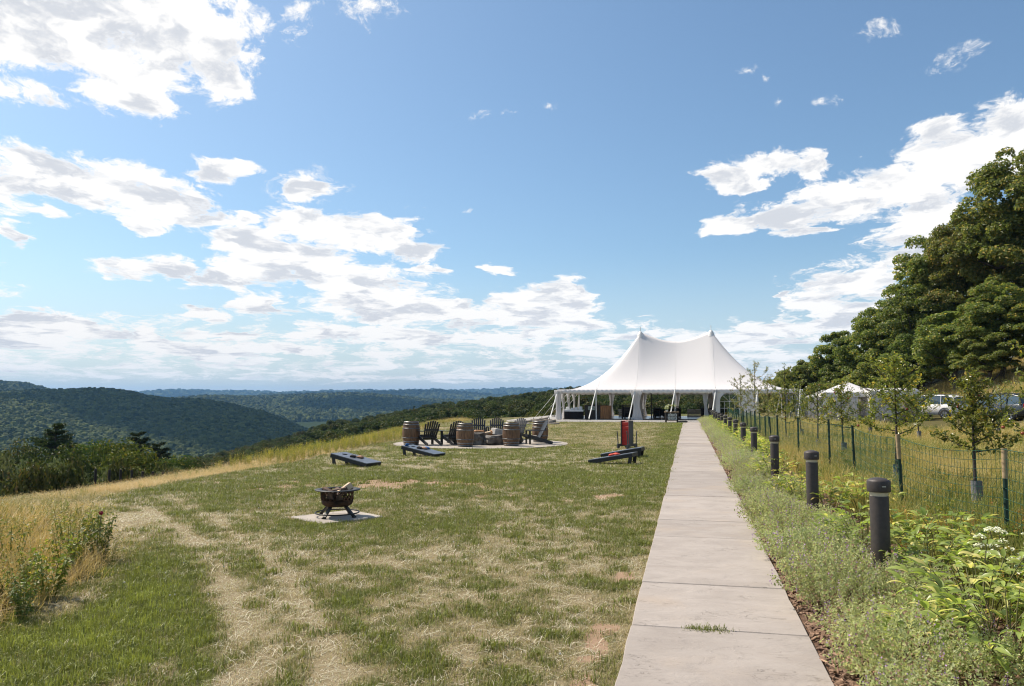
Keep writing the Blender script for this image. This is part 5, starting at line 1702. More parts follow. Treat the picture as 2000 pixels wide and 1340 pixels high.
# ------------------------------------------------------------------ stone fire ring, chairs, barrels
STONE = mat('fire_stone', (0.095, 0.085, 0.074), .9, var=.35, vs=3.5, bump=.8, bs=9, col2=(.22, .195, .165))
STONETOP = mat('pale_stone', (0.42, 0.39, 0.35), .9, var=.25, vs=4, bump=.6, bs=10)
fr = thing('stone_fire_ring', 'round fire ring of big rough grey stones on the patio', 'fire ring', (PIT.x + .15, PIT.y, .03))
rs = random.Random(4)
a = 0.0
while a < 2 * PI - .2:
    w_ = rs.uniform(.85, 1.45); r0 = 1.12
    da = w_ / r0
    if a + da > 2 * PI - .25: da = 2 * PI - a
    me = bpy.data.meshes.new('stone'); bm = bmesh.new(); bmesh.ops.create_cube(bm, size=1.0)
    bmesh.ops.subdivide_edges(bm, edges=bm.edges[:], cuts=6, use_grid_fill=True)
    h_ = rs.uniform(.34, .42); dpt = rs.uniform(.42, .55); sd = rs.randint(0, 99)
    for v in bm.verts:
        c = v.co.copy()
        rr = .80 + .20 * (1 - max(abs(c.x), abs(c.y), abs(c.z)) * 0)
        l_ = c.length
        c = c * (1 - .22 * max(0, l_ - .55))
        nz_ = mnoise.noise(c * 2.6 + Vector((sd, 0, 0)))
        c = c * (1 + .34 * nz_ + .10 * mnoise.noise(c * 6.5 + Vector((0, sd, 0))))
        v.co = Vector((c.x * (da * r0 * .97), c.y * dpt, c.z * h_ + .5 * h_))
    bm.to_mesh(me); bm.free(); me.materials.append(STONE)
    am = a + da / 2
    link_mesh('stone', me, fr, (r0 * math.cos(am), r0 * math.sin(am), 0), am + PI / 2)
    a += da
m_ = MB(); m_.lathe([(0, .12), (.85, .10), (.9, .02)], 24, cap=False); m_.build('ash_bed', mat('ash', (.09, .085, .08), 1, var=.4, vs=9), fr)
FIREWOOD = mat('split_wood', (0.40, 0.17, 0.06), .7, var=.3, vs=6, stretch=(1, 8, 8), col2=(.58, .30, .13))
WOODEND = mat('pale_wood', (0.58, 0.42, 0.27), .7, var=.2, vs=6)
for i, (px, py, w_, d_, h_, rz, mt, lab) in enumerate((
   (936, 846.5, .36, .3, .20, .1, FIREWOOD, 'orange split firewood block at the left of the fire ring'),
   (928, 846, .18, .25, .18, .5, FIREWOOD, 'small orange firewood block half behind the front middle barrel'),
   (953, 848, .30, .14, .10, -.4, WOODEND, 'pale split log between the firewood blocks'),
   (962, 847, .20, .2, .16, .3, FIREWOOD, 'small orange split log right of the pale one'),
   (967, 846, .5, .34, .12, -.5, FIREWOOD, 'orange split log leaning under the pale stone block'),
   (975, 845.5, .55, .42, .26, .5, STONETOP, 'pale tilted stone block on the rim of the fire ring'))):
    q = at(px, py, 28.9)
    m_ = MB(); m_.box((0, 0, 0), (w_, d_, h_), bev=.03, M=Matrix.Rotation(rz * .5, 4, 'Y'))
    tag(m_.build('stone_block' if mt is STONETOP else 'firewood', mt, None, (q.x, q.y, max(q.z, .44)), rz), lab, 'stone' if mt is STONETOP else 'firewood', None if mt is STONETOP else 'firewood on the stone ring')

BLACKP = mat('black_painted_wood', (0.020, 0.021, 0.025), .42, var=.3, vs=10, spec=.5)
def adirondack(label, loc, rz, mt):
    """sits facing local -Y"""
    t = thing('adirondack_chair', label, 'chair', loc, rz, 'adirondack chairs round the fire ring')
    t.scale = (.95, .95, .93)
    # seat slats on sloping rails
    for i in range(5):
        y = -.30 + .115 * i; z = .36 - .036 * i
        m_ = MB(); m_.box((0, y, z), (.54, .10, .022), M=None, bev=.004); m_.build('seat_slat', mt, t)
    for s in (-1, 1):
        m_ = MB(); m_.bar((s * .285, -.37, .34), (s * .285, .62, .035), .028, .13); m_.build('rail', mt, t)
        m_ = MB(); m_.bar((s * .315, -.30, 0), (s * .315, -.30, .53), .03, .10); m_.build('front_leg', mt, t)
        m_ = MB()
        m_.prism([(-.075, 0), (.05, 0), (.065, .022), (-.06, .022)], -.42, .34, M=Matrix.Translation((s * .36, 0, .535))); m_.build('armrest', mt, t)
    hs = (.66, .74, .78, .80, .78, .74, .66)
    for i in range(7):
        x = (i - 3) * .083
        base = Vector((x * .92, .12, .24)); top = base + Vector((x * .22, math.sin(R(27)) * hs[i], math.cos(R(27)) * hs[i]))
        m_ = MB(); m_.bar(base, top, .068, .02, up=(0, 1, .5)); 
        m_.build('back_slat', mt, t)
    m_ = MB(); m_.box((0, .335, .60), (.60, .03, .07)); m_.box((0, .20, .30), (.56, .03, .06)); m_.box((0, -.375, .34), (.60, .03, .10)); m_.build('crossbar', mt, t)
    return t
def ground_at(px, py, z=.03):
    q = gp(px, py, z); return (q.x, q.y, z)
CH = [
 ('black adirondack chair beside the leftmost barrel, back towards us', (836, 869), R(180 + 30)),
 ('black adirondack chair half behind the front middle barrel, back towards us', (884, 868.5), R(180 + 33)),
 ('black adirondack chair behind the fire ring, left one of the facing pair', (935, 857.5), R(4)),
 ('black adirondack chair behind the fire ring, right one of the facing pair', (969, 857.2), R(-3)),
 ('adirondack chair half hidden behind the right middle barrel', (1009, 858), R(-28)),
 ('adirondack chair seen from its side in front of the rightmost barrel', (1046, 867), R(-78)),
]
for lab, (px, py), rz in CH:
    adirondack(lab, ground_at(px, py), rz, BLACKP)

OAKST = mat('barrel_oak', (0.125, 0.068, 0.036), .6, var=.35, vs=5, stretch=(9, 9, .8), col2=(0.24, 0.135, 0.070), bump=.3, bs=20)
HOOP = mat('barrel_hoop', (0.20, 0.19, 0.18), .45, .8, var=.3, vs=8)
def barrel(label, loc, rz, s=1.0, flip=False):
    t = thing('wine_barrel', label, 'barrel', loc, rz, 'wine barrels round the patio')
    t.scale = (s, s, s)
    H, r0, r1 = .90, .275, .345
    rad = lambda z: r0 + (r1 - r0) * math.sin(PI * min(max(z / H, 0), 1)) ** .9
    n_ = 24
    for i in range(n_):
        m_ = MB(); a0, a1 = 2 * PI * i / n_ + .006, 2 * PI * (i + 1) / n_ - .006
        vs, fs = [], []
        for j in range(9):
            z = H * j / 8
            for (aa, k_) in ((a0, 1), (a1, 1), (a1, .93), (a0, .93)):
                vs.append((rad(z) * k_ * math.cos(aa), rad(z) * k_ * math.sin(aa), z))
        for j in range(8):
            for q in range(4):
                w = (q + 1) % 4; fs.append((j * 4 + q, j * 4 + w, j * 4 + 4 + w, j * 4 + 4 + q))
        fs += [(3, 2, 1, 0), (32, 33, 34, 35)]
        m_.add(vs, fs); m_.build('stave', OAKST, t)
    m_ = MB(); m_.lathe([(0, H - .035), (.268, H - .035), (.268, H - .06), (0, H - .06)], 24, smooth=False, cap=False); m_.build('lid', OAKST, t)
    for z, w_ in ((.035, .06), (.125, .045), (.27, .04), (.63, .04), (.775, .045), (.865, .06)):
        m_ = MB(); m_.lathe([(rad(z - w_ / 2) + .001, z - w_ / 2), (rad(z - w_ / 2) + .006, z - w_ / 2), (rad(z + w_ / 2) + .006, z + w_ / 2), (rad(z + w_ / 2) + .001, z + w_ / 2)], 32, cap=False); m_.build('hoop', HOOP, t)
    return t
barrel('leftmost oak barrel, at the left rim of the patio', ground_at(803, 868.5), .2, .95)
barrel('oak barrel in front of the fire ring, between two chairs and the stones', ground_at(908.5, 872), 1.1, .92)
barrel('oak barrel in front of the right part of the fire ring', ground_at(998.5, 870.5), 2.3, .92)
barrel('oak barrel at the right rim of the patio behind the side-on chair', ground_at(1055, 863.5), 3.0, .92)

# ------------------------------------------------------------------ cornhole boards and bean bags
SLATE = mat('slate_paint', (0.115, 0.125, 0.145), .38, var=.12, vs=6, spec=.5)
BLACKM = mat('black_board', (0.018, 0.019, 0.021), .5, var=.2)
def cornhole(label, loc, rz):
    """low end at local +Y... the raised end (with the hole) at -Y"""
    t = thing('cornhole_board', label, 'cornhole board', loc, rz, 'cornhole boards on the lawn')
    L, Wd, zh, zl = 1.2, .60, .30, .08
    tilt = math.atan2(zh - zl, L)
    T = Matrix.Translation((0, 0, (zh + zl) / 2 + .01)) @ Matrix.Rotation(-tilt, 4, 'X')
    # top with a round hole
    n_ = 24; hy, hr = -.38, .078
    vs, fs = [], []
    circ = [(hr * math.cos(2 * PI * i / n_), hy + hr * math.sin(2 * PI * i / n_)) for i in range(n_)]
    def edge_pt(i):
        a = 2 * PI * i / n_; c_, s_ = math.cos(a), math.sin(a)
        x, y = c_, s_
        tx = (Wd / 2) / abs(x) if abs(x) > 1e-6 else 9; ty = ((L / 2 - hy) if y > 0 else (L / 2 + hy)) / abs(y) if abs(y) > 1e-6 else 9
        k_ = min(tx, ty); return (x * k_, hy + y * k_)
    outr = [edge_pt(i) for i in range(n_)]
    # snap the rectangle's corners in
    for cx_, cy_ in ((Wd / 2, L / 2), (-Wd / 2, L / 2), (-Wd / 2, -L / 2), (Wd / 2, -L / 2)):
        i = min(range(n_), key=lambda q: (outr[q][0] - cx_) ** 2 + (outr[q][1] - cy_) ** 2); outr[i] = (cx_, cy_)
    m_ = MB()
    for z, flip in ((0, True), (.018, False)):
        o = len(vs); vs += [(x, y, z) for x, y in circ] + [(x, y, z) for x, y in outr]
        for i in range(n_):
            j = (i + 1) % n_; f_ = (o + i, o + n_ + i, o + n_ + j, o + j); fs.append(f_ if not flip else f_[::-1])
    for i in range(n_):
        j = (i + 1) % n_
        fs.append((n_ + i, n_ + j, 3 * n_ + j, 3 * n_ + i)); fs.append((j, i, 2 * n_ + i, 2 * n_ + j))
    m_.add(vs, fs, M=T); m_.build('board_top', SLATE, t)
    m_ = MB()
    for s in (-1, 1): m_.box((s * (Wd / 2 - .012), 0, -.046), (.024, L - .002, .088), M=T)
    for s in (-1, 1): m_.box((0, s * (L / 2 - .014), -.046), (Wd - .05, .024, .086), M=T)
    m_.build('side_frame', BLACKM, t)
    for s in (-1, 1):
        m_ = MB(); m_.bar((s * (Wd / 2 - .055), -L / 2 + .10, -.005), (s * (Wd / 2 - .055), -L / 2 + .05, zh - .01), .04, .09); m_.build('leg', BLACKM, t)
    return t, T
def lift(loc): return (loc[0], loc[1], gz(loc[0], loc[1]))
B1, T1 = cornhole('slate cornhole board nearest the path, with red bean bags on it', lift(gp(1197, 905)), R(-113 + 180))
B2, T2 = cornhole('slate cornhole board just behind the one with the red bags', lift(gp(1216, 893)), R(-109 + 180))
B3, T3 = cornhole('slate cornhole board leftmost on the lawn, with black bags', lift(gp(695, 907)), R(62 + 180))
B4, T4 = cornhole('slate cornhole board by the patio, with blue and black bags', lift(gp(827, 890)), R(62 + 180))
def bag_me(mt, seed):
    bm = bmesh.new(); bmesh.ops.create_cube(bm, size=1.0)
    bmesh.ops.subdivide_edges(bm, edges=bm.edges[:], cuts=4, use_grid_fill=True)
    for v in bm.verts:
        c = v.co; e = max(abs(c.x), abs(c.y)) * 2
        th = .055 * (1 - e ** 4) + .012
        n_ = mnoise.noise(Vector((c.x * 3, c.y * 3, seed)))
        v.co = Vector((c.x * .16 * (1 - .06 * (2 * abs(c.y)) ** 2), c.y * .16 * (1 - .06 * (2 * abs(c.x)) ** 2), c.z * th * (1 + .4 * n_) + .022))
    me = bpy.data.meshes.new('bean_bag'); bm.to_mesh(me); bm.free(); me.materials.append(mt)
    for p in me.polygons: p.use_smooth = True
    return me
RED = mat('red_cloth', (0.62, 0.085, 0.055), .8, var=.12); BLUE = mat('blue_cloth', (0.045, 0.14, 0.34), .8, var=.15); BLK = mat('black_bag', (0.022, 0.02, 0.02), .85)
TANB = mat('tan_bag', (0.30, 0.16, 0.10), .85)
def bag(lab, board, T, x, y, mt, rz, lean=0.0, cat_g='bean bags on the boards'):
    M = board.matrix_basis @ T @ Matrix.Translation((x, y, .02)) @ Matrix.Rotation(lean, 4, 'X') @ Matrix.Rotation(rz, 4, 'Z')
    o = link_mesh('bean_bag', bag_me(mt, rz * 3)); o.matrix_basis = M
    tag(o, lab, 'bean bag', cat_g)
bpy.context.view_layer.update()
bag('red bean bag lower on the board nearest the path', B1, T1, .10, .06, RED, .3)
bag('red bean bag higher on the board nearest the path', B1, T1, .04, -.10, RED, 1.0, .25)
bag('blue bean bag upright at the top of the board by the patio', B4, T4, .16, -.50, BLUE, .2, 1.1)
bag('light blue edged bag on the near side of the board by the patio', B4, T4, -.22, -.02, BLUE, .8)
bag('black bean bag in the middle of the board by the patio', B4, T4, .05, -.12, BLK, .4)
bag('brown bean bag beside the black one on the board by the patio', B4, T4, -.06, -.02, TANB, .1)
bag('black bean bag in the middle of the leftmost board', B3, T3, .05, -.06, BLK, .5)
bag('brown bean bag beside the black one on the leftmost board', B3, T3, -.08, .07, TANB, .2)

# ------------------------------------------------------------------ red and grey standing game on its feet
GREYP = mat('grey_panel', (0.075, 0.078, 0.082), .5, var=.15)
REDP = mat('red_panel', (0.48, 0.026, 0.018), .4, var=.12, vs=5)
q = gp(1225, 875.5); kz = gz(q.x, q.y)
t_ = thing('connect_four_game', 'tall red and grey standing lawn game with curved arms and feet', 'lawn game', (q.x, q.y, kz), R(-38))
m_ = MB(); m_.box((-.155, 0, .52), (.03, .30, .86), bev=.006); m_.box((.155, 0, .52), (.03, .30, .86), bev=.006); m_.build('side_panel', GREYP, t_)
hole = []
for s in (-1, 1):
    m_ = MB()
    n_ = 16
    # red face, slotted in rows
    for i in range(6):
        m_.box((0, s * .10, .17 + .135 * i), (.28, .02, .10), bev=.004)
    m_.box((0, s * .085, .505), (.28, .008, .80))
    m_.build('red_face', REDP, t_)
m_ = MB(); m_.box((0, 0, .935), (.29, .22, .02), bev=.004); m_.build('top', REDP, t_)
for s in (-1, 1):
    m_ = MB(); m_.prism([(-.36, 0), (-.24, 0), (-.16, .07), (.16, .07), (.24, 0), (.36, 0), (.34, .15), (.2, .16), (-.2, .16), (-.34, .15)], -.016, .016, M=Matrix.Translation((s * .19, 0, 0)) @ Matrix.Rotation(PI / 2, 4, 'Z')); m_.build('foot', GREYP, t_)
for (x, y, sg) in ((-.19, -.30, -1), (-.19, .30, 1), (.19, -.30, -1), (.19, .30, 1)):
    m_ = MB(); m_.tube([(x, y, .14), (x, y + sg * .0, .30), (x, y + sg * .02, .46), (x, y + sg * .06, .60)], [.018, .02, .02, .017], 7); m_.build('curved_arm', GREYP, t_)
m_ = MB()
for z in (.28, .52, .76): m_.lathe([(.0, 0), (.035, 0), (.035, .006), (0, .006)], 12, smooth=False, cap=False, M=Matrix.Translation((-.171, 0, z)) @ Matrix.Rotation(-PI / 2, 4, 'Y'))
m_.build('red_dot', REDP, t_)

# ------------------------------------------------------------------ fire bowl on its slab
FP = Vector((-2.47, 11.0, 0)); FZ = gz(FP.x, FP.y)
sl = MB(); sl.box((0, 0, 0), (.98, .88, .10), bev=.012)
s_o = sl.build('square_slab', MAT_PATIO, None, (FP.x, FP.y, FZ - .032), .76)
tag(s_o, 'square pale paving slab under the fire bowl', 'paving slab')
RUST = mat('rusty_steel', (0.060, 0.034, 0.022), .8, .3, var=.5, vs=7, col2=(.13, .065, .035), bump=.3)
BLST = mat('black_steel', (0.030, 0.029, 0.028), .5, .4, var=.3, vs=6)
SB = .66
t_ = thing('fire_bowl', 'rusty steel fire bowl with cut-out sides, wide rim and foot ring', 'fire bowl', (FP.x, FP.y, FZ + .018), .35)
t_.scale = (SB, SB, SB)
m_ = MB(); m_.lathe([(.325, .555), (.40, .562), (.475, .556), (.480, .566), (.475, .576), (.40, .580), (.325, .572), (.325, .555)], 48, cap=False); m_.build('rim', BLST, t_)
m_ = MB(); m_.lathe([(.0, .205), (.16, .208), (.26, .225), (.315, .265), (.332, .31), (.334, .36), (.326, .36), (.322, .31), (.305, .272), (.25, .235), (.0, .22)], 40, cap=False); m_.build('bowl', RUST, t_)
# pierced band: leaning bars crossing like leaves, between bowl and rim
n_ = 22
for i in range(n_):
    a0 = 2 * PI * i / n_
    for s in (-1, 1):
        m_ = MB(); pts = []
        for j in range(6):
            z = .352 + .205 * j / 5; a = a0 + s * (j / 5 - .5) * 2 * PI / n_ * 1.05
            pts.append((.330 * math.cos(a), .330 * math.sin(a), z))
        m_.tube(pts, [.016, .012, .010, .010, .012, .016], 5, cap=True); m_.build('lattice_bar', RUST, t_)
m_ = MB(); m_.tube([(.46 * math.cos(2 * PI * i / 40), .46 * math.sin(2 * PI * i / 40), .085) for i in range(41)], .014, 8, cap=False)
m_.build('foot_ring', BLST, t_)
for i in range(4):
    a = 2 * PI * (i + .5) / 4
    c_, s_ = math.cos(a), math.sin(a)
    m_ = MB(); m_.bar((.20 * c_, .20 * s_, .25), (.43 * c_, .43 * s_, .03), .085, .03, up=(0, 0, 1)); m_.box((.44 * c_, .44 * s_, .015), (.07, .07, .03), rz=a); m_.build('leg', BLST, t_)
CHAR = mat('charred_wood', (0.055, 0.036, 0.026), .9, var=.5, vs=9, col2=(.16, .10, .07))
for i, (x, y, z, L, rz, ty, mt, lab) in enumerate((
   (.02, -.02, .47, .50, .3, .10, CHAR, 'charred log lying across the middle of the fire bowl'),
   (-.08, .05, .49, .40, 1.3, -.2, CHAR, 'charred log at the left in the fire bowl'),
   (.10, .06, .53, .34, -.5, .38, WOODEND, 'pale split log sticking up in the fire bowl'),
   (.0, -.10, .46, .44, -.2, 0, CHAR, 'charred log at the front of the fire bowl'),
   (-.15, -.04, .48, .30, .9, .3, CHAR, 'short charred stub at the left rim in the fire bowl'))):
    m_ = MB(); m_.prism([(-.05, -.035), (.05, -.03), (.02, .05), (-.03, .04)], -L / 2, L / 2, M=Matrix.Rotation(ty, 4, 'X'))
    tag(m_.build('log', mt, None, (FP.x + x * SB, FP.y + y * SB, FZ + .018 + z * SB), rz), lab, 'log', 'logs in the fire bowl')

# ------------------------------------------------------------------ bollard lights
BOLL = mat('bronze_bollard', (0.060, 0.048, 0.042), .5, .1, var=.12, vs=30, bump=.12, bs=160)
LENS = mat('bollard_lens', (0.56, 0.50, 0.38), .35, var=.08)
bb = MB(); bb.lathe([(.079, -.05), (.079, .80), (.076, .812)], 32); 
b_body = bb.mesh('bollard_body', BOLL)
bb = MB(); bb.lathe([(.070, .80), (.074, .815), (.078, .838), (.078, .848)], 32); b_lens = bb.mesh('bollard_lens', LENS)
bb = MB(); bb.lathe([(.075, .846), (.095, .848), (.097, .856), (.097, .938), (.092, .948), (.066, .962), (.036, .969), (0, .972)], 32); b_cap = bb.mesh('bollard_cap', BOLL)
plq = MB(); plq.box((0, -.0975, .90), (.034, .003, .008)); b_pl = plq.mesh('bollard_plate', mat('plate', (.5, .5, .5), .3, .8))
b0 = None
BALONG = 2.43
def bol_pos(d_row):
    y = (1.65 - .974) * 1500 / (d_row - 782)     # from the row of its top
    return (y - PO.y - 1.44 * PNOR.y) / PDIR.y
rows = [930, 878, 849, 833, 824.7, 818.7, 813, 811, 808, 805.2, 803.2, 801.6, 800.1, 799, 797.8]
fit = np.polyfit(range(7), [bol_pos(r_) for r_ in rows[:7]], 1)
step_ = fit[0]
ORD = ['nearest', 'second nearest', 'third nearest', 'fourth nearest', 'fifth nearest', 'sixth nearest', 'seventh nearest', 'eighth from the near end', 'ninth from the near end', 'tenth from the near end', 'fifth from the tent', 'fourth from the tent', 'third from the tent', 'second from the tent', 'farthest, closest to the tent']
BOLAL = []
for i in range(15):
    al = bol_pos(rows[i]) if i < 4 else bol_pos(rows[3]) + (i - 3) * 3.98
    BOLAL.append(al)
    q = pw(al, 1.44)
    lab = f'dark bronze bollard light along the path, {ORD[i]} of the row'
    if b0 is None:
        b0 = thing('bollard_light', lab, 'bollard', (q.x, q.y, 0), 0, 'bollard lights along the path')
        link_mesh('post', b_body, b0); link_mesh('lens', b_lens, b0)
        cpo = link_mesh('cap', b_cap, b0); link_mesh('name_plate', b_pl, cpo)
    else:
        dup(b0, lab, (q.x, q.y, 0), random.uniform(-.2, .2))

# ------------------------------------------------------------------ green mesh fence with stakes
FENG = mat('green_coated', (0.010, 0.036, 0.024), .5, var=.2); FENW = mat('bamboo_top', (0.40, 0.28, 0.155), .7, var=.2, vs=12)
WIRE = mat('green_wire', (0.022, 0.115, 0.068), .5, var=.1)
FOFF = 2.05 + .60
FK = [(1968, 1080), (1765, 1012), (1671, 950), (1622, 928), (1560, 906), (1521, 892)]
def fo(al): return float(np.interp(al, [fal(*q) for q in FK] + [60], [fof(*q) for q in FK] + [2.55]))
fence = thing('garden_fence', 'green wire mesh fence on dark green stakes beside the flower bed', 'fence', (0, 0, 0))
def fof(px, py):
    q = gp(px, py); return path_off(q.x, q.y)
fps = [-3.5, -0.4]
def fal(px, py):
    q = gp(px, py); return path_along(q.x, q.y)
fps += [fal(1968, 1080), fal(1765, 1012), fal(1671, 950), fal(1622, 928), fal(1560, 906), fal(1521, 892)]
fps = sorted(fps)
while fps[-1] < 52: fps.append(fps[-1] + random.uniform(1.9, 2.5))
def fpos(i, z=0):
    q = pw(fps[i], fo(fps[i])); return Vector((q.x, q.y, gz(q.x, q.y) + z))
for i in range(len(fps)):
    p = fpos(i, -.1); rsx = random.Random(i)
    lean = Vector((rsx.uniform(-.07, .05), rsx.uniform(-.05, .05), 0))
    h_ = rsx.uniform(1.22, 1.36)
    wood = i in (2, 3)
    m_ = MB(); top = p + lean + Vector((0, 0, h_))
    kx = .74 if wood else 1.0
    m_.tube([p, p + (top - p) * kx], [.026, .024], 8)
    for z in np.arange(.15, kx * h_, .16): m_.box(p + (top - p) * (z / h_) + Vector((-.026, -.008, 0)), (.014, .012, .02))
    po = m_.build('post', FENG, fence)
    if wood:
        m_ = MB(); m_.tube([p + (top - p) * (kx - .01), top], [.029, .029], 10); m_.tube([p + (top - p) * .86, p + (top - p) * .872], .032, 10); m_.build('bamboo_top', FENW, po)
nz_ = 11; Hf = 1.12
for i in range(len(fps) - 1):
    a, b_ = fpos(i), fpos(i + 1); L = (b_ - a).length
    m_ = MB()
    rw = .0027
    def sag(t, z): return .05 * math.sin(t * PI) * (z / Hf) * math.sin(i * 1.7 + 1)
    nseg = 6
    for j in range(nz_):
        z = .05 + (Hf - .05) * j / (nz_ - 1)
        pts = [a + (b_ - a) * (s / nseg) + Vector((.02 * math.sin(s + j + i), 0, z - .035 * math.sin(PI * s / nseg) * (.4 + .6 * z) + sag(s / nseg, z))) for s in range(nseg + 1)]
        m_.tube(pts, rw * (1.5 if j in (0, nz_ - 1) else 1), 3, cap=False, smooth=False)
    nvv = int(L / .078)
    for s in range(1, nvv):
        t = s / nvv; q = a + (b_ - a) * t
        m_.tube([q + Vector((0, 0, .05)), q + Vector((.012 * math.sin(s), 0, Hf - .035 * math.sin(PI * t) + sag(t, Hf)))], rw * .8, 3, cap=False, smooth=False)
    m_.build('wire_mesh', WIRE, fence)

# ------------------------------------------------------------------ young apple trees
APB = mat('apple_bark', (0.075, 0.060, 0.050), .9, var=.35, vs=14, bump=.5, bs=40)
LF_AP = leaf_mat('apple_leaves', (0.085, 0.120, 0.030), (0.215, 0.225, 0.065), (0.42, 0.33, 0.06), .40, .32, .6, frac=.07)
LF_AP2 = leaf_mat('apple_leaves_pale', (0.115, 0.135, 0.060), (0.24, 0.24, 0.115), (0.30, 0.20, 0.09), .34, .4, .5, frac=.12)
APPLE = mat('apple_red', (0.30, 0.075, 0.035), .35, var=.3)
GUARD = mat('grey_guard_mesh', (0.15, 0.15, 0.155), .8, var=.3, vs=30, bump=.6, bs=80)
def apple_tree(label, px, py, top, half, seed, leafmat=LF_AP, nleaf=1500, guard=True, clear=.95, stake=False):
    q = gp(px, py); z0 = gz(q.x, q.y); d = q.y
    H = (EYE + (HORIZON - top) / 1500 * d) - z0; Rr = half / 1500 * d
    r = np.random.default_rng(seed)
    t = thing('apple_tree', label, 'apple tree', (q.x, q.y, z0), 0, 'young apple trees behind the wire fence')
    tb = MB(); lx = r.normal(0, .04, 2)
    trunk = [np.array([0, 0, -.1]), np.array([0, 0, clear * .5]), np.array([lx[0], lx[1], clear]), np.array([lx[0] * 1.5, lx[1], clear + (H - clear) * .5]), np.array([lx[0] * .6, lx[1], H * .97])]
    tb.tube(trunk, [.034, .026, .022, .014, .004], 8)
    segs = [(trunk[2], trunk[4])]
    nb = 17
    for i in range(nb):
        f = (i + .5) / nb; z = clear + (H - clear) * .82 * f
        st = np.array([lx[0] * (1 + f * .5), lx[1], z]); a = i * 2.4 + r.uniform(-.4, .4)
        L = Rr * (1.12 - .62 * f) * r.uniform(.7, 1.15)
        up = r.uniform(.25, .65) + .5 * f
        e = st + np.array([math.cos(a) * L, math.sin(a) * L, L * up]); md = st + (e - st) * .5 + np.array([0, 0, -.10 * L])
        tb.tube([st, md, e], [.011, .008, .003], 5, cap=False); segs += [(st, md), (md, e)]
        for k_ in range(3):
            u = r.uniform(.4, .95); s2 = st + (e - st) * u; dv = sph(1, r)[0]; dv[2] = abs(dv[2]) * .7 + .2
            e2 = s2 + dv * L * .42; tb.tube([s2, e2], [.005, .002], 4, cap=False); segs.append((s2, e2))
    link_mesh('trunk', tb.mesh('apple_trunk', APB), t)
    wl = np.array([np.linalg.norm(np.array(b_) - np.array(a)) for a, b_ in segs]); wl /= wl.sum()
    pk = r.choice(len(segs), nleaf, p=wl); S0 = np.array([s[0] for s in segs])[pk]; S1 = np.array([s[1] for s in segs])[pk]
    P = S0 + (S1 - S0) * r.random((nleaf, 1)) ** .75 + sph(nleaf, r) * .055
    P = P[P[:, 2] > clear * .85]
    n_ = len(P); T = sph(n_, r) + np.array([0, 0, -.3]) + (P - np.array([0, 0, 1.2])) * .3
    s = .066 * r.uniform(.65, 1.3, n_)
    V, F = leaf_quads(P, sph(n_, r) + np.array([0, 0, .8]), T, s, s * .55, .22)
    link_mesh('foliage', np_mesh('apple_foliage', V, F, leafmat), t)
    if nleaf > 1000:
        for i in range(3):
            k_ = r.integers(0, n_); m_ = MB(); m_.lathe([(0, -.022), (.018, -.017), (.025, 0), (.019, .019), (.005, .019)], 10)
            m_.build('apple', APPLE, t, P[k_] + [0, 0, -.06])
    if guard:
        m_ = MB(); g_ = r.uniform(.40, .5)
        m_.tube([(0.02, 0, -.02), (.02, .01, g_)], [.082, .078], 12, cap=False, smooth=True)
        m_.tube([(0.02, 0, -.02), (.02, .01, g_)], [.076, .072], 12, cap=False, smooth=True)
        m_.build('trunk_guard', GUARD, t)
    if stake:
        m_ = MB(); m_.tube([(-.16, -.05, -.1), (-.12, -.04, 1.45)], .02, 8); m_.build('stake', FENW, t)
    return t
apple_tree('nearest young apple tree with a grey trunk guard by the wooden topped stake', 1908, 1002, 712, 66, 1, nleaf=2000, clear=.86)
apple_tree('leafy young apple tree with red fruit behind the bamboo topped stake, second in the row', 1753, 958, 688, 80, 2, nleaf=2400, clear=.98, stake=False)
apple_tree('apple tree cut by the right edge of the frame', 2062, 1032, 530, 90, 3, nleaf=2000, clear=.95)
apple_tree('apple tree low behind the nearest ones, above its leaning grey guard', 1795, 866, 770, 48, 4, nleaf=1100, clear=.9)
apple_tree('apple tree in front of the small white marquee', 1648, 902, 742, 46, 5, nleaf=1500, clear=.85)
apple_tree('apple tree left of the small white marquee with a dark guard', 1598, 884, 738, 40, 6, nleaf=1300, clear=.85)
apple_tree('slim upright apple tree with yellow green leaves, highest left of the marquees', 1536, 872, 705, 36, 7, nleaf=1500, clear=.8)
apple_tree('apple tree behind the third and fourth fence stakes', 1566, 862, 742, 34, 8, nleaf=1000, clear=.8)
apple_tree('pale apple tree in front of the right part of the tent', 1478, 852, 700, 40, 9, LF_AP2, 1600, True, .7)
apple_tree('pale apple tree right of the arched tent window', 1450, 846, 726, 30, 10, LF_AP2, 1200, True, .7)
apple_tree('pale small apple tree closest to the tent', 1502, 848, 726, 32, 11, LF_AP2, 1100, True, .7)
apple_tree('apple tree in the second row between the white suv and the dark car', 1888, 850, 752, 36, 12, nleaf=900, clear=.8)
apple_tree('apple tree in the second row right of the white suv', 1950, 862, 748, 46, 13, nleaf=1000, clear=.8)
apple_tree('apple tree in the second row before the flat marquee', 1700, 858, 752, 36, 14, nleaf=900, clear=.8)

# ------------------------------------------------------------------ dark fence posts beyond the meadow
for i, (px, tp) in enumerate(((187, 916), (214, 918), (236, 917), (258, 918), (279, 921), (299, 921), (318, 922))):
    q = at(px, tp, 40); g_ = gz(q.x, q.y)
    m_ = MB(); m_.tube([(0, 0, g_ - .2 - q.z), (0, 0, 0)], .065, 7)
    tag(m_.build('fence_post', mat('dark_post', (.035, .03, .026), .9) if i == 0 else bpy.data.materials['dark_post'], None, (q.x, q.y, q.z)), ('leftmost', 'second from the left', 'third from the left', 'middle', 'third from the right', 'second from the right', 'rightmost')[i] + ' of the thin dark fence posts beyond the meadow', 'fence post', 'dark fence posts beyond the meadow')
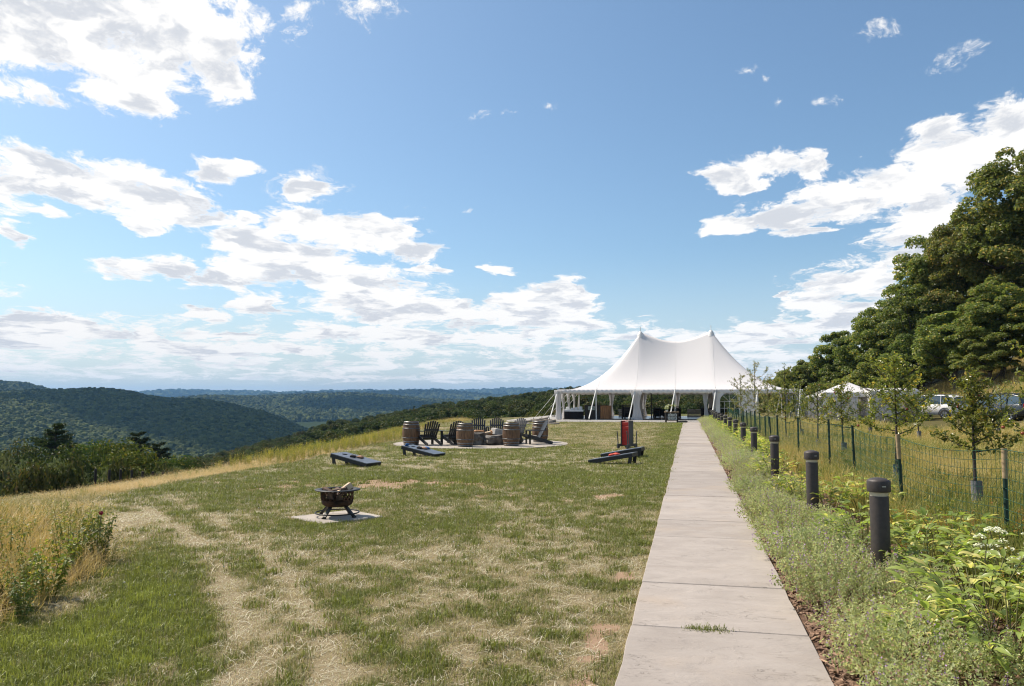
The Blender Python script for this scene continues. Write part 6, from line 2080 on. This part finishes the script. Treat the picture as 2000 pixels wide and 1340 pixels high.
# ------------------------------------------------------------------ flower bed: catmint and peonies
LF_CAT = leaf_mat('catmint_leaves', (0.20, 0.24, 0.145), (0.40, 0.43, 0.28), (0.28, 0.20, 0.19), .42, .7, .2, frac=.10)
PURPLE = leaf_mat('catmint_flowers', (0.26, 0.16, 0.42), (0.42, 0.28, 0.58), None, .3, .7, .1, 1.0)
def catmint(seed, n=2600, R_=.40, H=.34):
    r = np.random.default_rng(seed)
    ns = 110
    a = r.uniform(0, 6.28, ns); rr = R_ * np.sqrt(r.random(ns)); lean = rr / R_
    base = np.stack([np.cos(a) * rr * .45, np.sin(a) * rr * .45, np.zeros(ns)], 1)
    h = H * (1.1 - .55 * lean ** 2) * r.uniform(.7, 1.15, ns)
    tip = np.stack([np.cos(a) * rr * 1.15, np.sin(a) * rr * 1.15, h], 1)
    per = n // ns; P = []; fl = []
    for i in range(ns):
        t = r.random(per) ** .6
        q = base[i] + (tip[i] - base[i]) * t[:, None]; q[:, 2] = h[i] * t ** .8
        P.append(q + r.normal(0, .013, (per, 3)))
        if r.random() < .30:
            q = tip[i] + np.array([0, 0, 1]) * np.linspace(-.05, .05, 7)[:, None] + r.normal(0, .006, (7, 3)); fl.append(q)
    P = np.concatenate(P); P[:, 2] = np.maximum(P[:, 2], .01)
    s = .021 * r.uniform(.6, 1.4, len(P))
    V, F = leaf_quads(P, sph(len(P), r) + [0, 0, .5], sph(len(P), r) + [0, 0, .5], s, s * .6, .1)
    fo_ = np_mesh('catmint_foliage', V, F, LF_CAT)
    Q = np.concatenate(fl); s = .013 * r.uniform(.7, 1.3, len(Q))
    V, F = leaf_quads(Q, sph(len(Q), r), sph(len(Q), r), s, s * .8, .1)
    return fo_, np_mesh('catmint_bloom', V, F, PURPLE)
CM = [catmint(i, n) for i, n in ((1, 5200), (2, 5200), (3, 4800), (4, 3000))]
rs = random.Random(3)
al = -2.2; i = 0
ORDC = ('nearest', 'second', 'third', 'fourth', 'fifth', 'sixth', 'seventh', 'eighth', 'ninth', 'tenth', 'eleventh', 'twelfth', 'thirteenth', 'fourteenth', 'fifteenth', 'sixteenth', 'seventeenth', 'eighteenth', 'nineteenth', 'twentieth', 'twenty-first', 'twenty-second', 'twenty-third', 'twenty-fourth', 'twenty-fifth', 'twenty-sixth')
while al < 11.5:
    for row_ in (0, 1):
        if row_ == 1 and rs.random() < .45: continue
        of_ = rs.uniform(.80, 1.0) + .52 * row_
        q = pw(al + .2 * row_, of_); s = rs.uniform(.85, 1.15) * (1 - .12 * row_)
        fo_, fl_ = CM[(i + row_) % 3]
        t = thing('catmint_clump', f'grey green catmint clump {"beside the path" if row_ == 0 else "in the rank beside the peonies"}, {ORDC[i]} from the near end', 'catmint', (q.x, q.y, .04), rs.uniform(0, 6.28), 'catmint along the path')
        t.scale = (s * .92, s, s * rs.uniform(.75, 1.2))
        link_mesh('foliage', fo_, t); link_mesh('flowers', fl_, t)['kind'] = 'stuff'
    al += rs.uniform(.66, .86); i += 1
P = []
while al < 57:
    P.append(tuple(pw(al, rs.uniform(.92, 1.25), .04))); al += rs.uniform(.5, .7)
P = np.array(P); rz_ = np.array([rs.uniform(0, 6.28) for _ in P]); sc_ = np.array([rs.uniform(.95, 1.3) for _ in P])
scatter('catmint_edging', P, rz_, sc_, [CM[3][0]], 'continuous low band of grey green catmint along the far path edge')
scatter('catmint_bloom', P, rz_, sc_, [CM[3][1]], 'small purple catmint flowers along the far path edge')

# peony: arching stems with compound leaves; on the nearest plants each leaf is its own piece
LF_PEO = leaf_mat('peony_leaves', (0.125, 0.185, 0.045), (0.29, 0.345, 0.105), (0.48, 0.46, 0.20), .42, .36, .5, island=False, frac=.16)
LF_PEOJ = leaf_mat('peony_leaves_far', (0.115, 0.170, 0.036), (0.28, 0.33, 0.085), (0.46, 0.41, 0.15), .42, .36, .5, frac=.2)
STEM = mat('peony_stem', (0.15, 0.14, 0.05), .6, var=.2)
def big_leaf(seed):
    r = random.Random(seed); vs, fs = [], []
    n_ = 6; cur = r.uniform(.15, .45)
    for i in range(n_ + 1):
        t = i / n_; w = .36 * math.sin(PI * min(1, t * .93 + .05)) ** .8 * .5 * (1 - .25 * t)
        z = -cur * t * t + .06 * math.sin(t * 3)
        y = t * (1 - .10 * t * cur)
        vs += [(-w, y, z + w * .35), (0, y, z), (w, y, z + w * .35)]
    for i in range(n_):
        for j in range(2): fs.append((i * 3 + j, i * 3 + j + 1, i * 3 + 4 + j, i * 3 + 3 + j))
    m_ = MB(); m_.add(vs, fs, 0, True)
    return m_.mesh('peony_leaf', LF_PEO)
BL = [big_leaf(i) for i in range(5)]
def peony_layout(seed, R_, H, nst):
    r = np.random.default_rng(seed); stems, leaves = [], []
    for i in range(nst):
        a = 2.4 * i + r.uniform(-.3, .3); rr = R_ * math.sqrt((i + .5) / nst)
        h = H * (1.05 - .45 * (rr / R_) ** 2) * r.uniform(.85, 1.1)
        e = np.array([math.cos(a) * rr, math.sin(a) * rr, h]); s0 = np.array([math.cos(a) * rr * .3, math.sin(a) * rr * .3, 0]); md = (s0 + e) / 2 + np.array([0, 0, h * .18])
        stems.append((s0, md, e))
        for t in (.55, .78, 1.0):
            p = (s0 * (1 - t) ** 2 + 2 * md * t * (1 - t) + e * t * t)
            b_ = a + r.uniform(-1.3, 1.3)
            for k_ in range(4 if t > .6 else 3):
                c_ = b_ + (k_ - 1.5) * .62 + r.uniform(-.15, .15)
                L = r.uniform(.085, .135) * (1.1 if k_ in (1, 2) else .9)
                pt = r.uniform(-.1, .55) + (.25 if t == 1.0 else 0)
                leaves.append((p + np.array([math.cos(c_), math.sin(c_), .2]) * .03, c_, pt, L, r.uniform(-.5, .5)))
    return stems, leaves
def leaf_M(lf):
    p, c_, pt, L, roll = lf
    return Matrix.Translation(p) @ Matrix.Rotation(c_ - PI / 2, 4, 'Z') @ Matrix.Rotation(pt, 4, 'X') @ Matrix.Rotation(roll, 4, 'Y') @ Matrix.Scale(L, 4)
def stems_mesh(stems):
    tb = MB()
    for s in stems: tb.tube(s, [.005, .004, .003], 4, cap=False)
    return tb.mesh('peony_stems', STEM)
def joined_leaves(leaves, seed):
    r = random.Random(seed); V, F = [], []
    for lf in leaves:
        me = BL[r.randrange(5)]; M = leaf_M(lf); o = len(V)
        V += [tuple(M @ v.co) for v in me.vertices]; F += [tuple(i + o for i in p.vertices) for p in me.polygons]
    me = np_mesh('peony_foliage', np.array(V), np.array(F), LF_PEOJ, True)
    return me
rs = random.Random(11)
PE = [(1915, 1242, .52, .56, 'big peony clump at the lower right beside the nearest bollard'), (1975, 1310, .50, .50, 'peony clump in the lower right corner of the frame'), (1690, 1092, .50, .52, 'peony clump left of the nearest bollard'),
      (1815, 1140, .40, .42, 'peony clump right behind the nearest bollard foot'), (1560, 985, .42, .50, 'yellowish peony clump at the foot of the second bollard'), (1620, 1010, .40, .48, 'peony clump between the nearest and the second bollard'),
      (1512, 940, .45, .48, 'peony clump between the third and the fourth bollard'), (1800, 1290, .24, .26, 'small low peony shoot in the catmint')]
for j, (px, py, R_, H, lab) in enumerate(PE):
    q = gp(px, py, .05); st, lv = peony_layout(j + 5, R_, H, 22 if j < 4 else 18)
    if j == 7: st, lv = peony_layout(j + 5, R_, H, 7)
    t = thing('peony_plant', lab, 'peony', (q.x, q.y, .04), 0, 'peonies along the fence')
    link_mesh('stems', stems_mesh(st), t)
    if j < 4 or j == 7:
        for lf in lv:
            o = link_mesh('leaf', BL[rs.randrange(5)], t); o.matrix_basis = leaf_M(lf)
    else:
        link_mesh('foliage', joined_leaves(lv, j), t)
PJ = []
for i in range(3):
    st, lv = peony_layout(50 + i, .46, .50, 18); PJ.append((stems_mesh(st), joined_leaves(lv, i)))
NPE = {}
al = fal(1500, 915); i = 0
while al < 56:
    q = pw(al, 1.62 + rs.uniform(-.12, .18))
    kb = sum(1 for z_ in BOLAL if z_ < al)
    o_ = ORD[min(max(kb, 1), 15) - 1]; NPE[kb] = NPE.get(kb, 0) + 1
    lab = f"{ORDC[NPE[kb] - 1].replace('nearest', 'first')} bushy peony past the " + (f'bollard {o_}' if 'from' in o_ else f'{o_} bollard')
    t = thing('peony_plant', lab, 'peony', (q.x, q.y, .04), rs.uniform(0, 6.28), 'far peonies along the path'); s = rs.uniform(.85, 1.2); t.scale = (s, s, s)
    link_mesh('stems', PJ[i % 3][0], t); link_mesh('foliage', PJ[i % 3][1], t)
    al += rs.uniform(.8, 1.15); i += 1
for al, of_ in ((-2.0, 2.3), (-1.2, 1.9), (1.2, 2.35), (3.6, 2.3), (7.0, 2.2)):
    q = pw(al, of_); t = thing('peony_plant', {(-2.0): 'peony right below the white umbel flowers', (-1.2): 'peony at the bottom right edge of the frame', 1.2: 'peony against the wire fence right of the nearest bollard', 3.6: 'peony against the wire fence behind the nearest bollard', 7.0: 'peony against the wire fence by the second bollard'}[al], 'peony', (q.x, q.y, .04), al, 'peonies along the fence')
    link_mesh('stems', PJ[0][0], t); link_mesh('foliage', PJ[1][1], t)

# white umbel flowers by the near stake
UMB = leaf_mat('white_umbels', (.62, .66, .52), (.72, .74, .66), None, .3, .7, .1, 1.0)
q = gp(1985, 1205, .05); t = thing('white_flower_plant', 'tall plant with white flower heads by the wooden topped stake', 'white flowers', (q.x, q.y, .03))
tb = MB(); r = np.random.default_rng(8); P = []; LP, LT = [], []
for i in range(24):
    a = r.uniform(0, 6.28); rr = .24 * math.sqrt(r.random()); h = r.uniform(.34, .66)
    e = np.array([math.cos(a) * rr, math.sin(a) * rr, h]); tb.tube([(e[0] * .3, e[1] * .3, 0), (e[0] * .7, e[1] * .7, h * .6), e], [.006, .004, .003], 5, cap=False)
    n_ = 46; dd = np.sqrt(r.random(n_)) * .042; aa = r.uniform(0, 6.28, n_)
    P.append(e + np.stack([np.cos(aa) * dd, np.sin(aa) * dd, .02 * (1 - (dd / .042) ** 2) + r.normal(0, .004, n_)], 1))
    for k_ in range(7):
        u = r.uniform(.2, .85); b_ = r.uniform(0, 6.28); LP.append(e * np.array([.7, .7, 1]) * u + np.array([math.cos(b_), math.sin(b_), .1]) * .04); LT.append([math.cos(b_), math.sin(b_), .1])
P = np.concatenate(P); V, F = leaf_quads(P, sph(len(P), r) * .5 + [0, 0, 1], sph(len(P), r), np.full(len(P), .018), .016, .05)
link_mesh('stems', tb.mesh('umbel_stems', STEM), t); link_mesh('blossoms', np_mesh('umbels', V, F, UMB), t)
LP, LT = np.array(LP), np.array(LT); V, F = leaf_quads(LP, sph(len(LP), r) * .4 + [0, 0, 1], LT, np.full(len(LP), .08), .026, .3)
link_mesh('leaves', np_mesh('umbel_leaves', V, F, LF_FORB), t)

# dark leafy weeds and one red flower at the meadow edge
DKW = [forb('dark_weed', 161, .5, LF_DKF, 14, .085), forb('dark_weed', 162, .45, LF_FORB, 14, .09), forb('dark_weed', 163, .4, LF_DKF, 12, .08)]
for i, (px, py, s, kx, lab) in enumerate(((95, 1175, 1.0, 1, 'bright leafy weed clump at the lawn edge of the left meadow'), (60, 1160, .8, 1, 'leafy weed behind the bright clump in the left meadow'), (150, 1112, 1.0, 2, 'dark weed clump where the meadow meets the lawn'), (192, 1100, 1.0, 0, 'dark weed clump carrying the red flower'), (122, 1130, .9, 1, 'green weed between the two leafy clumps of the meadow edge'), (45, 1212, .7, 0, 'low dark weed at the lower left meadow edge'), (20, 1190, .8, 2, 'dark weed by the left frame edge'), (178, 1060, .8, 1, 'weed clump above the red flower at the meadow edge'))):
    q = gp(px, py); o = link_mesh('weed_clump', DKW[kx], None, (q.x, q.y, gz(q.x, q.y)), i * 1.3); o.scale = (s * .8, s * .8, s * .9)
    tag(o, lab, 'weed', 'leafy weeds at the meadow edge')
q = gp(190, 1098); t = thing('red_flower', 'single red wild flower at the edge of the left meadow', 'flower', (q.x, q.y, gz(q.x, q.y)))
m_ = MB(); m_.tube([(0, 0, 0), (.02, 0, .46)], .004, 5); m_.build('stem', STEM, t)
V, F = bouquet(33, .020, 60, .022); link_mesh('blossom', np_mesh('red_blossom', V + [.02, 0, .48], F, mat('red_petal', (.34, .02, .05), .6)), t)
# ------------------------------------------------------------------ white marquees and parked vehicles at the right
WALLV = fabric_mat('white_wall_vinyl', (0.84, 0.80, 0.78), .42, .5, .3)
def marquee(label, px, base, depth, w, d_, eave, peak, rz, wall=True, flat=False, walls=(0, 1, 3)):
    q = at(px, base, depth); z0 = gz(q.x, q.y)
    t = thing('white_marquee', label, 'marquee', (q.x, q.y, z0), rz, 'white marquees behind the orchard')
    m_ = MB()
    n_ = 12
    if flat:
        m_.sheet(lambda a, b_: ((a - .5) * w, (b_ - .5) * d_, eave + (peak - eave) * math.sin(b_ * PI) ** .8), 4, 14)
    else:
        m_.sheet(lambda a, b_: ((a - .5) * w, (b_ - .5) * d_, eave + (peak - eave) * (1 - max(abs(a - .5), abs(b_ - .5)) * 2) ** 1.15), 24, 24)
    o = m_.build('canopy', VINYL, t); s_ = o.modifiers.new('thick', 'SOLIDIFY'); s_.thickness = .01
    m_ = MB()
    for (x0, y0, x1, y1) in ((-1, -1, 1, -1), (1, -1, 1, 1), (1, 1, -1, 1), (-1, 1, -1, -1)):
        a, b_ = Vector((x0 * w / 2, y0 * d_ / 2, 0)), Vector((x1 * w / 2, y1 * d_ / 2, 0)); nrm = Vector((y1 - y0, x0 - x1, 0)).normalized() * .01
        m_.add([a + nrm + Vector((0, 0, eave + .02)), b_ + nrm + Vector((0, 0, eave + .02)), b_ + nrm + Vector((0, 0, eave - .28)), a + nrm + Vector((0, 0, eave - .28))], [(0, 1, 2, 3)])
    o = m_.build('valance', VINYL, t); s_ = o.modifiers.new('thick', 'SOLIDIFY'); s_.thickness = .006
    for x in (-1, 1):
        for y in (-1, 1):
            m_ = MB(); m_.tube([(x * (w / 2 - .05), y * (d_ / 2 - .05), 0), (x * (w / 2 - .05), y * (d_ / 2 - .05), eave)], .03, 8); m_.build('leg', WHITE_POLE, t)
    sides = ((-1, -1, 1, -1), (1, -1, 1, 1), (1, 1, -1, 1), (-1, 1, -1, -1))
    for k_ in (walls if wall else ()):
        x0, y0, x1, y1 = sides[k_]
        m_ = MB(); a, b_ = Vector((x0 * (w / 2 - .06), y0 * (d_ / 2 - .06), 0)), Vector((x1 * (w / 2 - .06), y1 * (d_ / 2 - .06), 0)); nr = Vector((y1 - y0, x0 - x1, 0)).normalized()
        lo, hi = (0.0, .62) if k_ == 0 else (0.0, 1.0)
        m_.sheet(lambda u, v: a + (b_ - a) * (lo + (hi - lo) * u) + nr * .03 * math.sin(u * 40) + Vector((0, 0, .04 + v * (eave - .08))), 60, 3)
        o = m_.build('side_wall', WALLV, t); s_ = o.modifiers.new('thick', 'SOLIDIFY'); s_.thickness = .008
    return t
marquee('peaked white marquee in the middle of the white tents behind the orchard', 1655, 806, 56, 3.7, 3.7, 2.15, 3.0, -.25, walls=(0, 1, 2))
marquee('leftmost low white marquee behind the orchard', 1610, 806, 58, 2.6, 3.0, 1.9, 2.45, -.25, walls=(0, 1, 2, 3))
marquee('flat roofed white marquee right of the peaked one', 1738, 814, 54, 3.1, 3.0, 2.1, 2.35, -.2, flat=True, walls=(0, 1, 2, 3))
0 and marquee('small white marquee just right of the big tent', 1512, 806, 72, 3.4, 3.4, 2.3, 3.2, -.2, walls=(1, 2))

PAINT_W = mat('white_car_paint', (0.82, 0.80, 0.78), .25, var=.02, spec=.6)
PAINT_D = mat('dark_blue_car_paint', (0.030, 0.038, 0.050), .22, var=.05, spec=.6)
CGLASS = mat('car_glass', (0.045, 0.075, 0.10), .06, var=.05, spec=.8)
TYRE = mat('tyre', (0.02, 0.02, 0.02), .85); RIM = mat('alloy_rim', (0.42, 0.42, 0.43), .3, .8)
PLAST = mat('grey_trim', (0.06, 0.06, 0.065), .6); TAIL = mat('tail_lamp', (0.55, 0.03, 0.015), .25); LAMPC = mat('head_lamp', (0.7, .7, .7), .15)
def suv(label, loc, rz, paint, group=None, scale=1.0):
    """length along local Y (front at +Y), 4.7 x 1.9 x 1.75 m"""
    t = thing('parked_suv', label, 'car', loc, rz, group); t.scale = (scale,) * 3
    Wd = .94
    # lofted body: side profile stations (y, z bottom, z belt, half width)
    st = [(-2.33, .48, .92, .80), (-2.27, .34, 1.02, .88), (-1.9, .28, 1.06, .93), (-1.0, .26, 1.05, .945), (0, .25, 1.03, .945), (1.0, .26, 1.02, .94), (1.35, .27, 1.03, .93), (1.9, .30, .96, .90), (2.25, .36, .86, .82), (2.35, .48, .70, .70)]
    m_ = MB(); vs, fs = [], []
    for (y, zb, zt, hw) in st:
        ring = [(-hw * .86, zb), (-hw * .985, zb + .12), (-hw, zb + (zt - zb) * .55), (-hw * .965, zt - .05), (-hw * .90, zt), (hw * .90, zt), (hw * .965, zt - .05), (hw, zb + (zt - zb) * .55), (hw * .985, zb + .12), (hw * .86, zb)]
        vs += [(x, y, z) for x, z in ring]
    for i in range(len(st) - 1):
        for j in range(10):
            k_ = (j + 1) % 10; fs.append((i * 10 + j, i * 10 + 10 + j, i * 10 + 10 + k_, i * 10 + k_))
    fs.append(tuple(range(10))); fs.append(tuple(range(len(st) * 10 - 1, len(st) * 10 - 11, -1)))
    m_.add(vs, fs, 0, True); m_.build('body', paint, t)
    # greenhouse: glass block with painted roof and pillars
    g = [(-2.15, 1.0, .84), (-1.95, 1.52, .70), (-1.4, 1.66, .68), (0, 1.70, .69), (.55, 1.62, .68), (1.32, 1.02, .82)]
    m_ = MB(); vs = []; fs = []
    low = {0: 1.0, 1: 1.02, 2: 1.03, 3: 1.02, 4: 1.01, 5: 1.0}
    for i, (y, z, hw) in enumerate(g):
        hb = .88
        vs += [(-hb, y, low[i]), (-hw, y, z - .05), (-hw + .06, y, z - .02), (hw - .06, y, z - .02), (hw, y, z - .05), (hb, y, low[i])]
    for i in range(len(g) - 1):
        for j in range(5): fs.append((i * 6 + j, i * 6 + 6 + j, i * 6 + 7 + j, i * 6 + j + 1))
    m_.add(vs, fs, 0, False); m_.build('window_glass', CGLASS, t)
    m_ = MB()
    def roof(a, b_):
        ys = [-2.0, -1.4, -.6, 0, .55]; zs = [1.55, 1.68, 1.715, 1.715, 1.63]
        y = -2.05 + 2.62 * b_; z = float(np.interp(y, ys, zs)); x = (a - .5) * 1.44
        return (x, y, z + .02 - .10 * abs(a - .5) ** 3 * 8 * .6)
    m_.sheet(roof, 10, 12); o = m_.build('roof', paint, t); s_ = o.modifiers.new('thick', 'SOLIDIFY'); s_.thickness = .035
    for s in (-1, 1):
        m_ = MB()
        for a, b_ in (((s * .885, -2.13, 1.0), (s * .715, -1.93, 1.56)), ((s * .885, -1.15, 1.03), (s * .70, -1.10, 1.66)), ((s * .885, -.05, 1.03), (s * .705, -.10, 1.68)), ((s * .86, 1.30, 1.02), (s * .70, .55, 1.62))): m_.bar(a, b_, .03, .10, up=(s, 0, .2))
        m_.build('pillar', paint, t)
        m_ = MB(); m_.bar((s * .60, -1.8, 1.70), (s * .60, .2, 1.755), .035, .03); m_.build('roof_rail', PLAST, t)
        m_ = MB(); m_.box((s * .99, .95, 1.08), (.14, .10, .15), bev=.03); m_.build('mirror', paint, t)
        m_ = MB(); m_.box((s * .78, -2.285, .93), (.20, .07, .30), bev=.03); m_.build('tail_lamp', TAIL, t)
        m_ = MB(); m_.box((s * .68, 2.26, .78), (.34, .12, .15), bev=.04); m_.build('head_lamp', LAMPC, t)
        for y in (-1.42, 1.42):
            T = Matrix.Translation((s * .86, y, .36)) @ Matrix.Rotation(s * PI / 2, 4, 'Y')
            m_ = MB(); m_.lathe([(.20, -.11), (.33, -.11), (.36, -.07), (.36, .07), (.33, .105), (.22, .11)], 24, M=T, cap=False); w_ = m_.build('wheel', TYRE, t)
            m_ = MB(); m_.lathe([(0, .06), (.06, .075), (.09, .055)], 16, M=T, cap=False); m_.lathe([(.20, .05), (.225, .108), (.235, .108)], 24, M=T, cap=False)
            for q in range(5):
                a = 2 * PI * q / 5; m_.bar(T @ Vector((.05 * math.cos(a), .05 * math.sin(a), .07)), T @ Vector((.21 * math.cos(a), .21 * math.sin(a), .085)), .05, .03, up=T.to_3x3() @ Vector((0, 0, 1)))
            m_.lathe([(0, .0), (.22, .0)], 24, M=T, cap=False, mi=0); m_.build('rim', RIM, w_)
            m_ = MB(); m_.tube([(s * .925, y + .42 * math.cos(a), .36 + .42 * math.sin(a)) for a in np.linspace(-.25, PI + .25, 15)], .035, 6); m_.build('wheel_arch', PLAST, t)
    m_ = MB(); m_.box((0, -2.33, .50), (1.62, .12, .26), bev=.05); m_.build('rear_bumper', PLAST, t)
    m_ = MB(); m_.box((0, 2.34, .48), (1.4, .10, .22), bev=.04); m_.build('front_bumper', PLAST, t)
    m_ = MB(); m_.box((0, -2.335, .84), (.52, .03, .12)); m_.build('number_plate', PANEW, t)
    return t
def car_at(px, base, depth):
    q = at(px, base, depth); return (q.x, q.y, gz(q.x, q.y))
suv('white suv parked at the foot of the golden bank', car_at(1822, 816, 55), R(30), PAINT_W)
suv('dark car parked at the right edge below the golden bank', car_at(1958, 818, 49), R(15), PAINT_D)
suv('white car mostly hidden behind the flat roofed marquee', car_at(1768, 808, 62), R(30), PAINT_W)
